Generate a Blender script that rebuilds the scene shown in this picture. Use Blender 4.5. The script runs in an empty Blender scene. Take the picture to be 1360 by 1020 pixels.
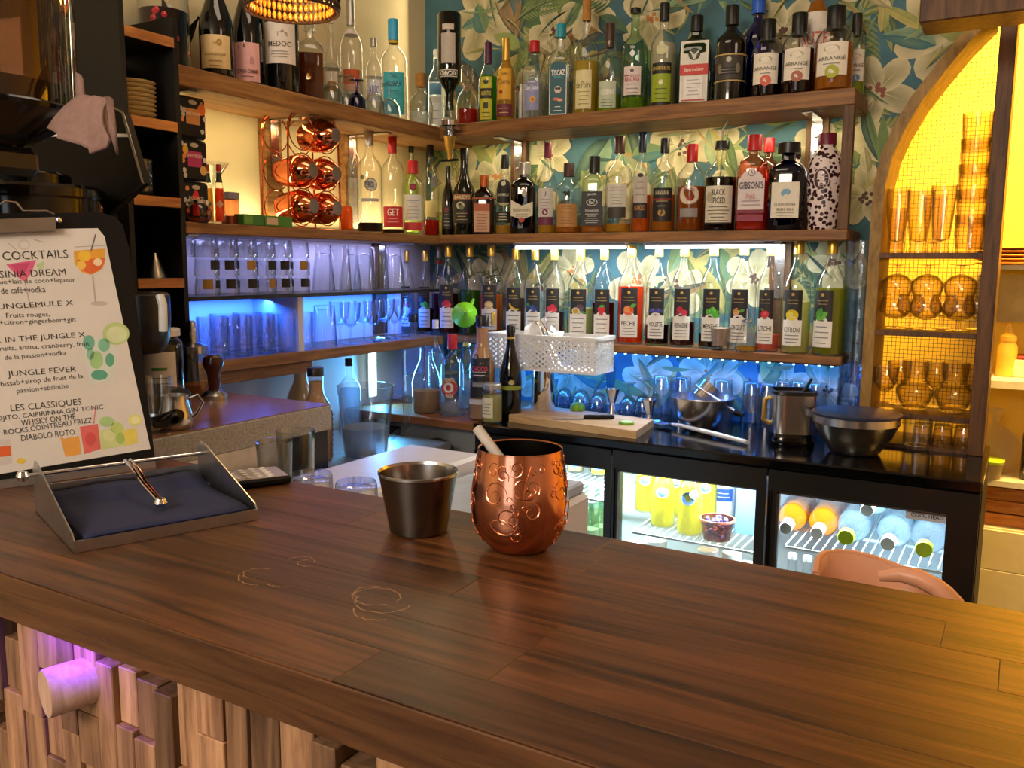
import bpy, bmesh, math, random
import numpy as np
random.seed(7)
SC = bpy.context.scene
COL = SC.collection
R = math.radians
# ---------------------------------------------------------------- camera
CAM = np.array([0.0, 0.0, 1.385]); FPX = 1149.0
_yaw, _pit, _rol = R(30.53), R(7.785), R(-0.4)
_f = np.array([-math.sin(_yaw)*math.cos(_pit), math.cos(_yaw)*math.cos(_pit), -math.sin(_pit)])
_r = np.array([math.cos(_yaw), math.sin(_yaw), 0.0]); _d = np.cross(_f, _r)
_r, _d = math.cos(_rol)*_r+math.sin(_rol)*_d, -math.sin(_rol)*_r+math.cos(_rol)*_d
def at(u, v, ax, val):
    """world point on the plane ax = val that the photograph shows at pixel (u, v)"""
    q = _f+(u-680)/FPX*_r+(v-510)/FPX*_d
    i = 'xyz'.index(ax); t = (val-CAM[i])/q[i]
    return CAM+t*q
def depth(p): return float((np.array(p)-CAM) @ _f)
cam = bpy.data.cameras.new('camera'); cam.sensor_width = 36; cam.lens = FPX/1360*36
cam.clip_start = 0.01
camo = bpy.data.objects.new('camera', cam); COL.objects.link(camo)
from mathutils import Matrix, Vector
_m = Matrix.Identity(4)
for i in range(3):
    _m[i][0] = _r[i]; _m[i][1] = -_d[i]; _m[i][2] = -_f[i]; _m[i][3] = CAM[i]
camo.matrix_world = _m
SC.camera = camo
# ---------------------------------------------------------------- view, world
SC.view_settings.view_transform = 'Standard'; SC.view_settings.look = 'None'
SC.view_settings.exposure = 0.0; SC.view_settings.gamma = 1; SC.view_settings.use_curve_mapping = False
SC.cycles.transparent_max_bounces = 40; SC.cycles.max_bounces = 10
SC.cycles.caustics_reflective = False; SC.cycles.caustics_refractive = False
SC.cycles.sample_clamp_indirect = 4.0
w = bpy.data.worlds.new('world'); SC.world = w; w.use_nodes = True
w.node_tree.nodes['Background'].inputs[0].default_value = (1.0, 0.80, 0.60, 1)
w.node_tree.nodes['Background'].inputs[1].default_value = 0.10
def light(name, kind, loc, power, col, size=(.1, .1), aim=None, rot=None):
    l = bpy.data.lights.new(name, kind); l.energy = power; l.color = col
    o = bpy.data.objects.new(name, l); COL.objects.link(o); o.location = loc
    if kind == 'AREA': l.shape = 'RECTANGLE'; l.size, l.size_y = size
    else: l.shadow_soft_size = size[0]
    if rot is not None: o.rotation_euler = tuple(R(a) for a in rot)
    elif aim is not None: o.rotation_euler = (Vector(aim)-Vector(loc)).to_track_quat('-Z', 'Y').to_euler()
    return o
WARM = (1.0, .70, .38); COOL = (.80, .92, 1.0); BLUE = (.02, .16, 1.0); PURP = (.13, .02, 1.0)
# added warm fill, no visible lamps: guests' side, above the bar, right
light('fill_guest_side', 'AREA', (-.7, -1.9, 2.45), 62, (1.0, .84, .66), (1.4, .6), (-.7, .9, .9))
light('fill_above_bar', 'AREA', (-1.0, 1.3, 2.75), 6, (1.0, .80, .58), (.9, .5), (-1.0, 1.5, 0))
light('fill_right', 'AREA', (.9, 1.2, 2.7), 5, (1.0, .84, .66), (.6, .6), (-.4, 2.4, 1.4))
# light strips under the shelves
light('strip_top_left', 'AREA', (-1.80, 1.92, 1.775), .9, (1.0, .76, .36), (.03, .95), rot=(0, 20, 0))
light('strip_mid_left_up', 'AREA', (-1.855, 1.95, 1.50), 2.2, (1.0, .80, .42), (.02, 1.1), rot=(0, 175, 0))
light('strip_top_back', 'AREA', (-1.05, 2.50, 1.78), 2.0, (1.0, .84, .50), (1.2, .03), rot=(20, 0, 0))
light('strip_mid_left', 'AREA', (-1.82, 1.95, 1.445), 1.4, (.50, .48, 1.0), (.03, .95), rot=(0, 10, 0))
light('tube_light', 'AREA', (-.95, 2.452, 1.437), 6, COOL, (.78, .02), rot=(10, 0, 0))
light('strip_low_back', 'AREA', (-1.0, 2.45, 1.112), 6, (.02, .20, 1.0), (1.15, .02), rot=(25, 0, 0))
light('strip_low_left', 'AREA', (-1.82, 1.95, 1.283), 5.0, (.03, .16, 1.0), (.03, .95), rot=(0, 10, 0))
light('strip_corner', 'AREA', (-1.84, 2.25, 1.04), 3.0, (.10, .50, 1.0), (.03, .22), (-1.4, 1.9, 1.0))
light('fridge_light', 'AREA', (-.72, 2.235, .83), 26, (.86, .96, 1.0), (1.15, .02), rot=(15, 0, 0))
light('kitchen_lamp', 'AREA', (.25, 2.95, 2.5), 115, (1.0, .60, .16), (.8, .3), (.15, 3.5, .9))
light('bar_front_strip', 'AREA', (-.755, .447, 1.036), .22, PURP, (.10, .012), rot=(-10, 0, 0))
light('strip_corner_top', 'AREA', (-1.84, 2.54, 2.2), 2.0, (1.0, .80, .45), (.03, .7), rot=(90, 0, -150))

# ---------------------------------------------------------------- helpers
def H(h, a=1.0):
    h = h.lstrip('#'); c = [int(h[i:i+2], 16)/255 for i in (0, 2, 4)]
    return tuple(x/12.92 if x <= .04045 else ((x+.055)/1.055)**2.4 for x in c)+(a,)
MATS = {}
def newmat(name):
    m = bpy.data.materials.new(name); m.use_nodes = True; MATS[name] = m
    return m, m.node_tree.nodes, m.node_tree.links, m.node_tree.nodes['Principled BSDF']
def plain(name, col, rough=.5, metal=0.0, var=.12, scale=20, bump=0, coat=0, emit=0, spec=None, stretch=(1, 1, 1)):
    """principled surface with a soft procedural variation of its colour"""
    if name in MATS: return MATS[name]
    m, N, K, b = newmat(name); c = H(col) if isinstance(col, str) else col
    b.inputs['Roughness'].default_value = rough; b.inputs['Metallic'].default_value = metal
    if coat: b.inputs['Coat Weight'].default_value = coat
    if spec is not None: b.inputs['Specular IOR Level'].default_value = spec
    tc = N.new('ShaderNodeTexCoord'); mp = N.new('ShaderNodeMapping'); mp.inputs['Scale'].default_value = stretch
    nz = N.new('ShaderNodeTexNoise'); nz.inputs['Scale'].default_value = scale; nz.inputs['Detail'].default_value = 4
    K.new(tc.outputs['Object'], mp.inputs['Vector']); K.new(mp.outputs[0], nz.inputs['Vector'])
    rp = N.new('ShaderNodeValToRGB'); rp.color_ramp.elements[0].position = .3; rp.color_ramp.elements[1].position = .7
    rp.color_ramp.elements[0].color = tuple(x*(1-var) for x in c[:3])+(1,)
    rp.color_ramp.elements[1].color = tuple(min(1, x*(1+var)) for x in c[:3])+(1,)
    K.new(nz.outputs['Fac'], rp.inputs[0]); K.new(rp.outputs[0], b.inputs['Base Color'])
    if bump:
        bp = N.new('ShaderNodeBump'); bp.inputs['Strength'].default_value = bump; bp.inputs['Distance'].default_value = .004
        K.new(nz.outputs['Fac'], bp.inputs['Height']); K.new(bp.outputs[0], b.inputs['Normal'])
    if emit:
        b.inputs['Emission Color'].default_value = c; b.inputs['Emission Strength'].default_value = emit
    return m
def wood(name, c1, c2, rough=.45, sc=(1.2, 22, 22), rand=.35, bump=.15, scale=3.0, coat=0):
    if name in MATS: return MATS[name]
    m, N, K, b = newmat(name); b.inputs['Roughness'].default_value = rough; b.inputs['Specular IOR Level'].default_value = .32
    if coat: b.inputs['Coat Weight'].default_value = coat; b.inputs['Coat Roughness'].default_value = .25
    tc = N.new('ShaderNodeTexCoord'); mp = N.new('ShaderNodeMapping'); mp.inputs['Scale'].default_value = sc
    oi = N.new('ShaderNodeObjectInfo'); ad = N.new('ShaderNodeVectorMath'); ad.operation = 'ADD'
    ml = N.new('ShaderNodeMath'); ml.operation = 'MULTIPLY'; ml.inputs[1].default_value = 37
    K.new(oi.outputs['Random'], ml.inputs[0]); K.new(tc.outputs['Object'], mp.inputs['Vector'])
    K.new(mp.outputs[0], ad.inputs[0]); K.new(ml.outputs[0], ad.inputs[1])
    nz = N.new('ShaderNodeTexNoise'); nz.inputs['Scale'].default_value = scale; nz.inputs['Detail'].default_value = 8
    nz.inputs['Roughness'].default_value = .65; nz.inputs['Distortion'].default_value = .6
    K.new(ad.outputs[0], nz.inputs['Vector'])
    rp = N.new('ShaderNodeValToRGB'); rp.color_ramp.elements[0].position = .32; rp.color_ramp.elements[1].position = .68
    rp.color_ramp.elements[0].color = H(c1); rp.color_ramp.elements[1].color = H(c2)
    K.new(nz.outputs['Fac'], rp.inputs[0])
    hs = N.new('ShaderNodeHueSaturation'); mr = N.new('ShaderNodeMapRange')
    mr.inputs['To Min'].default_value = 1-rand; mr.inputs['To Max'].default_value = 1+rand
    K.new(oi.outputs['Random'], mr.inputs['Value']); K.new(mr.outputs[0], hs.inputs['Value'])
    K.new(rp.outputs[0], hs.inputs['Color']); K.new(hs.outputs[0], b.inputs['Base Color'])
    bp = N.new('ShaderNodeBump'); bp.inputs['Strength'].default_value = bump; bp.inputs['Distance'].default_value = .001
    K.new(nz.outputs['Fac'], bp.inputs['Height']); K.new(bp.outputs[0], b.inputs['Normal'])
    return m
def glass(name, tint='#ffffff', dens=.55, refl=.85, rough=.02):
    """thin-walled glass: sees through, reflects towards its rim, absorbs more where seen edge-on"""
    if name in MATS: return MATS[name]
    m, N, K, b = newmat(name); N.remove(b); out = N['Material Output']
    lw = N.new('ShaderNodeLayerWeight'); lw.inputs['Blend'].default_value = .5
    p2 = N.new('ShaderNodeMath'); p2.operation = 'POWER'; p2.inputs[1].default_value = 2.5
    p4 = N.new('ShaderNodeMath'); p4.operation = 'POWER'; p4.inputs[1].default_value = 3.0
    K.new(lw.outputs['Facing'], p2.inputs[0]); K.new(lw.outputs['Facing'], p4.inputs[0])
    mx = N.new('ShaderNodeMix'); mx.data_type = 'RGBA'; c = H(tint) if isinstance(tint, str) else tint
    mx.inputs['A'].default_value = c; mx.inputs['B'].default_value = tuple(x*(1-dens) for x in c[:3])+(1,)
    K.new(p2.outputs[0], mx.inputs['Factor'])
    tr = N.new('ShaderNodeBsdfTransparent'); gl = N.new('ShaderNodeBsdfGlossy'); gl.inputs['Roughness'].default_value = rough
    gl.inputs['Color'].default_value = (.95, .97, 1, 1)
    K.new(mx.outputs['Result'], tr.inputs['Color'])
    mr = N.new('ShaderNodeMapRange'); mr.inputs['To Min'].default_value = .06; mr.inputs['To Max'].default_value = refl
    K.new(p4.outputs[0], mr.inputs['Value'])
    ms = N.new('ShaderNodeMixShader'); K.new(mr.outputs[0], ms.inputs[0]); K.new(tr.outputs[0], ms.inputs[1]); K.new(gl.outputs[0], ms.inputs[2])
    K.new(ms.outputs[0], out.inputs['Surface'])
    return m
def liquid(name, col, clear=.45):
    """coloured drink: part of the light goes straight through, part is scattered inside"""
    if name in MATS: return MATS[name]
    m, N, K, b = newmat(name); N.remove(b); out = N['Material Output']; c = H(col)
    tr = N.new('ShaderNodeBsdfTransparent'); tr.inputs['Color'].default_value = tuple(x**.6 for x in c[:3])+(1,)
    tl = N.new('ShaderNodeBsdfTranslucent'); tl.inputs['Color'].default_value = c
    df = N.new('ShaderNodeBsdfDiffuse'); df.inputs['Color'].default_value = c
    m1 = N.new('ShaderNodeMixShader'); m1.inputs[0].default_value = .5
    K.new(tl.outputs[0], m1.inputs[1]); K.new(df.outputs[0], m1.inputs[2])
    m2 = N.new('ShaderNodeMixShader'); m2.inputs[0].default_value = clear
    K.new(m1.outputs[0], m2.inputs[1]); K.new(tr.outputs[0], m2.inputs[2]); K.new(m2.outputs[0], out.inputs['Surface'])
    return m
def glow(name, col, strength):
    if name in MATS: return MATS[name]
    m, N, K, b = newmat(name); c = H(col); b.inputs['Base Color'].default_value = c
    b.inputs['Emission Color'].default_value = c; b.inputs['Emission Strength'].default_value = strength
    return m
def M(name, *a, **k): return MATS[name] if name in MATS else plain(name, *a, **k)
def ink(col):
    """flat print colour, one material per colour"""
    return plain('ink_'+col.lstrip('#'), col, .55, var=.06, scale=60)

def tag(o, label=None, cat=None, group=None, kind=None):
    if label: o['label'] = label
    if cat: o['category'] = cat
    if group: o['group'] = group
    if kind: o['kind'] = kind
    return o
def thing(name, label, cat, loc=(0, 0, 0), rz=0, group=None):
    o = bpy.data.objects.new(name, None); COL.objects.link(o)
    o.empty_display_size = .02; o.location = tuple(float(x) for x in loc); o.rotation_euler = (0, 0, rz)
    return tag(o, label, cat, group)
def mk(name, vf, mat, parent=None, smooth=None, loc=None, rot=None, world=False, sharp=40):
    """link one mesh object; world=True: vertices are world coordinates under an unrotated parent"""
    if isinstance(vf, bpy.types.Mesh): me = vf
    else:
        me = bpy.data.meshes.new(name); me.from_pydata([tuple(map(float, v)) for v in vf[0]], [], vf[1]); me.update()
        if smooth:
            me.polygons.foreach_set('use_smooth', [True]*len(me.polygons)); me.set_sharp_from_angle(angle=R(sharp))
        if mat is not None: me.materials.append(mat)
    o = bpy.data.objects.new(name, me); COL.objects.link(o)
    if parent is not None: o.parent = parent
    if world:
        off = Vector((0, 0, 0)); p = parent
        while p is not None: off += p.location; p = p.parent
        o.location = -off
    if loc is not None: o.location = tuple(map(float, loc))
    if rot is not None: o.rotation_euler = rot
    return o
def copy_tree(o, parent=None):
    c = o.copy(); COL.objects.link(c); c.parent = parent
    for ch in o.children: copy_tree(ch, c)
    return c
def J(*vfs):
    V, F = [], []
    for v, f in vfs:
        n = len(V); V += list(v); F += [tuple(i+n for i in q) for q in f]
    return V, F
def boxv(x0, x1, y0, y1, z0, z1, bev=0):
    if not bev:
        V = [(x, y, z) for z in (z0, z1) for y in (y0, y1) for x in (x0, x1)]
        return V, [(0, 2, 3, 1), (4, 5, 7, 6), (0, 1, 5, 4), (2, 6, 7, 3), (0, 4, 6, 2), (1, 3, 7, 5)]
    bm = bmesh.new(); bmesh.ops.create_cube(bm, size=1)
    for v in bm.verts: v.co = ((x0+x1)/2+v.co.x*(x1-x0), (y0+y1)/2+v.co.y*(y1-y0), (z0+z1)/2+v.co.z*(z1-z0))
    bmesh.ops.bevel(bm, geom=bm.edges[:], offset=bev, segments=1, affect='EDGES')
    bm.verts.index_update()
    r = [tuple(v.co) for v in bm.verts], [tuple(v.index for v in f.verts) for f in bm.faces]; bm.free(); return r
def box(name, x0, x1, y0, y1, z0, z1, mat, parent=None, bev=0, world=True):
    return mk(name, boxv(x0, x1, y0, y1, z0, z1, bev), mat, parent, world=world and parent is not None)
def shp(t, sx=1, sy=1, n=2):
    c, s = math.cos(t), math.sin(t)
    k = (abs(c)**n+abs(s)**n)**(-1/n) if n != 2 else 1
    return c*k*sx, s*k*sy
def rev(prof, seg=20, sx=1, sy=1, n=2, cx=0, cy=0):
    V, F, rings = [], [], []
    for r, z in prof:
        if r <= 1e-6: rings.append([len(V)]); V.append((cx, cy, z))
        else:
            a = len(V); rings.append(list(range(a, a+seg)))
            for i in range(seg):
                x, y = shp(2*math.pi*(i+.5)/seg, sx, sy, n); V.append((cx+x*r, cy+y*r, z))
    for A, B in zip(rings, rings[1:]):
        if len(A) == 1 and len(B) == 1: continue
        for i in range(seg):
            j = (i+1) % seg
            if len(A) == 1: F.append((A[0], B[j], B[i]))
            elif len(B) == 1: F.append((A[i], A[j], B[0]))
            else: F.append((A[i], A[j], B[j], B[i]))
    return V, F
def tube(pts, r, seg=8, closed=False):
    P = [Vector(tuple(map(float, p))) for p in pts]; n = len(P); V, F = [], []
    rr = r if isinstance(r, (list, tuple)) else [r]*n
    up = None
    for i, p in enumerate(P):
        a = P[(i-1) % n] if closed or i else P[i]; b = P[(i+1) % n] if closed or i < n-1 else P[i]
        t = (b-a).normalized()
        if up is None: up = t.orthogonal().normalized()
        up = (up-t*up.dot(t)); up = up.normalized() if up.length > 1e-6 else t.orthogonal().normalized()
        s = t.cross(up)
        for k in range(seg):
            q = 2*math.pi*k/seg; V.append(tuple(p+(up*math.cos(q)+s*math.sin(q))*rr[i]))
    for i in range(n if closed else n-1):
        j = (i+1) % n
        for k in range(seg):
            l = (k+1) % seg; F.append((i*seg+k, i*seg+l, j*seg+l, j*seg+k))
    if not closed: F += [tuple(range(seg))[::-1], tuple((n-1)*seg+k for k in range(seg))]
    return V, F
def arc(c, r, a0, a1, n, ax=(1, 0, 0), ay=(0, 0, 1)):
    c, ax, ay = Vector(c), Vector(ax), Vector(ay)
    return [c+ax*(r*math.cos(R(a0+(a1-a0)*i/(n-1))))+ay*(r*math.sin(R(a0+(a1-a0)*i/(n-1)))) for i in range(n)]
def prism(pts, off):
    """extrude a 3D polygon by a vector"""
    n = len(pts); V = [tuple(map(float, p)) for p in pts]+[tuple(float(a+b) for a, b in zip(p, off)) for p in pts]
    return V, [tuple(range(n))[::-1], tuple(range(n, 2*n))]+[(i, (i+1) % n, n+(i+1) % n, n+i) for i in range(n)]
def xf(vf, mat4):
    return [tuple(mat4 @ Vector(v)) for v in vf[0]], vf[1]
_txt = {}
def text2d(s, w=None, h=None, bold=0.0):
    """flat letters as 2D mesh, centred; h = height of the text block, w = its width (either may be left out)"""
    k = (s, bold)
    if k not in _txt:
        cu = bpy.data.curves.new('t', 'FONT'); cu.body = s; cu.resolution_u = 2; cu.offset = bold
        o = bpy.data.objects.new('t', cu); me = bpy.data.meshes.new_from_object(o)
        V = np.array([v.co[:2] for v in me.vertices]); F = [tuple(p.vertices) for p in me.polygons]
        bpy.data.objects.remove(o); bpy.data.curves.remove(cu); bpy.data.meshes.remove(me)
        lo, hi = V.min(0), V.max(0); _txt[k] = ((V-(lo+hi)/2), F, hi-lo)
    V, F, sz = _txt[k]
    sy = h/sz[1] if h else w/sz[0]; sx = w/sz[0] if w else sy
    return V*np.array([sx, sy]), F
def disc2d(cx, cz, rx, rz, n=16):
    V = [(cx+rx*math.cos(2*math.pi*i/n), cz+rz*math.sin(2*math.pi*i/n)) for i in range(n)]
    return np.array(V), [tuple(range(n))]
def rect2d(x0, x1, z0, z1, k=1):
    V = [(x0+(x1-x0)*i/k, z) for z in (z0, z1) for i in range(k+1)]
    return np.array(V), [(i, i+1, k+2+i, k+1+i) for i in range(k)]
# ================================================================ materials
wood('oak', '#6a4526', '#a87a48', .5, (20, 1.5, 22), .12)
wood('oak_x', '#5e3c20', '#a07040', .5, (1.5, 22, 22), .12)
wood('bar_stave', '#241207', '#6c4122', .40, (1.4, 26, 26), .30, .3, coat=.06)
wood('bar_edge', '#3a2213', '#6b4629', .5, (1.5, 24, 24), .12, .3)
wood('patch', '#684836', '#b48a66', .5, (22, 22, 2.0), .55, .3)
wood('post_wood', '#3a2412', '#744e2a', .5, (22, 22, 2.0), .15)
wood('arch_wood', '#6f5224', '#a88440', .5, (12, 12, 4), .1)
plain('plaster', '#dccda4', .8, var=.05, scale=7, bump=.9)
plain('white_wall', '#d9dbe6', .6, var=.04, scale=6)
plain('kitchen_paint', '#f2ca48', .6, var=.05, scale=3)
plain('room_paint', '#a58c74', .8, var=.1, scale=2)
plain('room_light', '#d8c8b4', .8, var=.06, scale=2)
plain('floor_stone', '#4a423c', .6, var=.25, scale=6)
plain('black_matt', '#090808', .5, var=.2, spec=.25)
plain('black_gloss', '#060607', .12, var=.2)
plain('black_satin', '#14120f', .32, var=.2)
plain('steel', '#b9bbbf', .22, 1.0, .06, 40)
plain('steel_dark', '#7d7772', .26, 1.0, .08, 40)
plain('steel_brush', '#d2cfca', .25, 1.0, .15, 12, stretch=(60, 60, 1))
plain('chrome', '#e6e8ec', .07, 1.0, .03)
plain('zinc', '#c7c9cc', .35, .9, .10, 30)
glass('clear'); glass('clear_heavy', '#f8fafb', .5, .95); glass('niche_glass', '#f6f1e4', .72, .95)
glow('tube_white', '#f4fbff', 9.0); glow('led_blue', '#9fd4ff', 12.0); glow('led_cyan', '#bfe9ff', 7.0)
# ================================================================ the room
ARCH = [(-.361, 0), (-.361, 1.50), (-.359, 1.60), (-.345, 1.68), (-.320, 1.745), (-.282, 1.815), (-.235, 1.88), (-.185, 1.945), (-.13, 2.005), (-.06, 2.06), (.0, 2.085)]
wp = [(-1.9, 0)]+ARCH+[(.5, 2.085), (.5, 2.8), (-1.9, 2.8)]
plain('wallpaper_ground', '#426b76', .75, var=.3, scale=9)
wall_back = tag(mk('wall_back', prism([(x, 2.6, z) for x, z in wp], (0, .1, 0)), M('wallpaper_ground')), kind='structure')
wl = tag(mk('wall_left', boxv(-2.0, -1.9, -2.5, 2.7, 0, 2.8), M('plaster')), kind='structure')
tag(mk('floor', boxv(-2.0, 2.4, -2.6, 4.3, -.1, 0), M('floor_stone')), kind='structure')
tag(mk('ceiling', boxv(-2.0, 2.4, -2.6, 4.3, 2.8, 2.9), M('room_light')), kind='structure')
tag(mk('wall_front', boxv(-2.0, 2.4, -2.6, -2.5, 0, 2.8), M('room_light')), kind='structure')
tag(mk('wall_right', boxv(2.3, 2.4, -2.5, 4.2, 0, 2.8), M('room_light')), kind='structure')
tag(mk('wall_kitchen', boxv(-1.4, 2.3, 3.55, 3.65, 0, 2.8), M('kitchen_paint')), kind='structure')
tag(mk('wall_kitchen_side', boxv(-1.5, -1.4, 2.7, 3.65, 0, 2.8), M('kitchen_paint')), kind='structure')
# shop window behind the guests: the light the metal cups mirror
win = tag(mk('window_1', J(boxv(-.9, -.85, -2.5, -2.46, .7, 2.4), boxv(.35, .40, -2.5, -2.46, .7, 2.4), boxv(-.85, .35, -2.5, -2.46, .7, .75), boxv(-.85, .35, -2.5, -2.46, 2.35, 2.4), boxv(-.27, -.23, -2.5, -2.46, .75, 2.35)), M('tower_wood', '#2a2018', .5)), kind='structure')
glow('dusk_glass', '#dfe8f2', 2.2)
for x0, x1 in ((-.85, -.27), (-.23, .35)): mk('pane', boxv(x0, x1, -2.495, -2.488, .75, 2.35), M('dusk_glass'), win)
# white panel below the left shelves
tag(mk('trim_1', boxv(-1.9, -1.885, 1.36, 2.6, .6, 1.455), M('white_wall')), kind='structure')
# ---------------------------------------------------------------- printed flowers and leaves of the wallpaper (flat print)
def wallpaper():
    V, F, C = [], [], []; rnd = random.Random(11); lay = [0]
    def inside(x, z):
        if z < .93 or z > 2.45 or x < -1.895: return False
        if x > .30: return False
        if z < 2.10:
            lim = np.interp(z, [p[1] for p in ARCH], [p[0] for p in ARCH])
            return x < lim-.004
        return True
    def poly(rim, cen, crim, ccen):
        if not all(inside(*p) for p in rim): 
            rim = [p for p in rim if inside(*p)]
            if len(rim) < 3 or not inside(*cen): return
        lay[0] += 1; y = 2.5996-.0015*(lay[0]/1800.)
        a = len(V); n = len(rim); V.append((cen[0], y, cen[1])); C.append(ccen)
        for i, p in enumerate(rim):
            V.append((p[0], y, p[1])); k = rnd.uniform(.88, 1.1); C.append(tuple(c*k for c in (crim[i % len(crim)] if isinstance(crim, list) else crim)))
        for i in range(n-1 if len(rim) < 5 else n): F.append((a, a+1+i, a+1+(i+1) % n))
    def leaf(x, z, ang, L, W, c1, c2, n=7, bend=.0):
        ca, sa = math.cos(ang), math.sin(ang); left, right, mid = [], [], []
        for i in range(n+1):
            t = i/n; wd = W*math.sin(math.pi*t**.8)**.8*.5; off = bend*L*t*t
            px, pz = t*L, off
            for lst, s in ((left, 1), (right, -1)):
                lst.append((x+ca*px-sa*(pz+s*wd), z+sa*px+ca*(pz+s*wd)))
            mid.append((x+ca*px-sa*pz, z+sa*px+ca*pz))
        c = tuple((a+b)/2 for a, b in zip(c1, c2))
        poly(left+mid[::-1][1:-1], ((left[3][0]+mid[3][0])/2, (left[3][1]+mid[3][1])/2), c1, c)
        poly(right+mid[::-1][1:-1], ((right[3][0]+mid[3][0])/2, (right[3][1]+mid[3][1])/2), c2, c)
    def frond(x, z, ang, L, c1, c2, n=11, wid=.30):
        for i in range(n):
            t = .12+.88*i/n; px, pz = x+math.cos(ang)*L*t, z+math.sin(ang)*L*t
            for s in (-1, 1): leaf(px, pz, ang+s*R(52-25*t), L*wid*(1.15-t*.7), L*.05, c1, c2, 4, s*-.15)
    def flower(x, z, r, a0, c1, c2, cc, n=5):
        for i in range(n):
            a = a0+2*math.pi*i/n+rnd.uniform(-.15, .15); rr = r*rnd.uniform(.8, 1.1)
            rim = []
            for k in range(14):
                t = 2*math.pi*k/14; px = rr*(.55+.50*math.cos(t)); pz = rr*.40*math.sin(t)*(1+.15*math.cos(2*t))
                rim.append((x+math.cos(a)*px-math.sin(a)*pz, z+math.sin(a)*px+math.cos(a)*pz))
            col = [c1 if 3 < (k+3) % 14 < 11 else c2 for k in range(14)]
            poly(rim, (x+math.cos(a)*rr*.3, z+math.sin(a)*rr*.3), [c1]*14, c2)
            leaf(x, z, a, rr*.7, rr*.05, c2, c1, 4)
        for k in range(9):
            a = rnd.uniform(0, 6.28); d = rnd.uniform(0, .2)*r
            rim = [(x+math.cos(a)*d+r*.06*math.cos(t*1.05), z+math.sin(a)*d+r*.06*math.sin(t*1.05)) for t in range(6)]
            poly(rim, (x+math.cos(a)*d, z+math.sin(a)*d), cc, cc)
    g = [H(c)[:3] for c in ('#33504a', '#4c6a44', '#6f8450', '#8d9a5a', '#3a6a70', '#b7a860', '#2b4750', '#7f9a78', '#a5804a')]
    cream, sh, pinkb, dk = H('#cdc39c')[:3], H('#8d8860')[:3], H('#8e5440')[:3], H('#5a3a34')[:3]
    for i in range(230):
        x, z = rnd.uniform(-1.88, .3), rnd.uniform(.94, 2.42)
        leaf(x, z, rnd.uniform(0, 6.28), rnd.uniform(.12, .26), rnd.uniform(.045, .10), rnd.choice(g), rnd.choice(g), 7, rnd.uniform(-.2, .2))
    for i in range(34):
        x, z = rnd.uniform(-1.88, .2), rnd.uniform(.94, 2.4)
        frond(x, z, rnd.uniform(0, 6.28), rnd.uniform(.2, .34), rnd.choice(g[1:4]+g[5:6]), rnd.choice(g[:4]))
    for u, v, a, l in ((790, 95, 150, .3), (1130, 40, 60, .3), (1010, 180, 170, .32), (1190, 150, 15, .32), (1150, 30, 110, .25), (720, 220, 60, .25), (900, 60, 100, .26), (1240, 140, 190, .26)):
        p = at(u, v, 'y', 2.6); frond(p[0], p[2], R(a), l, H('#a9a368')[:3], H('#5f7a4c')[:3], 13)
    fl = [(640, 25, .17), (735, 45, .12), (612, 245, .17), (905, 195, .15), (1165, 120, .15), (1262, 35, .19), (730, 205, .13), (1195, 205, .17), (1150, 262, .13), (865, 25, .15),
          (690, 120, .10), (1040, 40, .15), (780, 10, .14), (660, 235, .13), (830, 250, .13), (985, 250, .14), (1090, 200, .12), (960, 160, .1), (650, 370, .12), (720, 385, .13), (850, 375, .15),
          (900, 380, .13), (1000, 370, .12), (760, 360, .12), (1110, 350, .12), (690, 520, .13), (800, 530, .13), (860, 500, .12), (940, 500, .14), (1040, 510, .12), (760, 490, .12), (1100, 520, .12), (590, 400, .12)]
    for u, v, r in fl:
        p = at(u, v, 'y', 2.6); flower(p[0], p[2], r*.74, rnd.uniform(0, 6.28), cream, sh, rnd.choice((pinkb, dk, H('#b5763a')[:3])), rnd.choice((5, 5, 6)))
    for i in range(110):
        x, z = rnd.uniform(-1.88, .3), rnd.uniform(.94, 2.42)
        leaf(x, z, rnd.uniform(0, 6.28), rnd.uniform(.09, .2), rnd.uniform(.03, .07), rnd.choice(g), rnd.choice(g), 7, rnd.uniform(-.3, .3))
    for i in range(10):
        frond(rnd.uniform(-1.8, .2), rnd.uniform(.96, 2.4), rnd.uniform(0, 6.28), rnd.uniform(.16, .26), rnd.choice(g[1:4]+g[5:6]), rnd.choice(g[:4]))
    for i in range(260):
        x, z = rnd.uniform(-1.88, .28), rnd.uniform(.94, 2.42)
        leaf(x, z, rnd.uniform(0, 6.28), rnd.uniform(.06, .16), rnd.uniform(.006, .016), rnd.choice(g), rnd.choice(g), 5, rnd.uniform(-.4, .4))
    for i in range(40):
        x, z = rnd.uniform(-1.88, .25), rnd.uniform(.94, 2.42)
        leaf(x, z, rnd.uniform(0, 6.28), rnd.uniform(.06, .10), rnd.uniform(.03, .05), cream, sh, 6)
    me = bpy.data.meshes.new('wallpaper_print'); me.from_pydata(V, [], F); me.update()
    ca = me.color_attributes.new('print', 'FLOAT_COLOR', 'POINT'); ca.data.foreach_set('color', [x for c in C for x in (*c, 1)])
    m, N, K, b = newmat('wallpaper_ink'); b.inputs['Roughness'].default_value = .75
    at_ = N.new('ShaderNodeAttribute'); at_.attribute_name = 'print'
    nz = N.new('ShaderNodeTexNoise'); nz.inputs['Scale'].default_value = 45
    hs = N.new('ShaderNodeHueSaturation'); mr = N.new('ShaderNodeMapRange'); mr.inputs['To Min'].default_value = .7; mr.inputs['To Max'].default_value = 1.3
    K.new(nz.outputs['Fac'], mr.inputs['Value']); K.new(mr.outputs[0], hs.inputs['Value']); K.new(at_.outputs['Color'], hs.inputs['Color'])
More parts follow.
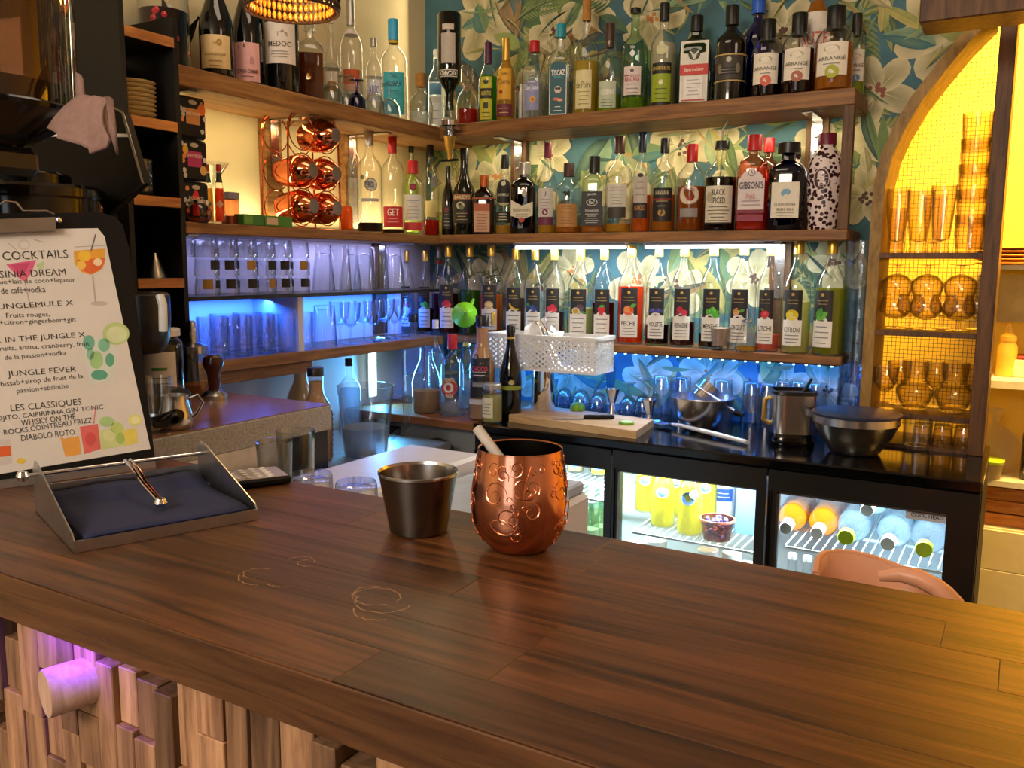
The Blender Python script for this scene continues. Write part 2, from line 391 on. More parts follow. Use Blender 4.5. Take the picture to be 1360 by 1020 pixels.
    K.new(hs.outputs[0], b.inputs['Base Color'])
    me.materials.append(m); mk('wallpaper_print', me, None, wall_back)
wallpaper()
# ================================================================ shelves
def shelf(name, label, boards, loc):
    t = thing(name, label, 'shelf', loc)
    for nm, b, m in boards: box(nm, *b, M(m), t, bev=.002)
    return t
XL, YB = -1.70, 2.40
s_tl = shelf('wall_shelf', 'thick oak shelf high on the plaster wall, carrying wine bottles', [('board', (-1.9, XL, 1.36, 2.6, 1.790, 1.835), 'oak')], (-1.8, 1.98, 1.79))
s_tb = shelf('wall_shelf', 'oak shelf high on the floral wallpaper, carrying the top row of spirits', [('board', (XL, -.41, YB, 2.6, 1.798, 1.840), 'oak_x')], (-1.05, 2.5, 1.798))
s_ml = shelf('wall_shelf', 'oak shelf on the plaster wall that holds the copper mug rack', [('board', (-1.9, XL, 1.38, 2.6, 1.455, 1.482), 'oak')], (-1.8, 1.98, 1.455))
s_mb = shelf('wall_shelf', 'dark oak shelf above the white tube lights, carrying the whiskies', [('board', (XL, -.41, YB, 2.6, 1.457, 1.485), 'oak_x')], (-1.05, 2.5, 1.457))
s_lb = shelf('wall_shelf', 'pale wooden shelf with a row of syrup bottles, dotted with lights below', [('board', (-1.68, -.41, 2.42, 2.6, 1.126, 1.150), 'oak_x')], (-1.05, 2.5, 1.126))
s_ll = shelf('wall_shelf', 'low oak shelf carrying cut glass tumblers in blue light', [('board', (-1.9, XL, 1.30, 2.42, 1.118, 1.147), 'oak'), ('support_rail', (-1.74, -1.715, 1.32, 1.80, 1.085, 1.118), 'oak')], (-1.8, 1.85, 1.085))
s_gl = shelf('wall_shelf', 'thin dark shelf carrying rows of upturned tumblers', [('board', (-1.9, XL, 1.38, 2.40, 1.296, 1.306), 'black_satin')], (-1.8, 1.9, 1.296))
box('divider', -1.885, -1.71, 1.745, 1.765, 1.147, 1.296, M('white_wall'), s_ll)
# brackets: a steel L and a wooden upright behind it
def bracket(par, x, y, z, along, up=.33, wm='post_wood'):
    """steel angle under a shelf: along 'x' the arm runs to -x from the wall at left, 'y' it runs to -y from the back wall"""
    if along == 'y':
        box('upright', x-.03, x+.03, 2.575, 2.6, z-up, z, M(wm), par)
        vf = J(boxv(x-.014, x+.014, 2.44, 2.575, z-.005, z-.0005), boxv(x-.014, x+.014, 2.570, 2.575, z-.16, z-.0005))
        for k in (.05, .09, .13): vf = J(vf, xf(rev([(0, .004), (.004, .003), (.005, 0)], 8), Matrix.Translation((x, 2.57, z-k)) @ Matrix.Rotation(R(90), 4, 'X')))
    else:
        box('upright', -1.9, -1.87, y-.03, y+.03, z-up, z, M(wm), par)
        vf = J(boxv(-1.87, -1.72, y-.014, y+.014, z-.005, z-.0005), boxv(-1.87, -1.865, y-.014, y+.014, z-.16, z-.0005))
    mk('bracket', vf, M('steel'), par, world=True)
bracket(s_tb, -1.50, 0, 1.798, 'y'); bracket(s_tb, -.535, 0, 1.798, 'y')
bracket(s_tl, 0, 1.43, 1.79, 'x'); bracket(s_tl, 0, 1.83, 1.79, 'x', wm='oak'); bracket(s_tl, 0, 2.16, 1.79, 'x', wm='oak')
bracket(s_mb, -.62, 0, 1.457, 'y', .30); bracket(s_ml, 0, 1.415, 1.455, 'x', .30, 'oak'); bracket(s_ml, 0, 2.30, 1.455, 'x', .30)
box('end_post', -.437, -.41, 2.40, 2.425, 1.4851, 1.7979, M('post_wood'), s_tb, .001)
# light fittings under the shelves
def tubelight(x0, x1, label):
    t = thing('tube_light', label, 'light', ((x0+x1)/2, 2.45, 1.44), group='white tube lights')
    box('housing', x0, x1, 2.44, 2.464, 1.448, 1.4569, M('white_wall'), t)
    box('diffuser', x0+.003, x1-.003, 2.443, 2.461, 1.4385, 1.448, M('tube_white'), t, .003)
xs = [at(u, 322, 'y', 2.45)[0] for u in (684, 832, 856, 1037)]
tubelight(xs[0], xs[1], 'white tube light under the whisky shelf, nearer the corner')
tubelight(xs[2], xs[3], 'longer white tube light under the whisky shelf, nearer the arch')
t = thing('light_strip', 'strip of small white-blue lights under the syrup shelf edge', 'light strip', (-1.05, 2.43, 1.122))
box('tape', -1.62, -.42, 2.425, 2.435, 1.1236, 1.1259, M('black_matt'), t)
_led = rev([(0, -.004), (.003, -.0025), (.0035, 0)], 8)
_lm = None
for i in range(36):
    o = mk('light_dot', _led if _lm is None else _lm, M('led_blue'), t); _lm = o.data
    o.location = (-1.60+i*.0333+1.05, 0, .0015)
t = thing('light_strip', 'upright strip of bright blue-white light in the corner below the shelves', 'light strip', (-1.875, 2.2, .93))
box('tape', -1.885, -1.878, 2.235, 2.275, .94, 1.112, M('white_wall'), t)
box('lamp', -1.878, -1.872, 2.24, 2.27, .945, 1.108, M('led_cyan'), t)
# ================================================================ arched niche with shelves, wire mesh behind
t = thing('niche_shelf', 'arched wooden niche shelving full of glasses, backed by wire mesh', 'shelf', (-.23, 2.55, .92))
fr = []
inn = [(-.333, .92), (-.333, 1.50), (-.331, 1.60), (-.318, 1.67), (-.295, 1.73), (-.258, 1.80), (-.212, 1.865), (-.162, 1.93), (-.11, 1.985)]
outp = [(-.361, .92)]+ARCH[1:9]
n = len(inn); V = []
for y in (2.44, 2.62):
    V += [(x, y, z) for x, z in outp]+[(x, y, z) for x, z in inn]
F = []
for i in range(n-1):
    F += [(i, i+1, n+i+1, n+i), (2*n+i+1, 2*n+i, 3*n+i, 3*n+i+1), (i, 2*n+i, 2*n+i+1, i+1), (n+i+1, 3*n+i+1, 3*n+i, n+i)]
F += [(0, n, 3*n, 2*n), (n-1, 3*n-1, 4*n-1, 2*n-1)]
V2 = [(x, y, z) for x, y, z in V]
mk('arch_frame', (V2, F), M('arch_wood'), t, world=True)
box('post', -.098, -.062, 2.42, 2.63, .92, 2.06, M('post_wood'), t, .002)
NZ = [1.425, 1.226, 1.012, .930]
for i, z in enumerate(NZ): box('shelf_board', -.333, -.098, 2.43, 2.62, z-.014, z, M('post_wood'), t, .001)
wv, wf = [], []
for i in range(26): 
    x = -.355+.0105*i; wv, wf = J((wv, wf), boxv(x-.0006, x+.0006, 2.626, 2.6274, .95, 2.03))
for i in range(100):
    z = .955+.0108*i; wv, wf = J((wv, wf), boxv(-.36, -.09, 2.6255, 2.6269, z-.0006, z+.0006))
tag(mk('wire_mesh', (wv, wf), M('black_satin'), t, world=True), kind='stuff')
# beam over the passage
tag(mk('trim_2', boxv(*[float(at(1221, 20, 'y', 2.1)[0]), .6], 2.10, 2.22, 1.903, 1.955, .003), M('post_wood')), kind='structure')
# ================================================================ bar counter: staves side by side
bar = thing('bar_counter', 'long dark brown bar counter of wooden staves with worn ring marks', 'bar counter', (-.5, .62, 0))
rnd = random.Random(5); rows = 7; y0, y1 = .424, .817; wd = (y1-y0)/rows
for r_ in range(rows):
    x = -1.75-rnd.uniform(0, .3)
    while x < .95:
        L = rnd.uniform(.28, .55); xa, xb = max(x, -1.75), min(x+L, .95)
        if xb-xa > .02:
            cy = y0+wd*(r_+.5); dz = rnd.uniform(-.0004, 0)
            o = mk('stave', boxv(-(xb-xa)/2+.00004, (xb-xa)/2-.00004, -wd/2+.00004, wd/2-.00004, -.029, dz*.5, .00035), M('bar_stave'), bar)
            o.location = ((xa+xb)/2+.5, cy-.62, 1.10)
        x += L
box('under_board', -1.75, .95, .440, .80, 1.041, 1.0705, M('bar_edge'), bar, .002)
box('edge_strip', -1.75, .95, .4215, .4239, 1.0708, 1.0992, M('bar_edge'), bar, .0008)
box('backing', -1.75, .95, .497, .52, 0, 1.0409, M('black_matt'), bar)
rnd = random.Random(9); x = -1.15
while x < -.18:
    wd = rnd.choice((.026, .030, .034, .038)); z = 1.0405-rnd.uniform(0, .05) if rnd.random() < .35 else 1.0405
    first = True
    while z > .72:
        h = rnd.choice((.055, .08, .11, .15)); 
        if not first and rnd.random() < .16: z -= rnd.uniform(.03, .05)
        yf = .462+rnd.choice((0, .001, .003, .006)); o = mk('plank', boxv(-wd/2+.0006, wd/2-.0006, -.018, .018, -h/2+.0005, h/2-.0005, .001), M('patch'), bar)
        o.location = (x+wd/2+.5, yf+.018-.62, z-h/2); z -= h; first = False
    x += wd
mk('plank_wall', boxv(-1.75, -1.152, .465, .497, .3, 1.04), M('patch'), bar, world=True)
plain('scratch', '#a07a58', .6)
def ring(cx, cy, r, a0, a1, wv_=.0006, jit=.003):
    P = [(cx+(r+math.sin(k*1.7)*jit*.3)*math.cos(R(a)), cy+(r*.85+math.cos(k*2.3)*jit*.3)*math.sin(R(a)), 1.1001) for k, a in enumerate(np.linspace(a0, a1, 14))]
    V, F = [], []
    for i, p in enumerate(P):
        d = Vector(p)-Vector((cx, cy, 1.1001)); d.normalize(); k = wv_*(.4+abs(math.sin(i*2.1)))
        V += [tuple(Vector(p)-d*k), tuple(Vector(p)+d*k)]
    F = [(2*i, 2*i+1, 2*i+3, 2*i+2) for i in range(len(P)-1)]
    return V, F
vf = ([], [])
for (u, v, r, a, b) in ((500, 792, .022, 0, 330), (497, 788, .019, 40, 250), (508, 800, .025, 180, 380), (500, 812, .020, 190, 330), (345, 762, .016, 90, 270), (350, 766, .024, 200, 300), (400, 745, .014, 10, 200), (408, 748, .010, 120, 330), (378, 770, .02, 250, 330)):
    p = at(u, v, 'z', 1.1); vf = J(vf, ring(p[0], p[1], r, a, b))
mk('ring_marks', vf, M('scratch'), bar, world=True)
p = at(122, 902, 'y', .468); ax = Vector((-.28, -.95, -.02)).normalized()
pg = thing('coat_peg', 'round pale wooden peg on the plank bar front, glowing violet', 'peg', tuple(p))
q = ax.to_track_quat('Z', 'Y').to_matrix().to_4x4()
wood('peg_wood', '#b08a78', '#cfae9a', .5, (30, 30, 3), .05)
mk('dowel', xf(rev([(0, -.02), (.0225, -.02), (.0225, .039), (.0215, .041), (0, .041)], 32), q), M('peg_wood'), pg, smooth=True)
# ================================================================ bottles: glass wall, drink inside, stopper, printed labels
PROF = {   # (radius / half width, height / total height) up to the mouth
 'syrup':  [(0, 0), (.90, 0), (1, .015), (1, .56), (.97, .61), (.80, .68), (.52, .75), (.36, .80), (.31, .86), (.31, .95)],
 'bord':   [(0, 0), (.92, 0), (1, .015), (1, .62), (.95, .66), (.70, .72), (.42, .77), (.34, .82), (.33, .97)],
 'burg':   [(0, 0), (.92, 0), (1, .015), (1, .45), (.93, .54), (.70, .64), (.45, .74), (.34, .84), (.33, .97)],
 'spirit': [(0, 0), (.92, 0), (1, .015), (1, .58), (.96, .63), (.80, .68), (.50, .725), (.34, .76), (.31, .82), (.31, .95)],
 'tall':   [(0, 0), (.92, 0), (1, .015), (1, .50), (.95, .56), (.75, .64), (.48, .71), (.36, .77), (.33, .85), (.33, .95)],
 'square': [(0, 0), (.94, 0), (1, .02), (1, .60), (.95, .655), (.75, .70), (.42, .735), (.33, .76), (.33, .95)],
 'flask':  [(0, 0), (.94, 0), (1, .02), (1, .58), (.93, .66), (.70, .72), (.38, .76), (.30, .79), (.30, .95)],
 'gin':    [(0, 0), (.94, 0), (1, .02), (1, .64), (.96, .69), (.78, .74), (.44, .78), (.36, .80), (.36, .95)],
 'squat':  [(0, 0), (.93, 0), (1, .03), (1, .58), (.92, .67), (.62, .74), (.38, .78), (.33, .84), (.33, .95)],
 'baileys':[(0, 0), (.90, 0), (.95, .02), (1, .30), (.98, .45), (.80, .55), (.48, .63), (.36, .70), (.32, .80), (.32, .97)],
 'pear':   [(0, 0), (.94, 0), (1, .02), (.97, .42), (.93, .56), (.70, .62), (.36, .66), (.27, .70), (.25, .96)],
 'curvy':  [(0, 0), (.80, 0), (.84, .02), (.88, .20), (.97, .42), (1, .60), (.94, .72), (.72, .80), (.50, .84), (.46, .88), (.46, .96)],
 'juice':  [(0, 0), (.90, 0), (1, .03), (1, .45), (.90, .56), (.68, .68), (.48, .78), (.42, .84), (.42, .95)],
 'jar':    [(0, 0), (.90, 0), (1, .03), (1, .78), (.92, .84), (.80, .87), (.80, .96)],
 'deca':   [(0, 0), (.85, 0), (1, .06), (1, .38), (.85, .52), (.45, .62), (.30, .66), (.42, .72), (.38, .74)],
 'ribbed': [(0, 0), (.95, 0), (1, .02)]+[(1-.05*(k % 2), .04+.028*k) for k in range(17)]+[(.90, .55), (.70, .64), (.50, .70), (.44, .76), (.44, .92)],
}
WHITE, BLACKI, GOLD, CREAM = '#f1ede2', '#15130f', '#c9a24a', '#e9dcb8'
plain('cap_black', '#0d0d0f', .35); plain('cap_gold', '#d2ab4f', .32, .75, .06); plain('cap_red', '#b5121b', .35); plain('cap_brown', '#43241a', .45)
plain('cap_purple', '#4d0f3c', .4); plain('cap_teal', '#1c8ea0', .4); plain('cap_navy', '#141c3a', .4); plain('cap_white', '#eceae6', .4); plain('cap_orange', '#b4571c', .4, .3)
plain('cap_silver', '#b6b4ae', .35, .8, .06); plain('cap_cork', '#a8742f', .7, var=.25, scale=60); plain('cap_blue', '#1d58c8', .35); plain('cap_sky', '#39a9d8', .4); plain('cap_wine', '#6a1030', .4)
plain('cap_lime', '#c3d516', .4)
glass('amber_glass', '#6a3510', .6); glass('green_glass', '#2f6b2c', .6); glass('pale_green', '#cfe6cf', .5); glass('navy_glass', '#1b3a72', .6); glass('blue_glass', '#1238c0', .6)
glass('pink_glass', '#f2b8a8', .5); glass('brown_glass', '#1d0b06', .6); plain('dark_glass', '#07090a', .08, coat=.5); plain('darkgreen_glass', '#0b120b', .08, coat=.5)
LQ = dict(lemonade='#ece23c', amber='#d98a1e', gold='#e3b23a', whisky='#b9651a', orange='#ef7a17', red='#d2301a', green='#3fae2a', dgreen='#3c7a1e', lime='#b8d22a', pale='#eee7c6', water='#e9eef0', dark='#1c0d0c', wine='#230a12',
          pink='#ef7f6a', peach='#e8541d', yellow='#e9c93a', lemon='#d9d58a', basil='#a8ab2b', brown='#7a3c17', choc='#b98560', clearblue='#cfe6f5', blackb='#0f0a0a', hibisc='#4a1020', milk='#dcae80')
for k, v in LQ.items(): liquid('liq_'+k, v, .12 if k in ('dark', 'wine', 'blackb', 'choc', 'hibisc', 'milk') else (.8 if k in ('water', 'clearblue') else .38))
BOT = []
def bottle_parts(t, h, w, kind, gl, liq=None, lev=.5, cap='cap_black', ch=.10, cr=1.12, dec=(), sy=1.0, n=2, seg=22):
    r = w/2; pr = PROF[kind]; prof = [(a*r, b*h) for a, b in pr]; hz = prof[-1][1]
    capz = h*(1-ch); nr = prof[-1][0]
    body = mk('body', rev(prof+[(nr*.8, hz)], seg, 1, sy, n), M(gl), t, smooth=True)
    zs = [p[1] for p in prof[1:]]; rs = [p[0] for p in prof[1:]]
    Rz = lambda z: float(np.interp(z, zs, rs))
    if liq:
        L = [(0, .006)]+[(max(.001, a*.955-.0008), max(b, .006)) for a, b in prof[1:] if b < lev*h]+[(Rz(lev*h)*.955-.0008, lev*h), (0, lev*h)]
        mk('liquid', rev(L, seg, 1, sy, n), M('liq_'+liq), t, smooth=True)
    if cap:
        c = nr*cr; mk('cap', rev([(nr*.6, capz), (c, capz), (c, h-.002), (c*.93, h), (0, h)], 18), M(cap), t, smooth=True)
    def srf(x, z, off):
        q = Rz(z)
        if n > 2.5: return (x, -(q*sy+off), z)
        a = x/max(q, 1e-4); X, Y = shp(a-math.pi/2, 1, sy); return (X*(q+off), Y*(q+off), z)
    lab_ = None
    for i, d in enumerate(dec):
        on = lab_ or t      # print sits on the label under it
        off = .0005+.00035*i; k = d[0]
        if k == 'L':       # label: z0 z1 half-width(R) colour
            z0, z1, hw = d[1]*h, d[2]*h, d[3]*r; V, F = [], []; nz_ = 1 if abs(Rz(z0)-Rz(z1)) < 1e-5 else 4; nx = 8
            for b in range(nz_+1):
                for a in range(nx+1): V.append(srf(-hw+2*hw*a/nx, z0+(z1-z0)*b/nz_, off))
            F = [(b*(nx+1)+a, b*(nx+1)+a+1, (b+1)*(nx+1)+a+1, (b+1)*(nx+1)+a) for b in range(nz_) for a in range(nx)]
            lab_ = mk('label', (V, F), ink(d[4]), t, smooth=True)
        elif k == 'B':     # ring band all round
            zz = np.linspace(d[1]*h, d[2]*h, 4); mk('band', rev([(Rz(z)+off, z) for z in zz], seg, 1, sy, n), ink(d[3]), t, smooth=True)
        elif k == 'T':     # lettering: text zc width(R) height(h) colour
            v2, F = text2d(d[1], d[3]*r, d[4]*h, .012); mk('lettering', ([srf(x, z+d[2]*h, off) for x, z in v2], F), ink(d[5]), on)
        elif k == 'D':     # disc emblem: xc zc rx rz (R) colour
            v2, F = disc2d(d[1]*r, d[2]*h, d[3]*r, d[4]*r); mk('emblem', ([srf(x, z, off) for x, z in v2], F), ink(d[5]), on)
        elif k == 'K':     # fine print lines: z0 z1 count half-width colour
            vf = ([], [])
            for j in range(d[3]):
                z = d[1]*h+(d[2]-d[1])*h*j/max(1, d[3]-1); hw = d[4]*r*(.6+.4*abs(math.sin(j*2.3+h*90)))
                v2, F = rect2d(-hw, hw, z-.0011, z+.0011, 4); vf = J(vf, ([srf(x, zz, off) for x, zz in v2], F))
            mk('fine_print', vf, ink(d[5]), on)
        elif k == 'P':     # free outline in units of R: (x, z) about centre zc
            v2 = [(x*r, d[1]*h+z*r) for x, z in d[2]]; mk('emblem', ([srf(x, z, off) for x, z in v2], [tuple(range(len(v2)))]), ink(d[3]), on)
    return t
def bottle(u0, u1, vt, plane, val, zs, label, kind, gl, group=None, rz=0, name='bottle', cat='bottle', hh=None, **k):
    uc = (u0+u1)/2
    p = at(uc, 330 if zs > 1.4 else 470, plane, val)
    for _ in range(3):
        z = zs; q = _f*0
        # pixel row of the base
        lo, hi = 0., 1000.
        for _i in range(30):
            m_ = (lo+hi)/2
            if at(uc, m_, plane, val)[2] > zs: lo = m_
            else: hi = m_
        p = at(uc, lo, plane, val)
    h = hh or float(at(uc, vt, plane, val)[2]-zs); w = (u1-u0)/FPX*depth(p)*.94
    ang = math.atan2(-p[0], p[1])*.6 if plane == 'y' else math.atan2(-p[0], p[1])
    t = thing(name, label, cat, (p[0], p[1], zs+.0003), ang+R(rz), group)
    BOT.append([t, w/2, w/2*k.get('sy', 1.0), plane, zs]); return bottle_parts(t, h, w, kind, gl, **k)
# ================================================================ syrup bottles on the low back shelf
G = 'syrup bottles on the lit shelf'
def leafp(x, z, a, L, W):
    c, s = math.cos(R(a)), math.sin(R(a))
    return [(x+c*l*L-s*w_*W, z+s*l*L+c*w_*W) for l, w_ in ((0, 0), (.25, .4), (.55, .5), (.85, .25), (1, 0), (.85, -.25), (.55, -.5), (.25, -.4))]
def fruit(kind):
    D = lambda x, z, a, b, c: ('D', x, z, a, b, c)
    zc = .345
    P = lambda pts, c: ('P', zc, pts, c)
    if kind == 'mint': return [P(leafp(.1, -.1, a, .55, .5), c) for a, c in ((20, '#3d9a2a'), (80, '#6fce4a'), (140, '#4db035'), (-20, '#57b83c'))]
    if kind == 'banana': return [P([(-.35, .35), (-.25, .40), (-.1, .1), (.2, -.1), (.5, -.12), (.5, -.22), (.2, -.28), (-.15, -.12), (-.32, .1)], '#e6b922')]
    if kind == 'berry': return [D(x, zc+dz, .2, .2, c) for x, dz, c in ((-.3, .0, '#2a3a78'), (.0, .012, '#3b4f94'), (.3, .0, '#26346c'), (.12, -.02, '#40549c'))]+[P(leafp(-.2, .2, 150, .4, .3), '#4d9a3a')]
    if kind == 'rasp': return [D(x, zc+dz, .25, .25, c) for x, dz, c in ((-.2, .0, '#d6304a'), (.2, -.01, '#e04258'), (.05, .02, '#c92540'))]
    if kind == 'straw': return [P([(-.3, .2), (-.1, .32), (.1, .32), (.3, .2), (.25, -.1), (0, -.45), (-.25, -.1)], '#d8202c'), P(leafp(-.2, .3, 10, .5, .25), '#3f9a35')]
    if kind == 'peach': return [D(0, zc, .38, .36, '#e0602c'), D(-.1, zc+.01, .22, .25, '#f09a50'), P(leafp(.1, .25, 25, .5, .3), '#5a9a3c')]
    if kind == 'violet': return [D(x, zc+dz, .13, .13, c) for x, dz, c in ((-.4, .0, '#4a48a8'), (-.2, .012, '#5d5cc0'), (0, .0, '#3c3a98'), (.2, .012, '#5452b4'), (.4, 0, '#45439f'))]
    if kind == 'gren': return [D(-.1, zc+.02, .24, .24, '#c4203a'), D(.22, zc-.01, .24, .24, '#d23350'), D(-.25, zc-.015, .13, .13, '#8e1630')]
    if kind == 'almond': return [P(leafp(-.35, -.1, a, .6, .35), c) for a, c in ((60, '#c98a4a'), (30, '#e2ab6c'))]+[P(leafp(.1, .1, 30, .4, .25), '#5a9a3c')]
    if kind == 'litchi': return [D(0, zc, .33, .33, '#cf2238'), P(leafp(-.1, .3, 140, .3, .2), '#5a9a3c'), D(.05, zc+.008, .14, .14, '#e0596a')]
    if kind == 'lemon': return [D(0, zc, .42, .38, '#e5d024'), D(-.08, zc+.008, .18, .16, '#f2e45c')]
    if kind == 'basil': return [P(leafp(-.3, -.3, a, .9, .5), c) for a, c in ((70, '#4c9a34'), (40, '#6db84a'))]
    if kind == 'nut': return [D(0, zc, .36, .34, '#cfae78'), D(.05, zc+.006, .2, .2, '#e6cf9f')]
    if kind == 'passion': return [D(.15, zc+.02, .3, .28, '#5a4258'), D(-.15, zc-.015, .3, .28, '#efe7c8'), D(-.15, zc-.015, .2, .19, '#c6a428'), P(leafp(.2, -.2, 0, .4, .2), '#4d9a3a')]
    return []
SY = [ # u0 u1 vtop liquid level text fruit label-words depth
 (531, 551, 333, 'clearblue', .50, '', 'rasp', 'syrup bottle with a pink figure on its label, leftmost on the shelf', 2.45),
 (543, 564, 329, 'hibisc', .35, '', None, 'red-necked syrup bottle behind the leftmost pair', 2.54),
 (554, 578, 333, 'dark', .30, '', 'mint', 'syrup bottle with green mint label beside the leftmost bottle', 2.45),
 (573, 594, 328, 'hibisc', .45, '', None, 'second red-necked syrup bottle, behind near the corner', 2.54),
 (583, 612, 326, 'hibisc', .46, '', 'rasp', 'syrup bottle with crimson fruit above the red square bottle cap', 2.46),
 (607, 638, 326, 'dgreen', .50, '', None, 'syrup bottle of deep green drink with no visible label', 2.48),
 (636, 669, 325, 'orange', .46, '', 'nut', 'syrup bottle with a hazelnut on its label and orange drink', 2.48),
 (670, 701, 330, 'brown', .44, '', 'banana', 'syrup bottle with a banana on its label', 2.47),
 (693, 724, 330, 'clearblue', .52, '', 'berry', 'syrup bottle with blueberries on its label', 2.47),
 (720, 750, 330, 'hibisc', .30, '', 'rasp', 'syrup bottle with raspberries on its label behind the napkins', 2.47),
 (752, 787, 330, 'lemon', .36, '', 'passion', 'syrup bottle with a cut passion fruit on its label', 2.47),
 (784, 817, 329, 'hibisc', .42, '', 'straw', 'syrup bottle with a strawberry on its label, dark drink', 2.47),
 (818, 855, 325, 'peach', .58, 'PECHE', 'peach', 'syrup bottle full of bright orange peach drink', 2.47),
 (855, 889, 324, 'dark', .20, 'VIOLETTE', 'violet', 'syrup bottle with violet flowers on its label', 2.47),
 (888, 923, 323, 'hibisc', .24, 'GRENADINE', 'gren', 'syrup bottle with dark red berries, right of the violet one', 2.47),
 (926, 962, 322, 'dark', .14, 'MENTHE', 'mint', 'syrup bottle with mint leaves behind the cup of brown powder', 2.47),
 (965, 1002, 321, 'water', .20, 'ORGEAT', 'almond', 'syrup bottle with almonds behind the small flask', 2.47),
 (1002, 1034, 321, 'pink', .16, 'LITCHI', 'litchi', 'nearly empty syrup bottle with a red lychee on its label', 2.47),
 (1035, 1074, 319, 'lemon', .46, 'CITRON', 'lemon', 'syrup bottle with a lemon on its label, pale yellow drink', 2.46),
 (1077, 1119, 318, 'basil', .58, '', 'basil', 'syrup bottle of olive yellow drink with a green leaf, rightmost on the shelf', 2.46),
]
for u0, u1, vt, lq, lv, tx, fr_, lab, yy in SY:
    dec = []
    big = u1-u0 > 33
    red = 'red-necked' in lab
    if fr_ or tx:
        dec = [('L', .30, .565, .66, '#221f1e'), ('D', 0, .525, .11, .11, '#c9a24a'), ('T', 'Eyguebelle', .475, .75, .018, '#b99a4c'), ('K', .445, .455, 1, .45, '#9a8550'),
               ('L', .075, .30, .68, '#f0eee8'), ('D', 0, .30, .40, .26, '#f0eee8')]
        if tx: dec += [('T', tx, .215, 1.05, .045, '#2a2a2c'), ('K', .105, .165, 3, .5, '#77757a')]
        else: dec += [('K', .11, .25, 4, .5, '#6c6a70')]
        dec += fruit(fr_) if fr_ else []
    if red: dec = [('B', .80, .85, '#c8283a')]
    rzz = -22 if fr_ == 'basil' else (-10 if fr_ in ('lemon', 'litchi', 'almond') else 0)
    bottle(u0, u1, vt, 'y', yy, 1.150, lab, 'syrup', 'clear', G, rz=rzz, name='syrup_bottle', liq=lq, lev=lv, cap='cap_silver' if red else 'cap_gold', ch=.125, cr=1.14, dec=dec)
# ================================================================ top shelf of the back wall
ZT, ZM = 1.840, 1.485
G = 'bottles on the top back shelf'
def T_(u0, u1, vt, lab, kind, gl, yy=2.50, **k): return bottle(u0, u1, vt, 'y', yy, ZT, lab, kind, gl, G, **k)
T_(569, 592, 66, 'pale bottle with a blue printed label behind the upside-down bottle', 'bord', 'clear_heavy', 2.52, liq='water', lev=.6, cap='cap_white', dec=[('L', .08, .42, .8, '#dfe6e6'), ('L', .44, .58, .8, '#5f9ac4'), ('K', .15, .35, 3, .5, '#8899a6')])
T_(605, 636, 88, 'squat decanter of red-orange drink in the corner of the top shelf', 'deca', 'clear_heavy', 2.50, liq='red', lev=.30, cap='clear_heavy', ch=.26, cr=1.5, dec=[])
T_(634, 662, 57, 'bright green drink with purple cap and yellow palm label', 'tall', 'clear', liq='green', lev=.60, cap='cap_purple', ch=.25, cr=1.2, dec=[('L', .07, .58, .62, '#c9c22c'), ('P', .50, leafp(0, -.1, 60, .5, .25), '#1f2a12'), ('P', .50, leafp(0, -.1, 120, .5, .25), '#1f2a12'), ('P', .50, leafp(0, -.2, 90, .7, .2), '#1f2a12'), ('L', .32, .44, .6, '#2a2712'), ('T', 'ABSINTHE', .38, 1.0, .05, '#d8c94a'), ('L', .20, .27, .22, '#1f2a12'), ('K', .10, .15, 2, .4, '#3a4a14')])
T_(660, 688, 52, 'golden tequila bottle with gold cap and maroon lower label', 'tall', 'clear', liq='gold', lev=.75, cap='cap_gold', ch=.26, cr=1.2, dec=[('L', .27, .64, .75, '#dba42c'), ('T', 'Cuervo', .48, 1.2, .07, '#7a4a14'), ('T', 'José', .57, .5, .04, '#7a4a14'), ('D', -.3, .36, .2, .2, '#9a3a1c'), ('L', .08, .22, .8, '#6a1f36'), ('K', .12, .17, 2, .5, '#d9b46a')])
T_(691, 726, 55, 'clear tequila bottle with red cap and lilac arched label', 'squat', 'clear', liq='water', lev=.6, cap='cap_red', ch=.14, cr=1.3, dec=[('L', .13, .42, .60, '#8f93bd'), ('D', 0, .42, .60, .52, '#8f93bd'), ('T', 'San José', .40, 1.1, .075, '#f4f2fa'), ('D', .1, .26, .24, .24, '#d8a23a'), ('D', .1, .26, .12, .12, '#a8762a'), ('K', .47, .52, 2, .35, '#e6e6f5')])
T_(727, 760, 33, 'square clear bottle with teal owl label and teal cap', 'square', 'clear', n=5, liq='water', lev=.55, cap='cap_teal', ch=.14, cr=1.35, dec=[('L', .04, .55, .74, '#f0f2ee'), ('L', .05, .545, .68, '#12535f'), ('D', 0, .545, .66, .35, '#12535f'), ('T', 'TISCAZ', .475, 1.15, .06, '#f2f2ea'), ('T', 'TEQUILA', .425, .8, .025, '#58b8c4'), ('D', 0, .30, .30, .30, '#d9c6b8'), ('D', -.12, .31, .12, .12, '#1c1c1c'), ('D', .12, .31, .12, .12, '#1c1c1c'), ('D', -.15, .20, .28, .14, '#c46a5a'), ('D', .2, .19, .24, .12, '#e0a890'), ('K', .08, .12, 2, .4, '#e8e8e0')])
T_(759, 797, -4, 'tall pear decanter with wooden stopper and yellow fruit in it', 'pear', 'clear_heavy', liq='yellow', lev=.46, cap='cap_cork', ch=.20, cr=1.25, dec=[('L', .06, .38, .62, '#d9cf9a'), ('T', 'de Poire', .26, 1.1, .06, '#7a6a3a'), ('K', .10, .20, 4, .45, '#9a8a52')])
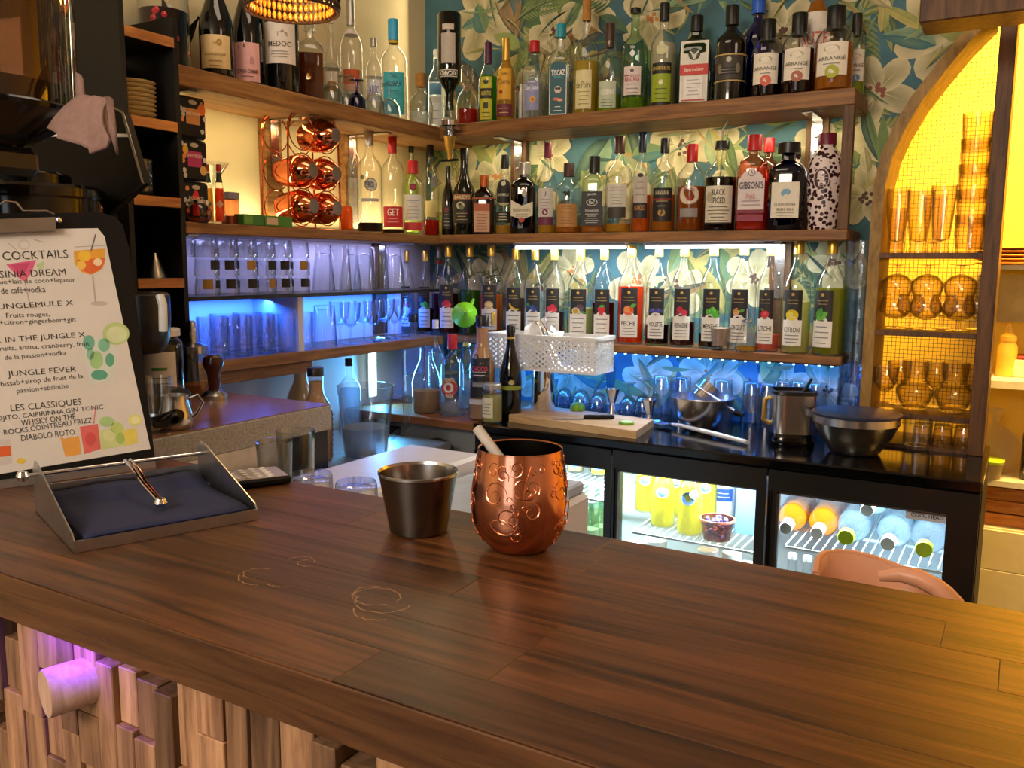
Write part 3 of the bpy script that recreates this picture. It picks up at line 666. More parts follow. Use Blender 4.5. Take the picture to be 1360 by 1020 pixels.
T_(790, 824, 32, 'slim tapering bottle with brown cap and dark bird emblem', 'burg', 'clear', liq='lime', lev=.22, cap='cap_brown', ch=.26, cr=1.15, dec=[('L', .07, .36, .75, '#b9c4a8'), ('T', 'VEDRENNE', .24, 1.2, .06, '#f0efe6'), ('P', .40, [(-.2, -.2), (.0, .1), (.25, .35), (.12, .05), (.25, -.2)], '#1c1a18'), ('K', .09, .16, 3, .5, '#6a7460')])
T_(822, 860, 12, 'pale green bottle with white diamond and lime drink at the bottom', 'spirit', 'pale_green', liq='lime', lev=.14, cap='cap_black', ch=.045, cr=1.25, dec=[('L', .16, .43, .66, '#d8ccc8'), ('T', 'MANZANA', .31, 1.1, .05, '#b0303c'), ('L', .34, .35, .6, '#8a2a34'), ('P', .55, [(0, -.3), (.22, 0), (0, .3), (-.22, 0)], '#dfe8e0'), ('K', .18, .26, 3, .45, '#8a7a78'), ('D', 0, .39, .13, .13, '#5a4a4a')])
T_(861, 897, 5, 'pale bottle with black cap and lime green label', 'spirit', 'clear', liq='pale', lev=.62, cap='cap_black', ch=.16, cr=1.25, dec=[('L', .03, .43, .80, '#17170f'), ('L', .07, .33, .78, '#94a81e'), ('T', 'CHARTREUSE', .38, 1.4, .035, '#d6b64a'), ('D', 0, .25, .16, .2, '#e8e2b8'), ('K', .10, .19, 3, .5, '#4e5a10'), ('D', 0, .55, .4, .4, '#dcdcae'), ('D', 0, .55, .32, .32, '#c8c896')])
stag = [('D', 0, .56, .36, .36, '#14180f'), ('D', 0, .56, .29, .29, '#3f4a34'), ('P', .55, [(-.08, -.2), (-.16, .05), (-.30, .2), (-.22, .24), (-.1, .12), (0, .02), (.1, .12), (.22, .24), (.30, .2), (.16, .05), (.08, -.2), (0, -.28)], '#d8d4c4')]
T_(899, 945, 22, 'square dark green bottle with white label, stag emblem and red band', 'flask', 'green_glass', 2.49, n=6, sy=.7, liq='dark', lev=.70, cap='cap_black', ch=.17, cr=1.25, dec=[('L', .035, .72, .86, '#1d3a22'), ('L', .045, .71, .82, '#ece8dc'), ('L', .055, .70, .76, '#d9d6c8')]+stag+[('L', .335, .45, .84, '#c3322a'), ('T', 'Jägermeister', .39, 1.2, .05, '#ecd9c8'), ('L', .07, .32, .56, '#e9e6e2'), ('K', .12, .28, 5, .45, '#a8a4a8'), ('L', .055, .065, .7, '#c3322a')])
T_(949, 993, 11, 'black rum bottle with ornate silver and gold label', 'spirit', 'dark_glass', 2.49, cap='cap_black', ch=.20, cr=1.35, dec=[('B', .20, .215, '#b59a5a'), ('L', .22, .46, .95, '#3a352c'), ('B', .465, .48, '#b59a5a'), ('D', 0, .42, .16, .16, '#b9b4a4'), ('L', .27, .34, .7, '#111111'), ('K', .29, .32, 2, .5, '#8a8478'), ('D', 0, .83, .22, .16, '#c2beb4'), ('D', -.55, .33, .14, .3, '#7a7262'), ('D', .55, .33, .14, .3, '#7a7262')])
T_(982, 1022, -6, 'cobalt blue glass bottle behind the white-labelled rums', 'spirit', 'blue_glass', 2.555, liq='clearblue', lev=.5, cap='cap_blue', ch=.17, cr=1.5)
T_(1056, 1104, -40, 'tall yellow-orange aperitif bottle with white label at the back', 'tall', 'clear', 2.555, liq='amber', lev=.75, cap='cap_white', ch=.1, dec=[('L', .20, .66, .92, '#ece4d8'), ('T', 'SUZE', .45, 1.5, .10, '#d8542a'), ('L', .33, .34, .8, '#d8542a'), ('K', .25, .30, 2, .6, '#a89a8a')])
def arrange(u0, u1, vt, yy, lab, lq, dot, rz):
    T_(u0, u1, vt, lab, 'squat', 'clear', yy, rz=rz, liq=lq, lev=.56, cap='cap_black', ch=.27, cr=1.45, dec=[('L', .17, .55, .86, '#e8e1d0'), ('D', 0, .47, .42, .20, '#b5aa94'), ('D', 0, .445, .30, .15, '#e8e1d0'), ('T', 'ARRANGÉ', .365, 1.45, .055, '#6a6458'), ('K', .30, .30, 1, .5, '#8a8272'), ('D', .05, .21, .34, .34, dot), ('T', 'R', .21, .2, .05, '#e8dcc8')])
arrange(1119, 1147, 19, 2.54, 'pale yellow arranged rum with a blue dot, at the shelf end', 'lime', '#5a8ab8', 10)
arrange(997, 1040, 27, 2.47, 'dark arranged rum with a coral red dot on its white label', 'dark', '#d2604a', 0)
arrange(1038, 1082, 24, 2.50, 'dark arranged rum with a brown dot on its white label', 'dark', '#a8634a', 0)
arrange(1081, 1133, 12, 2.47, 'golden arranged rum with a lime green dot on its white label', 'amber', '#a8b02a', -4)
c = bottle(686, 702, 112, 'y', 2.53, ZT, 'small white candle-like jar between gold and red-capped tequilas', 'jar', 'cap_white', cap='cap_white', ch=.04, name='jar', cat='jar')
# ================================================================ middle shelf of the back wall
G = 'bottles on the middle back shelf'
def M_(u0, u1, vt, lab, kind, gl, yy=2.49, **k): return bottle(u0, u1, vt, 'y', yy, ZM, lab, kind, gl, G, **k)
M_(583, 601, 221, 'slim black bottle with small red mark, beside the cream liqueur', 'burg', 'dark_glass', cap='cap_black', dec=[('L', .10, .42, .8, '#1c1a1c'), ('D', 0, .37, .3, .3, '#a8283a'), ('K', .15, .3, 4, .5, '#a8a4a0')])
M_(600, 635, 197, 'tall dark cream liqueur bottle with curved brown and gold label', 'baileys', 'darkgreen_glass', cap='cap_black', ch=.14, cr=1.05, dec=[('L', .14, .46, .82, '#20180f'), ('L', .40, .47, .82, '#8a5a30'), ('T', 'BAILEYS', .435, 1.3, .04, '#e8d8b0'), ('D', -.1, .34, .34, .3, '#c8c0a4'), ('D', 0, .32, .2, .2, '#6a7a4a'), ('K', .18, .25, 3, .5, '#a89a70')])
M_(627, 658, 233, 'square amber orange-liqueur bottle with orange cap', 'squat', 'amber_glass', n=5, liq='orange', lev=.55, cap='cap_orange', ch=.20, cr=1.2, dec=[('L', .05, .52, .72, '#c89a7a'), ('L', .40, .52, .72, '#b05a30'), ('K', .10, .34, 6, .5, '#8a5a44'), ('B', .60, .62, '#b5512a')])
M_(657, 684, 206, 'clear bottle with black domed label, gold drink at its foot', 'tall', 'clear', liq='gold', lev=.12, cap='cap_black', ch=.17, cr=1.25, dec=[('L', .40, .62, .75, '#15140f'), ('D', 0, .62, .74, .6, '#15140f'), ('T', 'BUSHMILLS', .50, 1.2, .035, '#d6d0b8'), ('D', 0, .64, .25, .25, '#c8c2a8'), ('L', .15, .29, .75, '#1a1912'), ('K', .19, .26, 3, .5, '#c8c2a8')])
M_(678, 714, 216, 'brown square whisky bottle with white label and white cap', 'gin', 'brown_glass', n=5, liq='dark', lev=.65, cap='cap_silver', ch=.17, cr=1.3, dec=[('P', .34, [(-.86, -.45), (0, -.75), (.86, -.45), (.86, .6), (0, .3), (-.86, .75)], '#d6cfb4'), ('T', 'Ballantine\'s', .34, 1.35, .05, '#8a8466'), ('D', 0, .20, .22, .2, '#a8342a'), ('K', .25, .28, 2, .5, '#9a946f'), ('D', .2, .56, .2, .25, '#b8ac94')])
M_(712, 740, 190, 'clear bottle with wine-red cap and white label with maroon base', 'tall', 'clear', liq='gold', lev=.10, cap='cap_wine', ch=.16, cr=1.2, dec=[('L', .10, .50, .80, '#d2ccc4'), ('L', .10, .19, .80, '#6a2440'), ('D', 0, .24, .3, .3, '#7a2a48'), ('T', 'J', .44, .2, .05, '#6a6460'), ('K', .28, .38, 4, .5, '#a09a94')])
M_(736, 773, 217, 'squat whisky bottle with black leaf drawing and tan paper label', 'squat', 'clear', liq='amber', lev=.12, cap='cap_brown', ch=.19, cr=1.25, dec=[('L', .10, .42, .86, '#b5854a'), ('K', .35, .38, 2, .6, '#8a5c2a'), ('K', .15, .30, 5, .6, '#8f6230'), ('P', .56, [(-.3, .1), (-.1, .2), (.1, .12), (.2, .3), (.3, .0), (.25, -.25), (.05, -.1), (-.1, -.28), (-.12, 0)], '#1a1712')])
M_(772, 804, 208, 'square whiskey bottle with black and white label and black cap', 'gin', 'clear', n=6, liq='amber', lev=.12, cap='cap_black', ch=.22, cr=1.35, dec=[('L', .10, .54, .92, '#141414'), ('L', .11, .53, .86, '#1f1f1f'), ('T', 'JACK', .50, .8, .035, '#d6d6d0'), ('D', 0, .40, .5, .30, '#cfcfc8'), ('D', 0, .40, .44, .25, '#1a1a1a'), ('T', 'No.7', .40, .5, .045, '#e0e0da'), ('T', 'TENNESSEE', .29, 1.2, .03, '#d0d0ca'), ('K', .14, .25, 5, .6, '#b0b0aa')])
M_(802, 839, 182, 'tall clear whisky bottle with pale label and dark lower band', 'spirit', 'clear', liq='gold', lev=.10, cap='cap_brown', ch=.17, cr=1.3, dec=[('L', .26, .50, .80, '#cfccc0'), ('K', .44, .47, 2, .6, '#6a665c'), ('K', .30, .40, 4, .5, '#9a9688'), ('L', .16, .27, .72, '#3a322c')])
M_(837, 864, 176, 'slim whisky bottle with navy cap and grey label', 'tall', 'clear', liq='orange', lev=.38, cap='cap_navy', ch=.20, cr=1.2, dec=[('L', .30, .56, .75, '#b9b0a4'), ('K', .38, .50, 3, .5, '#807868'), ('L', .15, .30, .78, '#1c2026'), ('T', 'NAKED', .25, 1.1, .05, '#b8823a'), ('D', 0, .57, .3, .2, '#20222c')])
M_(863, 897, 184, 'rum bottle with black label and a gold seven', 'spirit', 'clear', liq='amber', lev=.40, cap='cap_black', ch=.16, cr=1.2, dec=[('L', .12, .47, .86, '#17140f'), ('T', 'HAVANA', .42, 1.1, .045, '#d2c6a4'), ('L', .345, .36, .8, '#8a2a24'), ('D', 0, .21, .3, .3, '#a8843a'), ('T', '7', .21, .25, .07, '#17140f'), ('K', .28, .33, 2, .5, '#b09a6a')])
M_(896, 936, 192, 'amber rum bottle with red cap and round white label', 'squat', 'clear', liq='whisky', lev=.52, cap='cap_red', ch=.20, cr=1.2, dec=[('D', 0, .42, .72, .66, '#cdb49a'), ('D', 0, .42, .66, .60, '#dccbb4'), ('T', 'Bumbu', .48, .7, .04, '#8a5a44'), ('D', 0, .38, .2, .08, '#a8382a'), ('L', .17, .27, .62, '#8d8782')])
t = M_(932, 977, 188, 'dark spiced rum with torn white label and steel pourer', 'squat', 'clear', 2.48, liq='blackb', lev=.60, cap='cap_black', ch=.09, cr=1.4, dec=[('L', .08, .50, .92, '#d9d2bc'), ('T', 'BLACK', .43, .85, .065, '#23201a'), ('T', 'SPICED', .34, .85, .065, '#23201a'), ('K', .12, .27, 5, .7, '#6a6250'), ('L', .08, .10, .92, '#2a251c'), ('D', -.55, .38, .2, .3, '#b4aa90')])
mk('pourer', tube([(0, 0, .255), (.0, 0, .285), (.012, -.004, .31)], .003, 8), M('chrome'), t, smooth=True)
M_(1001, 1032, 184, 'second pink gin bottle standing behind the front one', 'gin', 'pink_glass', 2.56, liq='pink', lev=.6, cap='cap_red', ch=.15, cr=1.3)
M_(976, 1019, 180, 'pink gin bottle with red cap and silver-white label', 'gin', 'pink_glass', 2.48, n=4, liq='pink', lev=.26, cap='cap_red', ch=.16, cr=1.3, dec=[('L', .22, .54, .82, '#d9cdcb'), ('D', 0, .54, .70, .5, '#d9cdcb'), ('D', 0, .60, .24, .24, '#6a5a60'), ('D', 0, .60, .19, .19, '#e4dad8'), ('T', 'A', .60, .2, .045, '#6a5a60'), ('T', 'GIBSON\'S', .47, 1.5, .075, '#45383e'), ('T', 'Pink', .36, .6, .06, '#d0959a'), ('K', .27, .31, 2, .6, '#a08c90'), ('L', .185, .215, .86, '#7a2038'), ('L', .10, .17, .8, '#8c2a44')])
M_(1018, 1068, 190, 'navy blue gin bottle with cream square label and black cap', 'gin', 'navy_glass', 2.48, n=5, cap='cap_black', ch=.12, cr=1.7, liq='clearblue', lev=.3, dec=[('L', .14, .54, .74, '#dcd2bc'), ('L', .15, .53, .68, '#e4dcc8'), ('P', .42, [(-.25, .0), (-.1, .2), (.15, .22), (.3, .05), (.2, -.12), (.0, -.05), (-.15, -.2)], '#7aa8c8'), ('T', 'GUNPOWDER', .29, 1.15, .035, '#7a6e5a'), ('T', 'IRISH GIN', .235, .9, .035, '#7a6e5a'), ('K', .17, .20, 2, .5, '#a0947c')])
# leopard-pattern bottle
m, N, K_, b = newmat('leopard'); b.inputs['Roughness'].default_value = .25
tc = N.new('ShaderNodeTexCoord'); vo = N.new('ShaderNodeTexVoronoi'); vo.inputs['Scale'].default_value = 85; nz = N.new('ShaderNodeTexNoise'); nz.inputs['Scale'].default_value = 70
mxv = N.new('ShaderNodeMix'); mxv.data_type = 'VECTOR'; mxv.inputs['Factor'].default_value = .02
K_.new(tc.outputs['Object'], vo.inputs['Vector'])
rp = N.new('ShaderNodeValToRGB'); rp.color_ramp.interpolation = 'CONSTANT'; rp.color_ramp.elements[0].color = H('#33101e'); rp.color_ramp.elements[1].position = .48; rp.color_ramp.elements[1].color = H('#e3d3d0')
ad = N.new('ShaderNodeMath'); ad.operation = 'ADD'; sb = N.new('ShaderNodeMath'); sb.operation = 'MULTIPLY_ADD'; sb.inputs[1].default_value = .5; sb.inputs[2].default_value = -.25
K_.new(nz.outputs['Fac'], sb.inputs[0]); K_.new(vo.outputs['Distance'], ad.inputs[0]); K_.new(sb.outputs[0], ad.inputs[1]); K_.new(tc.outputs['Object'], nz.inputs['Vector'])
K_.new(ad.outputs[0], rp.inputs[0]); K_.new(rp.outputs[0], b.inputs['Base Color'])
M_(1068, 1117, 178, 'curvy bottle in dark red leopard print with wine-red cap', 'curvy', 'leopard', 2.47, cap='cap_wine', ch=.12, cr=1.1, dec=[('D', -.15, .52, .46, .62, '#d8c2c0'), ('D', -.15, .52, .40, .55, '#3d1424'), ('K', .53, .56, 2, .25, '#c8a8b0'), ('K', .46, .50, 2, .25, '#a8888e')])
M_(1037, 1066, 197, 'leopard print bottle mostly hidden behind the navy gin', 'curvy', 'leopard', 2.565, cap='cap_black', ch=.1)
# ================================================================ middle shelf of the left wall: spirits towards the corner
G = 'bottles on the left middle shelf'
ZML = 1.482
def ML(u0, u1, vt, lab, kind, gl, xx=-1.79, **k): return bottle(u0, u1, vt, 'x', xx, ZML, lab, kind, gl, G, **k)
ML(462, 482, 163, 'clear bottle with black cap right behind the copper mugs', 'spirit', 'clear', -1.85, liq='water', lev=.5, cap='cap_black')
ML(474, 510, 172, 'clear bottle with round silver-grey label and dark drink at its foot', 'spirit', 'clear', -1.77, liq='blackb', lev=.10, cap='cap_silver', ch=.16, cr=1.15, dec=[('D', .1, .46, .5, .5, '#3a3a3c'), ('D', .1, .46, .44, .44, '#c9c9c6'), ('T', 'PEROL', .46, .75, .06, '#3a3a3c'), ('D', -.6, .53, .18, .18, '#55575a'), ('L', .30, .33, .7, '#a8a8a6')])
ML(506, 539, 175, 'clear bottle with red cap and slanted red label', 'spirit', 'clear', -1.78, liq='blackb', lev=.05, cap='cap_red', ch=.21, cr=1.2, dec=[('L', .07, .27, .92, '#c4242c'), ('T', 'GET', .215, 1.0, .07, '#f2efec'), ('K', .12, .15, 2, .5, '#e8b4b4')])
ML(537, 557, 183, 'green-necked bottle with black cap, rear of the left row', 'tall', 'clear', -1.86, liq='lime', lev=.7, cap='cap_black', ch=.15, dec=[('B', .66, .74, '#58a83a')])
ML(533, 565, 214, 'gin bottle with red cap, red wax seal and white label', 'gin', 'clear', -1.76, liq='water', lev=.5, cap='cap_red', ch=.17, cr=1.3, dec=[('L', .20, .54, .78, '#d2d0c8'), ('D', 0, .64, .32, .32, '#6a1424'), ('D', 0, .64, .22, .22, '#8a2434'), ('K', .43, .46, 2, .5, '#7a8a9a'), ('K', .24, .38, 4, .55, '#a0a09c'), ('L', .06, .17, .9, '#b8303a')])
ML(563, 588, 183, 'clear bottle with orange-red drink at its foot, nearest the corner', 'spirit', 'clear', -1.77, liq='red', lev=.17, cap='cap_black', ch=.19, cr=1.3, dec=[('D', .5, .55, .45, .6, '#8a8682'), ('L', .20, .36, .6, '#d6c88a')])
ML(452, 470, 253, 'small carafe of orange juice beside the copper mugs', 'juice', 'clear', -1.76, liq='orange', lev=.62, cap=None, name='carafe', cat='carafe')
# ================================================================ top shelf of the left wall
G = 'bottles on the top left shelf'; ZTL = 1.835
def TL(u0, u1, vt, lab, kind, gl, xx=-1.78, **k): return bottle(u0, u1, vt, 'x', xx, ZTL, lab, kind, gl, G, **k)
TL(266, 313, -45, 'dark wine bottle with cream label and crest', 'burg', 'dark_glass', -1.79, rz=-6, cap='cap_black', ch=.15, dec=[('L', .10, .38, .95, '#dcc08a'), ('D', .25, .315, .16, .2, '#a8843c'), ('T', 'BOURGOGNE', .215, 1.2, .022, '#8a6a34'), ('K', .12, .16, 2, .5, '#a8884c'), ('T', '24', .31, .2, .015, '#a8884c')])
TL(311, 351, -45, 'dark wine bottle with a pink label', 'burg', 'dark_glass', -1.79, rz=-6, cap='cap_black', ch=.15, dec=[('L', .05, .36, .95, '#dca6a4'), ('P', .31, [(-.55, -.05), (-.1, .05), (-.12, .3), (-.55, .2)], '#2a1f20'), ('P', .20, [(.2, -.1), (.5, -.1), (.5, .25), (.35, .45), (.2, .25)], '#b88684'), ('T', 'COPAIN COMME', .13, 1.5, .032, '#5a3434'), ('K', .09, .09, 1, .6, '#8a5a5a')])
TL(333, 358, -40, 'dark wine bottle with a plain white label, squeezed behind', 'burg', 'dark_glass', -1.865, cap='cap_black', ch=.15, dec=[('L', .18, .45, .95, '#d8d0c4'), ('T', 'M', .33, .3, .04, '#8a8278')])
TL(351, 400, -48, 'dark red wine bottle with wide white label and château crest', 'bord', 'dark_glass', -1.77, rz=-6, cap='cap_wine', ch=.15, dec=[('L', .22, .53, .96, '#d9cdc0'), ('P', .44, [(-.1, -.15), (.45, -.15), (.45, .1), (.3, .1), (.18, .25), (.05, .1), (-.1, .1)], '#9a8e84'), ('T', 'MEDOC', .365, 1.3, .04, '#4a423e'), ('K', .27, .31, 3, .5, '#9a8e84')])
TL(395, 432, 25, 'square decanter of dark brown spirit beside the white-labelled wine', 'square', 'clear_heavy', -1.78, n=5, liq='brown', lev=.57, cap='clear_heavy', ch=.16, cr=1.3)
TL(431, 452, 18, 'clear bottle with white and brown label behind crystal glasses', 'burg', 'clear', -1.86, liq='water', lev=.5, cap='cap_white', dec=[('L', .30, .42, .85, '#f0eada'), ('L', .22, .32, .6, '#a8742c')])
TL(452, 484, 0, 'tall clear vodka bottle with silver cap and orange mark', 'spirit', 'clear', -1.85, liq='water', lev=.4, cap='cap_silver', ch=.22, cr=1.15, dec=[('L', .28, .40, .75, '#c85a2c'), ('L', .22, .28, .75, '#d8a890'), ('B', .70, .74, '#d8cfc4')])
TL(477, 500, 53, 'small clear bottle with blue lettering on a white label', 'squat', 'clear', -1.87, liq='water', lev=.4, cap='cap_silver', dec=[('L', .24, .50, .85, '#e9ebf0'), ('T', 'ABSO', .38, 1.3, .10, '#2448a8')])
TL(492, 529, 29, 'clear rum bottle with sky blue cap and turquoise label', 'spirit', 'clear', -1.84, liq='water', lev=.45, cap='cap_sky', ch=.20, cr=1.3, dec=[('L', .08, .48, .85, '#45b5c4'), ('T', 'TABU', .44, .6, .05, '#1d5a68'), ('T', 'RIVIERA', .37, 1.1, .05, '#1d5a68'), ('K', .15, .3, 3, .4, '#2a7a88'), ('B', .77, .80, '#c9a83a')])
TL(528, 562, 100, 'round crystal decanter with cork, last before the corner', 'deca', 'clear_heavy', -1.78, liq='water', lev=.25, cap='cap_cork', ch=.26, cr=1.2)
# ================================================================ glassware shapes
def gprof(kind, r, h):
    P = {'tumbler': [(0, 0), (.80, 0), (.84, .02), (1, 1), (.96, 1), (.80, .10), (0, .09)],
         'short':   [(0, 0), (.84, 0), (.90, .05), (1, .6), (1, 1), (.95, 1), (.94, .6), (.84, .14), (0, .12)],
         'cut':     [(0, 0), (.90, 0), (.95, .04), (.97, .35), (.93, .38), (.98, .42), (1, 1), (.94, 1), (.90, .15), (0, .12)],
         'beer':    [(0, 0), (.62, 0), (.66, .05), (.60, .10), (.66, .18), (.86, .55), (1, .92), (1, 1), (.95, 1), (.95, .92), (.80, .55), (.58, .2), (0, .16)],
         'snifter': [(0, 0), (.72, 0), (.72, .02), (.12, .06), (.09, .22), (.12, .30), (.60, .36), (.95, .52), (1, .64), (.92, .84), (.80, 1), (.77, 1), (.88, .84), (.95, .64), (.90, .53), (.58, .39), (0, .33)],
         'goblet':  [(0, 0), (.78, 0), (.78, .02), (.14, .05), (.09, .30), (.14, .40), (.55, .47), (.90, .66), (1, 1), (.96, 1), (.86, .67), (.52, .50), (0, .43)],
         'shot':    [(0, 0), (.80, 0), (.85, .05), (1, 1), (.94, 1), (.80, .2), (0, .16)],
         'martini': [(0, 0), (.62, 0), (.62, .02), (.08, .05), (.06, .60), (1, 1), (.98, 1), (.05, .64), (0, .63)],
         'bowlg':   [(0, 0), (.62, 0), (.66, .03), (.60, .08), (.74, .2), (1, .55), (1, .75), (.78, .9), (.80, 1), (.76, 1), (.74, .9), (.96, .74), (.95, .56), (.70, .22), (0, .12)]}[kind]
    return [(a*r, b*h) for a, b in P]
_gm = {}
def gl(kind, r, h, loc, label, group, flip=False, mat='clear', name='glass', cat='glass', seg=18, rz=0, band=None):
    key = (kind, round(r, 4), round(h, 4), flip, mat)
    if key not in _gm:
        vf = rev(gprof(kind, r, h), seg)
        if flip: vf = ([(x, -y, h-z) for x, y, z in vf[0]], vf[1])
        me = mk('tmp', vf, M(mat), smooth=True); _gm[key] = me.data; bpy.data.objects.remove(me)
    if band is None:
        o = mk(name, _gm[key], None, loc=(loc[0], loc[1], loc[2]+.0003), rot=(0, 0, rz)); return tag(o, label, cat, group)
    t = thing(name, label, cat, (loc[0], loc[1], loc[2]+.0003), rz, group); mk('bowl', _gm[key], None, t)
    for nm, z0, z1, a0, a1, m_ in band:
        V = [(r*1.004*math.cos(R(a0+(a1-a0)*i/6)), r*1.004*math.sin(R(a0+(a1-a0)*i/6)), z) for z in (z0*h, z1*h) for i in range(7)]
        mk(nm, (V, [(i, i+1, i+8, i+7) for i in range(6)]), m_, t)
    return t
# ================================================================ back-bar fridge
FX0, FX1, FY, FZ = -1.385, -.05, 2.13, .92
plain('enamel', '#dfe2e2', .25)
fr = thing('bar_fridge', 'long black three-door bar fridge with lit glass doors', 'fridge', (-.72, 2.35, 0))
plain('fridge_inner', '#dfe6ea', .4, var=.03)
IY0, IY1 = 2.18, 2.565
vf = J(boxv(FX0, FX1, FY-.01, 2.595, .895, FZ, .004))
mk('worktop', vf, M('black_gloss'), fr, world=True)
mk('body', J(boxv(FX0, FX0+.03, FY+.03, 2.595, .06, .895), boxv(FX1-.03, FX1, FY+.03, 2.595, .06, .895), boxv(FX0+.03, FX1-.03, 2.57, 2.595, .06, .895), boxv(FX0+.03, FX1-.03, FY+.03, 2.57, .06, .10), boxv(FX0+.03, FX1-.03, FY+.03, 2.57, .865, .895), boxv(FX0+.02, FX1-.02, FY+.06, 2.58, 0, .06)), M('black_matt'), fr, world=True)
mk('lining', J(boxv(FX0+.031, FX0+.036, FY+.04, 2.569, .101, .864), boxv(FX1-.036, FX1-.031, FY+.04, 2.569, .101, .864), boxv(FX0+.036, FX1-.036, 2.563, 2.569, .101, .864)), M('fridge_inner'), fr, world=True)
glow('fridge_lamp', '#eaf6ff', 6.0)
box('lamp', FX0+.06, FX1-.06, 2.205, 2.225, .853, .8645, M('fridge_lamp'), fr)
gx = []
for ua, ub, vt in ((648, 803, 606), (822, 1005, 632), (1033, 1259, 660)):
    gx.append((at(ua, vt, 'y', FY)[0], at(ub, vt, 'y', FY)[0]))
bounds = [FX0, (gx[0][1]+gx[1][0])/2, (gx[1][1]+gx[2][0])/2, FX1]
for i in range(3):
    a, b = bounds[i]+.002, bounds[i+1]-.002; ga, gb = gx[i]; z0, z1, g0, g1 = .075, .89, .15, .835
    d = mk('door', J(boxv(a, ga, FY, FY+.03, z0, z1), boxv(gb, b, FY, FY+.03, z0, z1), boxv(ga, gb, FY, FY+.03, z0, g0), boxv(ga, gb, FY, FY+.03, g1, z1)), M('black_satin'), fr, world=True)
    glass('fridge_pane', '#eef6f8', .3, .6)
    mk('pane', boxv(ga, gb, FY+.013, FY+.017, g0, g1), M('fridge_pane'), d, world=True)
    mk('seal', J(boxv(ga-.002, ga+.004, FY-.002, FY, g0, g1), boxv(ga-.002, gb, FY-.002, FY, g1-.003, g1)), M('steel_dark'), d, world=True)
    mk('handle', boxv(a+.003, a+.010, FY-.008, FY, .3, .84, .001), M('black_gloss'), d, world=True)
b = gx[2]
o = box('badge', b[1]-.085, b[1]-.001, FY+.010, FY+.0125, .812, .834, M('badge_grey', '#c9ccd0', .5), fr)
v2, F = text2d('COOL HEAD', .068, .009, .02); mk('lettering', ([(x+b[1]-.040, FY+.0095, z+.823) for x, z in v2], F), ink('#20242c'), o, world=True)
# wire shelves
def wires(z, x0, x1):
    vf = ([], [])
    for k in range(int((x1-x0)/.022)): vf = J(vf, boxv(x0+.022*k, x0+.022*k+.003, 2.20, 2.555, z-.003, z))
    for y in (2.198, 2.37, 2.553): vf = J(vf, boxv(x0, x1, y, y+.005, z-.009, z-.0031))
    return vf
def zrow(u, v): return float(at(u, v, 'y', 2.2)[2])
ZF2, ZF3 = zrow(910, 716), zrow(1150, 741); ZF1 = zrow(780, 660)
WSP = []
for i, z in enumerate((ZF1, ZF2, ZF3)):
    a, b = bounds[i]+.035, bounds[i+1]-.035
    o = mk('wire_shelf', wires(z, a, b), M('enamel'), fr, world=True)
    mk('wire_shelf', wires(z-.24, a, b), M('enamel'), fr, world=True)
G = 'lemonade bottles in the fridge'
def stand(u, v, y, w, h, kind, gl_, lab, zs, **k):
    p = at(u, v, 'y', y); t = thing(k.pop('name', 'bottle'), lab, k.pop('cat', 'bottle'), (p[0], y, zs+.0003), k.pop('ang', math.atan2(-p[0], y)*.7), k.pop('group', None))
    return bottle_parts(t, h, w, kind, gl_, **k)
bl = [('D', 0, .50, .52, .42, '#eef3f8'), ('P', .50, [(-.4, -.2), (-.2, .3), (.1, .1), (.35, .2), (.4, -.15), (0, -.3)], '#2b4b92'), ('D', .1, .52, .22, .18, '#dfe8f4')]
_fz = ZF2
stand(857, 670, 2.40, .062, .20, 'juice', 'clear', 'yellow lemonade bottle at the back left of the fridge', _fz, liq='lemonade', lev=.7, cap='cap_white', dec=bl, group=G)
stand(880, 690, 2.29, .070, .205, 'juice', 'clear', 'front yellow lemonade bottle nearest the middle fridge post', _fz, liq='lemonade', lev=.66, cap='cap_white', dec=bl, group=G)
stand(896, 690, 2.42, .064, .20, 'juice', 'clear', 'yellow lemonade bottle at the back between the two front ones', _fz, liq='lemonade', lev=.66, cap='cap_white', dec=bl, group=G)
stand(916, 690, 2.26, .072, .21, 'juice', 'clear', 'largest yellow lemonade bottle with blue disc, front of the fridge', _fz, liq='lemonade', lev=.66, cap='cap_white', dec=[('D', -.1, .50, .55, .5, '#5a86c4'), ('D', .35, .56, .35, .3, '#eef3f8')], group=G)
stand(936, 690, 2.40, .066, .205, 'juice', 'clear', 'yellow lemonade bottle behind the tub of berries', _fz, liq='lemonade', lev=.66, cap='cap_white', dec=bl, group=G)
stand(960, 690, 2.49, .07, .19, 'jar', 'cap_white', 'white milk jug with blue label in the fridge', _fz, cap='cap_blue', ch=.06, dec=[('L', .10, .45, .8, '#e8f0fa'), ('L', .25, .45, .85, '#2a5ab4'), ('K', .32, .38, 2, .6, '#f0f4fa')], name='milk_bottle')
# berry tub
p = at(952, 706, 'y', 2.25); glass('tub_plastic', '#e6b8a8', .4)
t = thing('berry_tub', 'round clear tub of purple berries on the fridge shelf', 'tub', (p[0], 2.25, ZF2+.0003))
mk('tub', rev([(0, 0), (.036, 0), (.046, .055), (.043, .055), (.034, .003), (0, .003)], 24), M('tub_plastic'), t, smooth=True)
mk('rim', rev([(.046, .053), (.0485, .053), (.0485, .058), (.044, .058)], 24), ink('#c96a52'), t, smooth=True)
rnd = random.Random(3); vf = ([], [])
for k in range(46):
    a, q = rnd.uniform(0, 6.28), .034*math.sqrt(rnd.random()); z = .012+rnd.random()*.045
    vf = J(vf, xf(rev([(0, -.007), (.0055, -.004), (.007, 0), (.0055, .004), (0, .007)], 7), Matrix.Translation((q*math.cos(a), q*math.sin(a), z))))
tag(mk('berries', vf, ink('#5a4a7a'), t, smooth=True), kind='stuff')
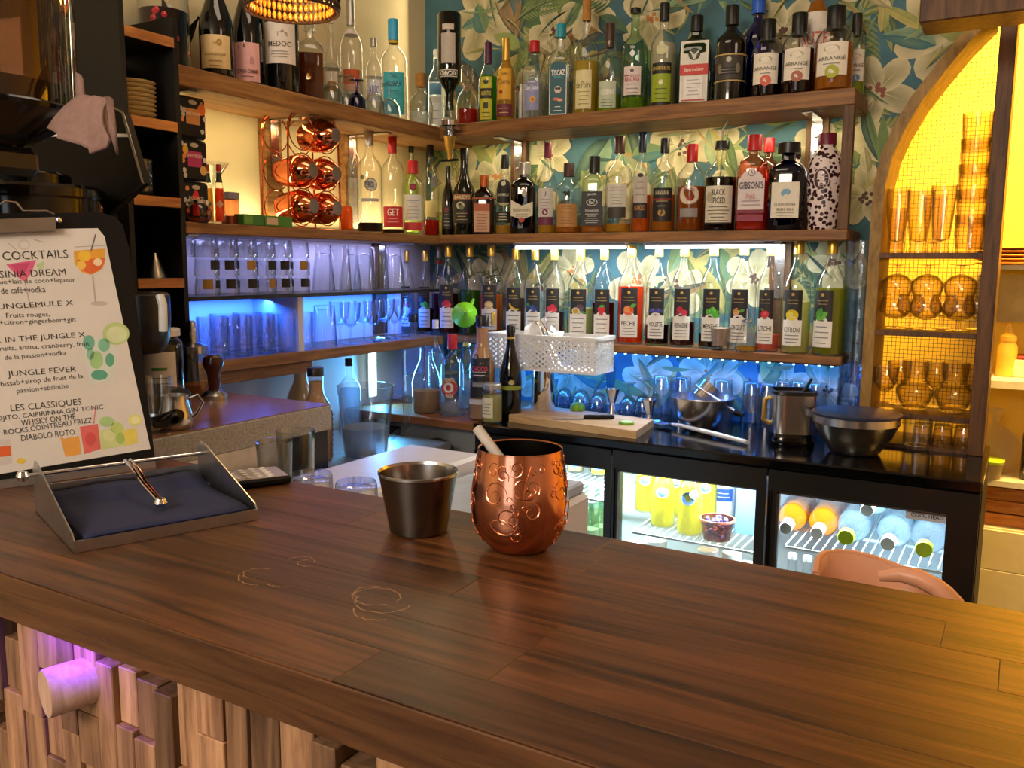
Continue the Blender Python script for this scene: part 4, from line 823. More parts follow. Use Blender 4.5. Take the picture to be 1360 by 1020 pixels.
# tilted blue container and fruit at right of the middle door
p = at(1003, 660, 'y', 2.40); liquid('box_blue', '#9fc6e4', .5)
t = thing('food_box', 'pale blue plastic food box with limes behind the middle fridge door', 'box', (p[0], 2.41, ZF2+.0003), R(8))
mk('tray', J(boxv(-.045, .045, -.08, .08, 0, .003), boxv(-.045, -.042, -.08, .08, 0, .16), boxv(.042, .045, -.08, .08, 0, .16), boxv(-.045, .045, -.08, -.077, 0, .16), boxv(-.045, .045, .077, .08, 0, .16)), M('box_blue'), t)
mk('lid', boxv(-.048, .048, -.083, .083, .16, .168, .002), M('box_blue'), t)
plain('lime_skin', '#6fa31c', .4, var=.2, scale=60)
for k, (a, b, z) in enumerate(((-.02, -.04, .003), (.022, -.035, .003), (0, -.045, .05))):
    tag(mk('lime', rev([(0, 0), (.012, .003), (.021, .014), (.023, .024), (.018, .038), (.008, .046), (0, .048)], 14), M('lime_skin'), smooth=True, loc=(p[0]+a*.8, 2.41+b, ZF2+z+.0008)), 'green lime inside the pale blue fridge box, '+('left', 'right', 'upper')[k]+' one', 'lime', 'limes in the fridge box')
# left door: bottles below the rack and jars on it
G = 'pale green bottles in the left fridge door'
for k, (u, y) in enumerate(((752, 2.25), (768, 2.27), (785, 2.24), (798, 2.28), (760, 2.38), (777, 2.40), (793, 2.42))):
    p = at(u, 690, 'y', y)
    stand(u, 690, y, .052, .225, 'syrup', 'pale_green', 'pale green mixer bottle behind the left fridge door, '+('first of the front row', 'second of the front row', 'third of the front row', 'last of the front row', 'left of the back row', 'middle of the back row', 'right of the back row')[k], ZF1-.24, liq='pale', lev=.6, cap='cap_white', ch=.05, group=G, name='mixer_bottle')
for u, lab, c in ((764, 'small jar with brown lid on the rack of the left fridge door', '#b98a5a'), (795, 'small jar with yellow label on the rack of the left fridge door', '#e2c22e')):
    stand(u, 640, 2.46, .055, .085, 'jar', 'clear', lab, ZF1, liq='pale', lev=.6, cap='cap_cork' if u < 780 else 'cap_white', ch=.14, dec=[('L', .1, .7, .8, c), ('L', .25, .55, .5, '#5a8ab8')], name='jar', cat='jar')
# below middle shelf: low jars and boxes
for u, y, w_, h_, c, lab in ((842, 2.25, .06, .09, '#dfe4e4', 'white tub low behind the middle fridge door'), (870, 2.28, .075, .10, '#cfd6d4', 'pale tub beside the white one, low in the middle fridge'), (940, 2.27, .065, .10, '#b9673c', 'brown jar under the berry tub'), (972, 2.28, .06, .10, '#4f7a4c', 'green jar under the fridge wire shelf'), (992, 2.25, .06, .085, '#d9d2c8', 'low white jar at the right of the middle fridge door')):
    p = at(u, 740, 'y', y); t = thing('jar', lab, 'jar', (p[0], y, ZF2-.24+.0003)); bottle_parts(t, h_+.10, w_, 'jar', 'clear', liq='pale', lev=.7, cap='cap_white', ch=.1, dec=[('L', .12, .75, .9, c)])
# right door: bottles lying with their caps to the front
def lying(u, v, y, L, w_, kind, gl_, lab, roll=0, **k):
    p = at(u, v, 'y', y); t = thing(k.pop('name', 'bottle'), lab, 'bottle', (p[0], y, ZF3+w_/2+.0006), 0, k.pop('group', None))
    t.rotation_euler = (R(90), 0, R(k.pop('yaw', 0)))
    return bottle_parts(t, L, w_, kind, gl_, **k)
G = 'bottles lying in the right fridge door'
lying(1064, 700, 2.50, .29, .078, 'spirit', 'clear', 'lying amber bottle with white neck, leftmost behind the right fridge door', liq='amber', lev=.62, cap='cap_white', ch=.17, cr=1.3, group=G, yaw=4)
lying(1104, 702, 2.50, .29, .078, 'spirit', 'clear', 'second lying amber bottle with white neck in the right fridge', liq='amber', lev=.62, cap='cap_white', ch=.17, cr=1.3, group=G, yaw=3)
lying(1147, 706, 2.50, .30, .085, 'spirit', 'clear', 'lying clear bottle with lime cap beside the amber ones', liq='clearblue', lev=.62, cap='cap_lime', ch=.07, cr=1.5, group=G)
lying(1197, 712, 2.50, .30, .085, 'spirit', 'clear', 'lying clear bottle with white cap and red squiggle label', liq='clearblue', lev=.62, cap='cap_white', ch=.12, cr=1.3, group=G, dec=[('D', 0, .45, .5, .6, '#e2dcc8'), ('D', 0, .45, .2, .2, '#c24a3a')])
lying(1240, 718, 2.50, .30, .085, 'spirit', 'clear', 'lying clear bottle with lime cap at the fridge end', liq='clearblue', lev=.62, cap='cap_lime', ch=.07, cr=1.5, group=G)
lying(1170, 690, 2.50, .28, .078, 'spirit', 'clear', 'upper lying bottle with white cap resting on the two clear ones', liq='clearblue', lev=.6, cap='cap_white', ch=.12, cr=1.3, group=G).location[2] = ZF3+.042+.072
G = 'small bottles low in the right fridge'
for k, (u, c, cp) in enumerate(((1052, '#cfc8e0', 'cap_white'), (1072, '#e6e2d2', 'cap_white'), (1130, '#d8a8a0', 'cap_white'), (1165, '#dfe6ea', 'cap_blue'), (1190, '#3a7a4a', 'cap_blue'), (1215, '#e4e8ea', 'cap_navy'), (1243, '#4a8a5a', 'cap_navy'))):
    stand(u, 750, 2.26, .05, .20, 'juice', 'clear', 'small soda bottle under the lying bottles of the right fridge, '+('leftmost', 'second from left', 'third from left', 'middle one', 'third from right', 'second from right', 'rightmost')[k], ZF3-.24, liq='water', lev=.6, cap=cp, ch=.07, dec=[('L', .2, .5, .9, c)], group=G, name='soda_bottle')
# ================================================================ on the fridge worktop
ZW = FZ
wood('board_wood', '#b78f5c', '#dcc092', .55, (1.5, 18, 18), .05)
A, B, C_, D_ = [at(u, v, 'z', ZW+.022) for u, v in ((676, 551), (845, 573), (868, 557), (705, 537))]
t = tag(mk('cutting_board', prism([(p[0], p[1], ZW+.0005) for p in (A, B, C_, D_)], (0, 0, .022)), M('board_wood')), 'pale wooden cutting board on the fridge top', 'cutting board')
ZC = ZW+.0228
p = at(719, 545, 'z', ZC); dpt = depth(p)
t = thing('cocktail_shaker', 'tall polished steel shaker tin standing on the cutting board', 'shaker', (p[0], p[1]+.01, ZC))
mk('tin', rev([(0, 0), (.036, 0), (.038, .003), (.031, .178), (.029, .178), (.035, .006), (0, .005)], 32), M('chrome'), t, smooth=True)
mk('rim', rev([(.031, .176), (.0322, .177), (.0322, .180), (.029, .180)], 32), M('steel'), t, smooth=True)
def jigger(u, v, h, r, z, lab):
    p = at(u, v, 'z', z); t = thing('jigger', lab, 'jigger', (p[0], p[1], z+.0003))
    mk('small_cup', rev([(r*.8, 0), (r*.78, 0), (r*.42, h*.38), (r*.36, h*.42)], 24), M('steel'), t, smooth=True)
    mk('large_cup', rev([(r*.36, h*.42), (r*.45, h*.47), (r, h), (r*.95, h), (r*.4, h*.5), (0, h*.48)], 24), M('steel'), t, smooth=True)
jigger(813, 549, .075, .022, ZC, 'steel jigger standing on the cutting board')
jigger(861, 565, .078, .022, ZW, 'steel jigger standing on the fridge beside the board')
p = at(767, 545, 'z', ZC)
t = thing('lime_half', 'cut lime half lying on the cutting board', 'lime', (p[0], p[1], ZC+.0003))
mk('skin', rev([(0, 0), (.022, .001), (.024, .006), (.022, .016), (.014, .024), (0, .027)], 18), M('lime_skin'), t, smooth=True)
p = at(832, 563, 'z', ZC); t = thing('lime_slice', 'green lime slice at the front edge of the cutting board', 'lime', (p[0], p[1], ZC+.0003))
mk('rind', rev([(0, 0), (.022, 0), (.022, .006), (.019, .006)], 18), M('lime_skin'), t, smooth=True); mk('pulp', rev([(.019, .0055), (.018, .007), (0, .007)], 18), ink('#b9d68a'), t, smooth=True)
# knife with black handle and a small strainer
p = at(775, 557, 'z', ZC); q = at(815, 557, 'z', ZC); d = Vector((q[0]-p[0], q[1]-p[1], 0)).normalized(); nrm = Vector((-d.y, d.x, 0))
t = thing('paring_knife', 'small knife with black handle lying on the cutting board', 'knife', (p[0], p[1], ZC+.0003))
mk('blade', prism([tuple(d*a+nrm*b) for a, b in ((0, .006), (-.08, .002), (-.095, -.006), (0, -.008))], (0, 0, .0015)), M('steel'), t)
mk('handle', tube([tuple(d*a+Vector((0, 0, .007))) for a in (0, .02, .05, .085, .09)], [.006, .007, .0065, .007, .004], 10), M('black_matt'), t, smooth=True)
for k in (.025, .045, .065): mk('rivet', xf(rev([(0, .0075), (.002, .007), (.0022, .006)], 8), Matrix.Translation(d*k+Vector((0, 0, .0065)))), M('steel'), t)
# mixing bowl with a small strainer and muddler in it
p = at(928, 571, 'z', ZW); r_ = 41/FPX*depth(p)
t = thing('mixing_bowl', 'round steel mixing bowl on the fridge top', 'bowl', (p[0], p[1]+.03, ZW+.0003))
mk('bowl', rev([(0, 0), (.045, 0), (.050, .003), (.075, .035), (.085, .070), (r_, .092), (r_+.003, .092), (r_+.002, .095), (r_-.003, .094), (.082, .07), (.07, .037), (.045, .006), (0, .005)], 36), M('steel_brush'), t, smooth=True)
b0 = Vector((p[0], p[1]+.03, ZW))
t = thing('measuring_cup', 'steel measuring cup tipped inside the mixing bowl', 'cup', tuple(b0+Vector((-.01, .0, .085)))); t.rotation_euler = (R(-30), R(35), 0)
mk('cup', rev([(0, 0), (.028, 0), (.032, .05), (.030, .05), (.026, .003), (0, .003)], 24), M('steel'), t, smooth=True)
t = thing('muddler', 'long steel bar tool with black end leaning out of the mixing bowl', 'bar tool', tuple(b0+Vector((.0, -.01, .06))))
mk('rod', tube([(-.02, 0, .065), (.09, -.01, .008), (.105, -.012, .0)], .004, 10), M('chrome'), t, smooth=True)
mk('head', tube([(.10, -.012, .002), (.125, -.014, -.006)], [.010, .008], 12), M('black_matt'), t, smooth=True)
# slotted spoon in front
a, b = at(868, 562, 'z', ZW+.004), at(992, 590, 'z', ZW+.004); a, b = Vector(a), Vector(b); d = (b-a).normalized(); n_ = Vector((-d.y, d.x, 0)); L = (b-a).length
t = thing('slotted_spoon', 'long white serving spoon lying in front of the mixing bowl', 'spoon', tuple(a))
plain('enamel', '#dfe2e2', .25)
V, F = [], []
for i in range(13):
    s = i/12; wd_ = .022*math.sin(math.pi*min(1, s*1.0))**.6*.9+.003; z = .002+.010*(1-math.sin(math.pi*s))
    for k in (-1, -.5, 0, .5, 1): V.append(tuple(d*(s*.085)+n_*(k*wd_)+Vector((0, 0, z*.6+.004*k*k))))
for i in range(12):
    for k in range(4): F.append((i*5+k, i*5+k+1, i*5+k+6, i*5+k+5))
mk('bowl', (V, F), M('steel'), t, smooth=True)
mk('handle', tube([tuple(d*s+Vector((0, 0, z))) for s, z in ((.078, .009), (.12, .011), (L*.7, .008), (L, .005))], [.004, .0055, .007, .006], 10), M('enamel'), t, smooth=True)
# steel ice grinder with black foot and a dark stirrer
p = at(1043, 592, 'z', ZW); t = thing('ice_bucket', 'square brushed steel canister on a black foot with dark stirrer', 'canister', (p[0], p[1]+.055, ZW+.0003), R(22))
mk('foot', rev([(0, 0), (.058, 0), (.060, .01), (.052, .028), (0, .028)], 32, n=4), M('black_gloss'), t, smooth=True)
mk('body', rev([(.050, .028), (.054, .03), (.056, .135), (.053, .135), (.050, .035), (0, .034)], 40, n=5), M('steel_brush'), t, smooth=True)
mk('rim', rev([(.056, .133), (.059, .135), (.058, .143), (.050, .143), (.050, .133)], 40, n=5), M('black_satin'), t, smooth=True)
mk('handle', tube([(-.056, 0, .12), (-.070, 0, .115), (-.072, 0, .06), (-.056, 0, .05)], .007, 8), M('cap_gold'), t, smooth=True)
mk('stirrer', tube([(.0, -.01, .09), (.045, -.012, .175)], .004, 8), M('black_matt'), t, smooth=True)
# lidded bowl
p = at(1137, 594, 'z', ZW); t = thing('lidded_bowl', 'steel bowl with dark blue lid on the fridge top', 'bowl', (float(at(1135, 590, 'y', 2.305)[0]), 2.305, ZW+.0003))
r_ = .104
mk('bowl', rev([(0, 0), (.055, 0), (.060, .004), (.088, .045), (r_-.003, .075), (r_, .078), (r_, .098), (r_-.004, .098)], 44), M('steel_brush'), t, smooth=True)
plain('lid_blue', '#1d2740', .3); mk('lid', rev([(r_-.002, .096), (r_+.004, .097), (r_+.004, .103), (r_-.006, .106), (0, .107)], 44), M('lid_blue'), t, smooth=True)
# glass mug beside it
p = at(1196, 578, 'z', ZW); t = thing('glass_mug', 'clear glass mug with handle right of the lidded bowl', 'mug', (-.215, 2.44, ZW+.0003))
mk('cup', rev([(0, 0), (.030, 0), (.034, .004), (.036, .085), (.033, .085), (.031, .01), (0, .008)], 24), M('clear_heavy'), t, smooth=True)
mk('handle', tube(arc((.034, 0, .045), .028, -80, 80, 9), .005, 8), M('clear_heavy'), t, smooth=True)
# tall stack of nested tumblers and upturned glasses along the wall
G = 'tumblers nested in the tall stack'
ps = at(1146, 545, 'y', 2.50); hs = float(at(1146, 320, 'y', 2.50)[2])-ZW
for k in range(9):
    gl('tumbler', .041, .115, (-.385, 2.475, ZW+k*(hs-.115)/8), 'clear tumbler in the tall stack right of the syrups, '+('bottom one', 'second from bottom', 'third from bottom', 'fourth from bottom', 'middle one', 'fourth from top', 'third from top', 'second from top', 'topmost one')[k], G, mat='clear_heavy', seg=24)
G = 'glasses along the wall behind the fridge top'
for k, (u, y, r0, h0, kd) in enumerate(((880, 2.53, .034, .13, 'tumbler'), (905, 2.54, .034, .13, 'tumbler'), (835, 2.53, .03, .10, 'goblet'), (772, 2.54, .032, .11, 'goblet'), (795, 2.55, .03, .10, 'goblet'), (1000, 2.54, .034, .13, 'tumbler'), (1020, 2.55, .034, .13, 'tumbler'), (1040, 2.54, .034, .14, 'tumbler'), (1062, 2.55, .034, .14, 'tumbler'), (1085, 2.54, .034, .14, 'tumbler'), (960, 2.55, .034, .13, 'tumbler'), (855, 2.55, .03, .11, 'goblet'), (750, 2.55, .03, .11, 'goblet'))):
    p = at(u, 520, 'y', y); gl(kd, r0, h0, (p[0], y, ZW), 'upturned clear %s by the blue-lit wall, %s' % (kd, ('behind the bowl rim left', 'left of the mixing bowl middle', 'behind the right jigger', 'right of the lime half', 'behind the first jigger', 'behind the canister left', 'behind the canister middle', 'behind the canister right', 'left of the lidded bowl', 'behind the lidded bowl', 'right of the mixing bowl', 'left of the mixing bowl', 'behind the shaker')[k]), G, flip=True, mat='clear_heavy')
# things in front of the syrup bottles
p = at(956, 468, 'y', 2.435); t = thing('cup_of_cocoa', 'small glass of brown powder in front of the mint syrup', 'glass', (p[0], 2.435, 1.1503))
mk('glass', rev(gprof('shot', .030, .066), 22), M('clear_heavy'), t, smooth=True); plain('cocoa', '#b59a88', .9, bump=.4, scale=120)
mk('powder', rev([(0, .012), (.022, .012), (.027, .062), (0, .066)], 20), M('cocoa'), t, smooth=True)
p = at(990, 470, 'y', 2.435); t = thing('oil_flask', 'small conical flask with steel spout in front of the syrups', 'flask', (p[0], 2.437, 1.1503))
mk('body', rev([(0, 0), (.030, 0), (.032, .006), (.026, .045), (.016, .075), (.014, .085)], 22), M('clear_heavy'), t, smooth=True)
mk('liquid', rev([(0, .003), (.028, .003), (.0285, .014), (0, .014)], 22), M('liq_gold'), t, smooth=True)
mk('spout', rev([(.016, .084), (.016, .088), (.005, .090), (.004, .12), (0, .121)], 14), M('steel'), t, smooth=True)
# white perforated basket hanging on the shelf, napkins in it
plain('basket_white', '#e7e6e2', .45, var=.03)
cA = at(806, 448, 'y', 2.36); cB = at(664, 440, 'y', 2.36); xa, xb = float(cB[0]), float(cA[0]); zt = 1.178; zb = 1.068
t = thing('plastic_basket', 'white perforated plastic basket hanging at the syrup shelf', 'basket', ((xa+xb)/2, 2.36, zb)); 
def perforated(x0, x1, z0, z1, y0, y1, nx, nz, flip=False):
    vf = ([], []); dx, dz = (x1-x0)/nx, (z1-z0)/nz; V, F = [], []
    for j in range(nz):
        for i in range(nx):
            cx, cz = x0+dx*(i+.5), z0+dz*(j+.5); a = len(V); r = min(abs(dx), dz)*.30
            for y in (y0, y1):
                for k in range(8): V.append((cx+r*math.cos(k*math.pi/4+math.pi/8), y, cz+r*math.sin(k*math.pi/4+math.pi/8)))
                for k in range(8):
                    ca, sa = math.cos(k*math.pi/4+math.pi/8), math.sin(k*math.pi/4+math.pi/8); m_ = max(abs(ca), abs(sa))
                    V.append((cx+dx/2*ca/m_, y, cz+dz/2*sa/m_))
            for k in range(8):
                l = (k+1) % 8
                F += [(a+k, a+l, a+8+l, a+8+k), (a+16+l, a+16+k, a+24+k, a+24+l), (a+k, a+16+k, a+16+l, a+l)]
    return V, F
y0, y1 = 2.285, 2.415
mk('front', perforated(xa, xb, zb+.008, zt-.012, y0, y0+.003, 17, 6), M('basket_white'), t, world=True)
mk('back', perforated(xa, xb, zb+.008, zt-.012, y1-.003, y1, 17, 6), M('basket_white'), t, world=True)
for nm, X in (('side', xa), ('side', xb-.003)):
    vf = perforated(y0, y1, zb+.008, zt-.012, 0, .003, 7, 6); mk(nm, ([(X+y, x, z) for x, y, z in vf[0]], vf[1]), M('basket_white'), t, world=True)
mk('bottom', boxv(xa, xb, y0, y1, zb, zb+.008), M('basket_white'), t, world=True)
mk('rim', J(boxv(xa-.004, xb+.004, y0-.004, y0+.005, zt-.012, zt), boxv(xa-.004, xb+.004, y1-.005, y1+.002, zt-.012, zt), boxv(xa-.004, xa+.005, y0, y1, zt-.012, zt), boxv(xb-.005, xb+.004, y0, y1, zt-.012, zt)), M('basket_white'), t, world=True)
nx = float(at(722, 425, 'y', 2.36)[0]); plain('tissue', '#eceae8', .9, bump=.5, scale=40)
t = thing('napkin_bundle', 'crumpled white paper napkins sticking out of the basket', 'napkin', (nx, 2.35, zb+.0095)); rnd = random.Random(4)
V, F = [], []
for j in range(7):
    for i in range(10):
        a = i/9; w_ = .045+.012*j/6; V.append(((a-.5)*2*w_, .018*math.sin(a*9+j)+rnd.uniform(-.004, .004), .02*j+rnd.uniform(-.004, .004)+(.02*math.sin(a*5) if j == 6 else 0)))
for j in range(6):
    for i in range(9): F.append((j*10+i, j*10+i+1, j*10+i+11, j*10+i+10))
mk('sheet', (V, F), M('tissue'), t, smooth=True); o = mk('sheet', ([(x*.8+.01, y+.025, z*1.06) for x, y, z in V], F), M('tissue'), t, smooth=True)
t = thing('steel_tongs', 'steel tongs handle leaning out of the white basket', 'tongs', (nx+.03, 2.31, zb+.01))
mk('arm', tube([(.05, -.012, .0), (-.01, -.005, .115), (-.03, 0, .14)], .005, 8), M('chrome'), t, smooth=True); mk('arm', tube([(.058, .002, .0), (-.002, .009, .115), (-.022, .012, .14)], .005, 8), M('chrome'), t, smooth=True)
# ================================================================ wooden ledge left of the fridge and its bottles
t = thing('side_cabinet', 'low cabinet left of the fridge with a wooden top and grey front', 'cabinet', (-1.64, 2.35, 0))
wood('ledge_wood', '#6a3f22', '#a06a3c', .5, (1.5, 22, 22), .05)
box('top', -1.885, -1.388, 2.125, 2.595, .895, .92, M('ledge_wood'), t, .002)
plain('grey_panel', '#8e8e8c', .6); box('back_panel', -1.80, -1.388, 2.18, 2.20, 0, .894, M('grey_panel'), t)
box('side_panel', -1.885, -1.83, 2.14, 2.56, 0, .894, M('ledge_wood'), t)
plain('rubber', '#2c2c2c', .6); mk('hose', tube(arc((-1.54, 2.16, .78), .062, 180, 0, 12)+[(-1.478, 2.16, .4)], .011, 10), M('rubber'), t, smooth=True, world=True)
glow('display_blue', '#2a86e8', 1.2); q = box('socket', -1.765, -1.70, 2.145, 2.179, .765, .87, M('black_matt'), t); box('display', -1.745, -1.72, 2.1405, 2.1445, .80, .84, M('display_blue'), q)
ZS = .92; G = None
def S_(u0, u1, vt, lab, kind, gl_, yy, **k): return bottle(u0, u1, vt, 'y', yy, ZS, lab, kind, gl_, **k)
S_(533, 566, 417, 'tall clear bottle with black pourer behind the brown drink flask', 'syrup', 'clear', 2.36, liq='water', lev=.3, cap='cap_black', ch=.09, cr=1.3)
S_(546, 588, 458, 'wide glass bottle half full of milky brown drink', 'juice', 'clear_heavy', 2.21, liq='choc', lev=.33, cap=None)
S_(566, 592, 425, 'blue-lit clear bottle between the flask and red-capped bottle', 'spirit', 'clear', 2.36, liq='clearblue', lev=.6, cap='cap_white', ch=.1)
S_(584, 618, 444, 'clear bottle with red cap and round yellow-red label', 'spirit', 'clear', 2.21, liq='water', lev=.15, cap='cap_red', ch=.18, cr=1.3, dec=[('D', -.1, .36, .74, .74, '#c8402c'), ('P', .36, [(-.1+.74*math.cos(R(a)), .74*math.sin(R(a))) for a in range(0, 181, 15)], '#e0a823'), ('D', -.1, .36, .42, .42, '#ece6da'), ('D', -.1, .36, .2, .24, '#b03a2c'), ('T', 'BONITA', .455, .8, .05, '#f4e6c0'), ('T', 'RON', .26, .5, .045, '#f4e6c0')])
S_(608, 630, 430, 'clear bottle with black cap behind the red-capped one', 'tall', 'clear', 2.33, liq='water', lev=.4, cap='cap_black', ch=.13, cr=1.2, dec=[('B', .74, .78, '#d8c64a')])
S_(622, 661, 419, 'ribbed bottle of orange cream drink with black label', 'ribbed', 'clear', 2.20, liq='milk', lev=.88, cap='cap_black', ch=.10, cr=1.1, dec=[('L', .22, .60, .78, '#17161a'), ('D', -.3, .61, .22, .22, '#17161a'), ('D', -.3, .61, .14, .14, '#8a8a8a'), ('T', 'CHOCO', .50, 1.2, .05, '#d2406a'), ('K', .44, .47, 2, .6, '#c8c4c0'), ('L', .33, .37, .5, '#8a8a8a'), ('L', .16, .21, .85, '#c9c6c2')])
S_(645, 664, 415, 'gold-capped clear bottle behind the orange cream drink', 'syrup', 'clear', 2.36, liq='water', lev=.4, cap='cap_gold', ch=.12)
t = S_(661, 692, 432, 'black glass bottle with pourer and yellow-green band', 'burg', 'dark_glass', 2.24, cap='cap_black', ch=.09, cr=1.2, dec=[('B', .86, .88, '#c8a23a'), ('B', .33, .37, '#8a9a2c'), ('D', .3, .41, .25, .22, '#b8ae7a')])
p = at(666, 552, 'y', 2.165); t = thing('olive_jar', 'small jar of green olives in front of the black bottle', 'jar', (-1.345, 2.165, .9203))
bottle_parts(t, .118, .062, 'jar', 'clear', liq='lemon', lev=.72, cap='cap_silver', ch=.14, cr=1.1, dec=[('L', .15, .66, .62, '#ddd6b4'), ('K', .25, .5, 4, .4, '#7a7a6a')])
# green funnel hung over the bottle necks
plain('green_plastic', '#7fd321', .4); p = at(617, 418, 'y', 2.30)
t = thing('green_funnel', 'bright green plastic funnel upturned over a bottle neck', 'funnel', tuple(p)); t.rotation_euler = (R(78), 0, R(35))
mk('cone', rev([(.039, 0), (.041, .0), (.040, .006), (.012, .035), (.010, .035), (.036, .006)], 28), M('green_plastic'), t, smooth=True)
mk('spout', tube([(0, 0, .034), (0, .002, .05), (0, .004, .06)], [.011, .008, .006], 12), M('green_plastic'), t, smooth=True)
mk('tab', tube([(.02, .030, .003), (.030, .050, .003)], [.006, .004], 8), M('green_plastic'), t, smooth=True)
# ================================================================ sink side: white ice bin, jug, bottles
plain('bin_white', '#e6e6ea', .35, var=.02); plain('bin_edge', '#b9c6da', .3)
t = thing('ice_bin', 'white ice chest with folded plastic lid behind the bar', 'ice chest', (-1.2, 1.4, 0))
box('chest', -1.27, -.78, 1.03, 1.66, 0, .90, M('bin_white'), t, .01)
box('lid', -1.26, -1.05, 1.10, 1.65, .9005, .955, M('bin_white'), t, .008)
box('lid_flap', -1.04, -.79, 1.05, 1.65, .9005, .925, M('bin_edge'), t, .004)
p = at(478, 600, 'z', .905)
t = thing('measuring_jug', 'clear plastic measuring jug with handle behind the bar', 'jug', (-1.55, 1.83, .86))
glass('jug_plastic', '#f2f5fa', .35)
tag(box('side_shelf', -1.87, -1.45, 1.665, 2.10, .84, .86, M('zinc')), 'low steel draining shelf between the ice chest and the cabinet', 'shelf')
mk('jug', rev([(0, 0), (.055, 0), (.060, .005), (.078, .185), (.080, .195), (.077, .195), (.057, .008), (0, .006)], 32), M('jug_plastic'), t, smooth=True, loc=(0, 0, .0003))
mk('liquid', rev([(0, .008), (.056, .008), (.064, .08), (0, .08)], 28), liquid('liq_grey', '#cdc6c2', .3), t, smooth=True)
mk('handle', tube([(.074, .02, .17), (.115, .03, .165), (.12, .032, .09), (.07, .018, .05)], .009, 8), M('jug_plastic'), t, smooth=True)
for (x, y, h, lab) in ((float(at(400, 540, 'y', 1.83)[0]), 1.83, .26, 'ribbed tan bottle with black cap beside the jug, nearer the wall'), (float(at(420, 540, 'y', 1.72)[0]), 1.72, .25, 'ribbed tan bottle next to the jug, nearer the bar')):
    t = thing('ribbed_bottle', lab, 'bottle', (x, y, .8603), math.atan2(-x, y), 'ribbed tan bottles'); bottle_parts(t, h, .09, 'ribbed', 'clear', liq='milk', lev=.85, cap='cap_black', ch=.09)
t = thing('pump_bottle', 'slim clear bottle standing below the blue-lit shelf corner', 'bottle', (-1.80, 2.05, .8603)); bottle_parts(t, .235, .07, 'spirit', 'clear', liq='clearblue', lev=.6, cap='cap_black', ch=.1)
# dish rack just behind the bar with glasses
t = thing('dish_rack', 'black rack with glasses just behind the bar', 'rack', (-1.05, 1.0, 0))
box('tray', -1.21, -.74, .83, 1.01, .955, .97, M('black_satin'), t, .003); 
for x in (-1.20, -.75):
    for y in (.84, 1.0): box('leg', x-.008, x+.008, y-.008, y+.008, 0, .955, M('black_satin'), t)
G = 'glasses on the rack behind the bar'
def rg(u, v, kd, r, h, lab, flip=False, z=.97):
    p = at(u, v, 'z', z+h if flip else z+h); gl(kd, r, h, (p[0], p[1], z), lab, G, flip, 'clear_heavy', seg=28)
rg(392, 571, 'tumbler', .033, .135, 'tall upright tumbler on the rack behind the bar', z=.97)
rg(364, 586, 'tumbler', .031, .115, 'shorter upright tumbler beside the tall one on the rack', z=.97)
rg(414, 628, 'short', .036, .085, 'upturned heavy glass on the rack beside the calculator', True)
rg(473, 639, 'short', .036, .08, 'upturned bluish glass on the rack behind the steel cup', True)
# ================================================================ left counter (espresso side)
LZ = 1.085
t = thing('side_counter', 'high brown counter with speckled grey edge along the left wall', 'counter', (-1.6, 1.1, 0))
plain('laminate', '#8a6247', .2, var=.06, scale=4); plain('speckle', '#a3a3a0', .5, var=.28, scale=220)
box('top', -1.884, -1.28, .835, 1.395, LZ-.002, LZ, M('laminate'), t)
box('edge', -1.884, -1.278, .833, 1.397, LZ-.055, LZ-.0021, M('speckle'), t, .002)
box('panel', -1.884, -1.33, .85, 1.38, 0, LZ-.0552, M('zinc'), t)
box('end_post', -1.32, -1.285, 1.34, 1.39, .6, LZ-.0552, M('black_satin'), t)
# tamper
p = at(285, 530, 'z', LZ); t = thing('coffee_tamper', 'coffee tamper with dark wooden handle and steel foot', 'tamper', (p[0], p[1], LZ+.0003))
mk('foot', rev([(0, 0), (.029, 0), (.029, .010), (.022, .016), (.013, .022), (0, .024)], 28), M('steel'), t, smooth=True)
plain('tamper_wood', '#3a1512', .2); mk('handle', rev([(.011, .020), (.013, .035), (.014, .055), (.020, .070), (.023, .082), (.020, .094), (.010, .100), (0, .101)], 24), M('tamper_wood'), t, smooth=True)
# sugar shaker, plastic jar, milk pitcher, spray bottle, small glass
p = at(258, 530, 'z', LZ); t = thing('sugar_shaker', 'glass sugar shaker with steel spout, brown sugar inside', 'shaker', (p[0]-.06, p[1]+.05, LZ+.0003))
mk('glass', rev([(0, 0), (.036, 0), (.040, .006), (.038, .03), (.028, .07), (.030, .095), (.031, .098)], 24), M('clear_heavy'), t, smooth=True)
liquid('sugar', '#b5763c', 0); mk('sugar', rev([(0, .003), (.034, .003), (.036, .025), (0, .028)], 20), M('sugar'), t, smooth=True)
mk('lid', rev([(.032, .096), (.033, .112), (.020, .118), (.010, .120), (.009, .165), (.006, .17), (0, .17)], 20), M('steel'), t, smooth=True)
p = at(225, 540, 'z', LZ); t = thing('plastic_jar', 'clear plastic jar with white label behind the menu', 'jar', (p[0]-.07, p[1]+.04, LZ+.0003), R(45))
bottle_parts(t, .16, .09, 'jar', 'clear_heavy', liq='milk', lev=.2, cap='cap_white', ch=.10, dec=[('L', .1, .7, .8, '#dcd8d2'), ('L', .45, .49, .35, '#4a8a4a'), ('K', .2, .35, 3, .5, '#4a4a4a')])
t = thing('syrup_pump', 'black pump bottle partly hidden behind the sugar shaker', 'bottle', (-1.70, 1.366, LZ+.0003)); bottle_parts(t, .15, .05, 'jar', 'black_satin', cap='black_gloss', ch=.12)
p = at(226, 572, 'z', LZ); t = thing('milk_pitcher', 'small steel milk pitcher with handle beside the menu', 'pitcher', (p[0]-.01, p[1]+.02, LZ+.0003), R(35))
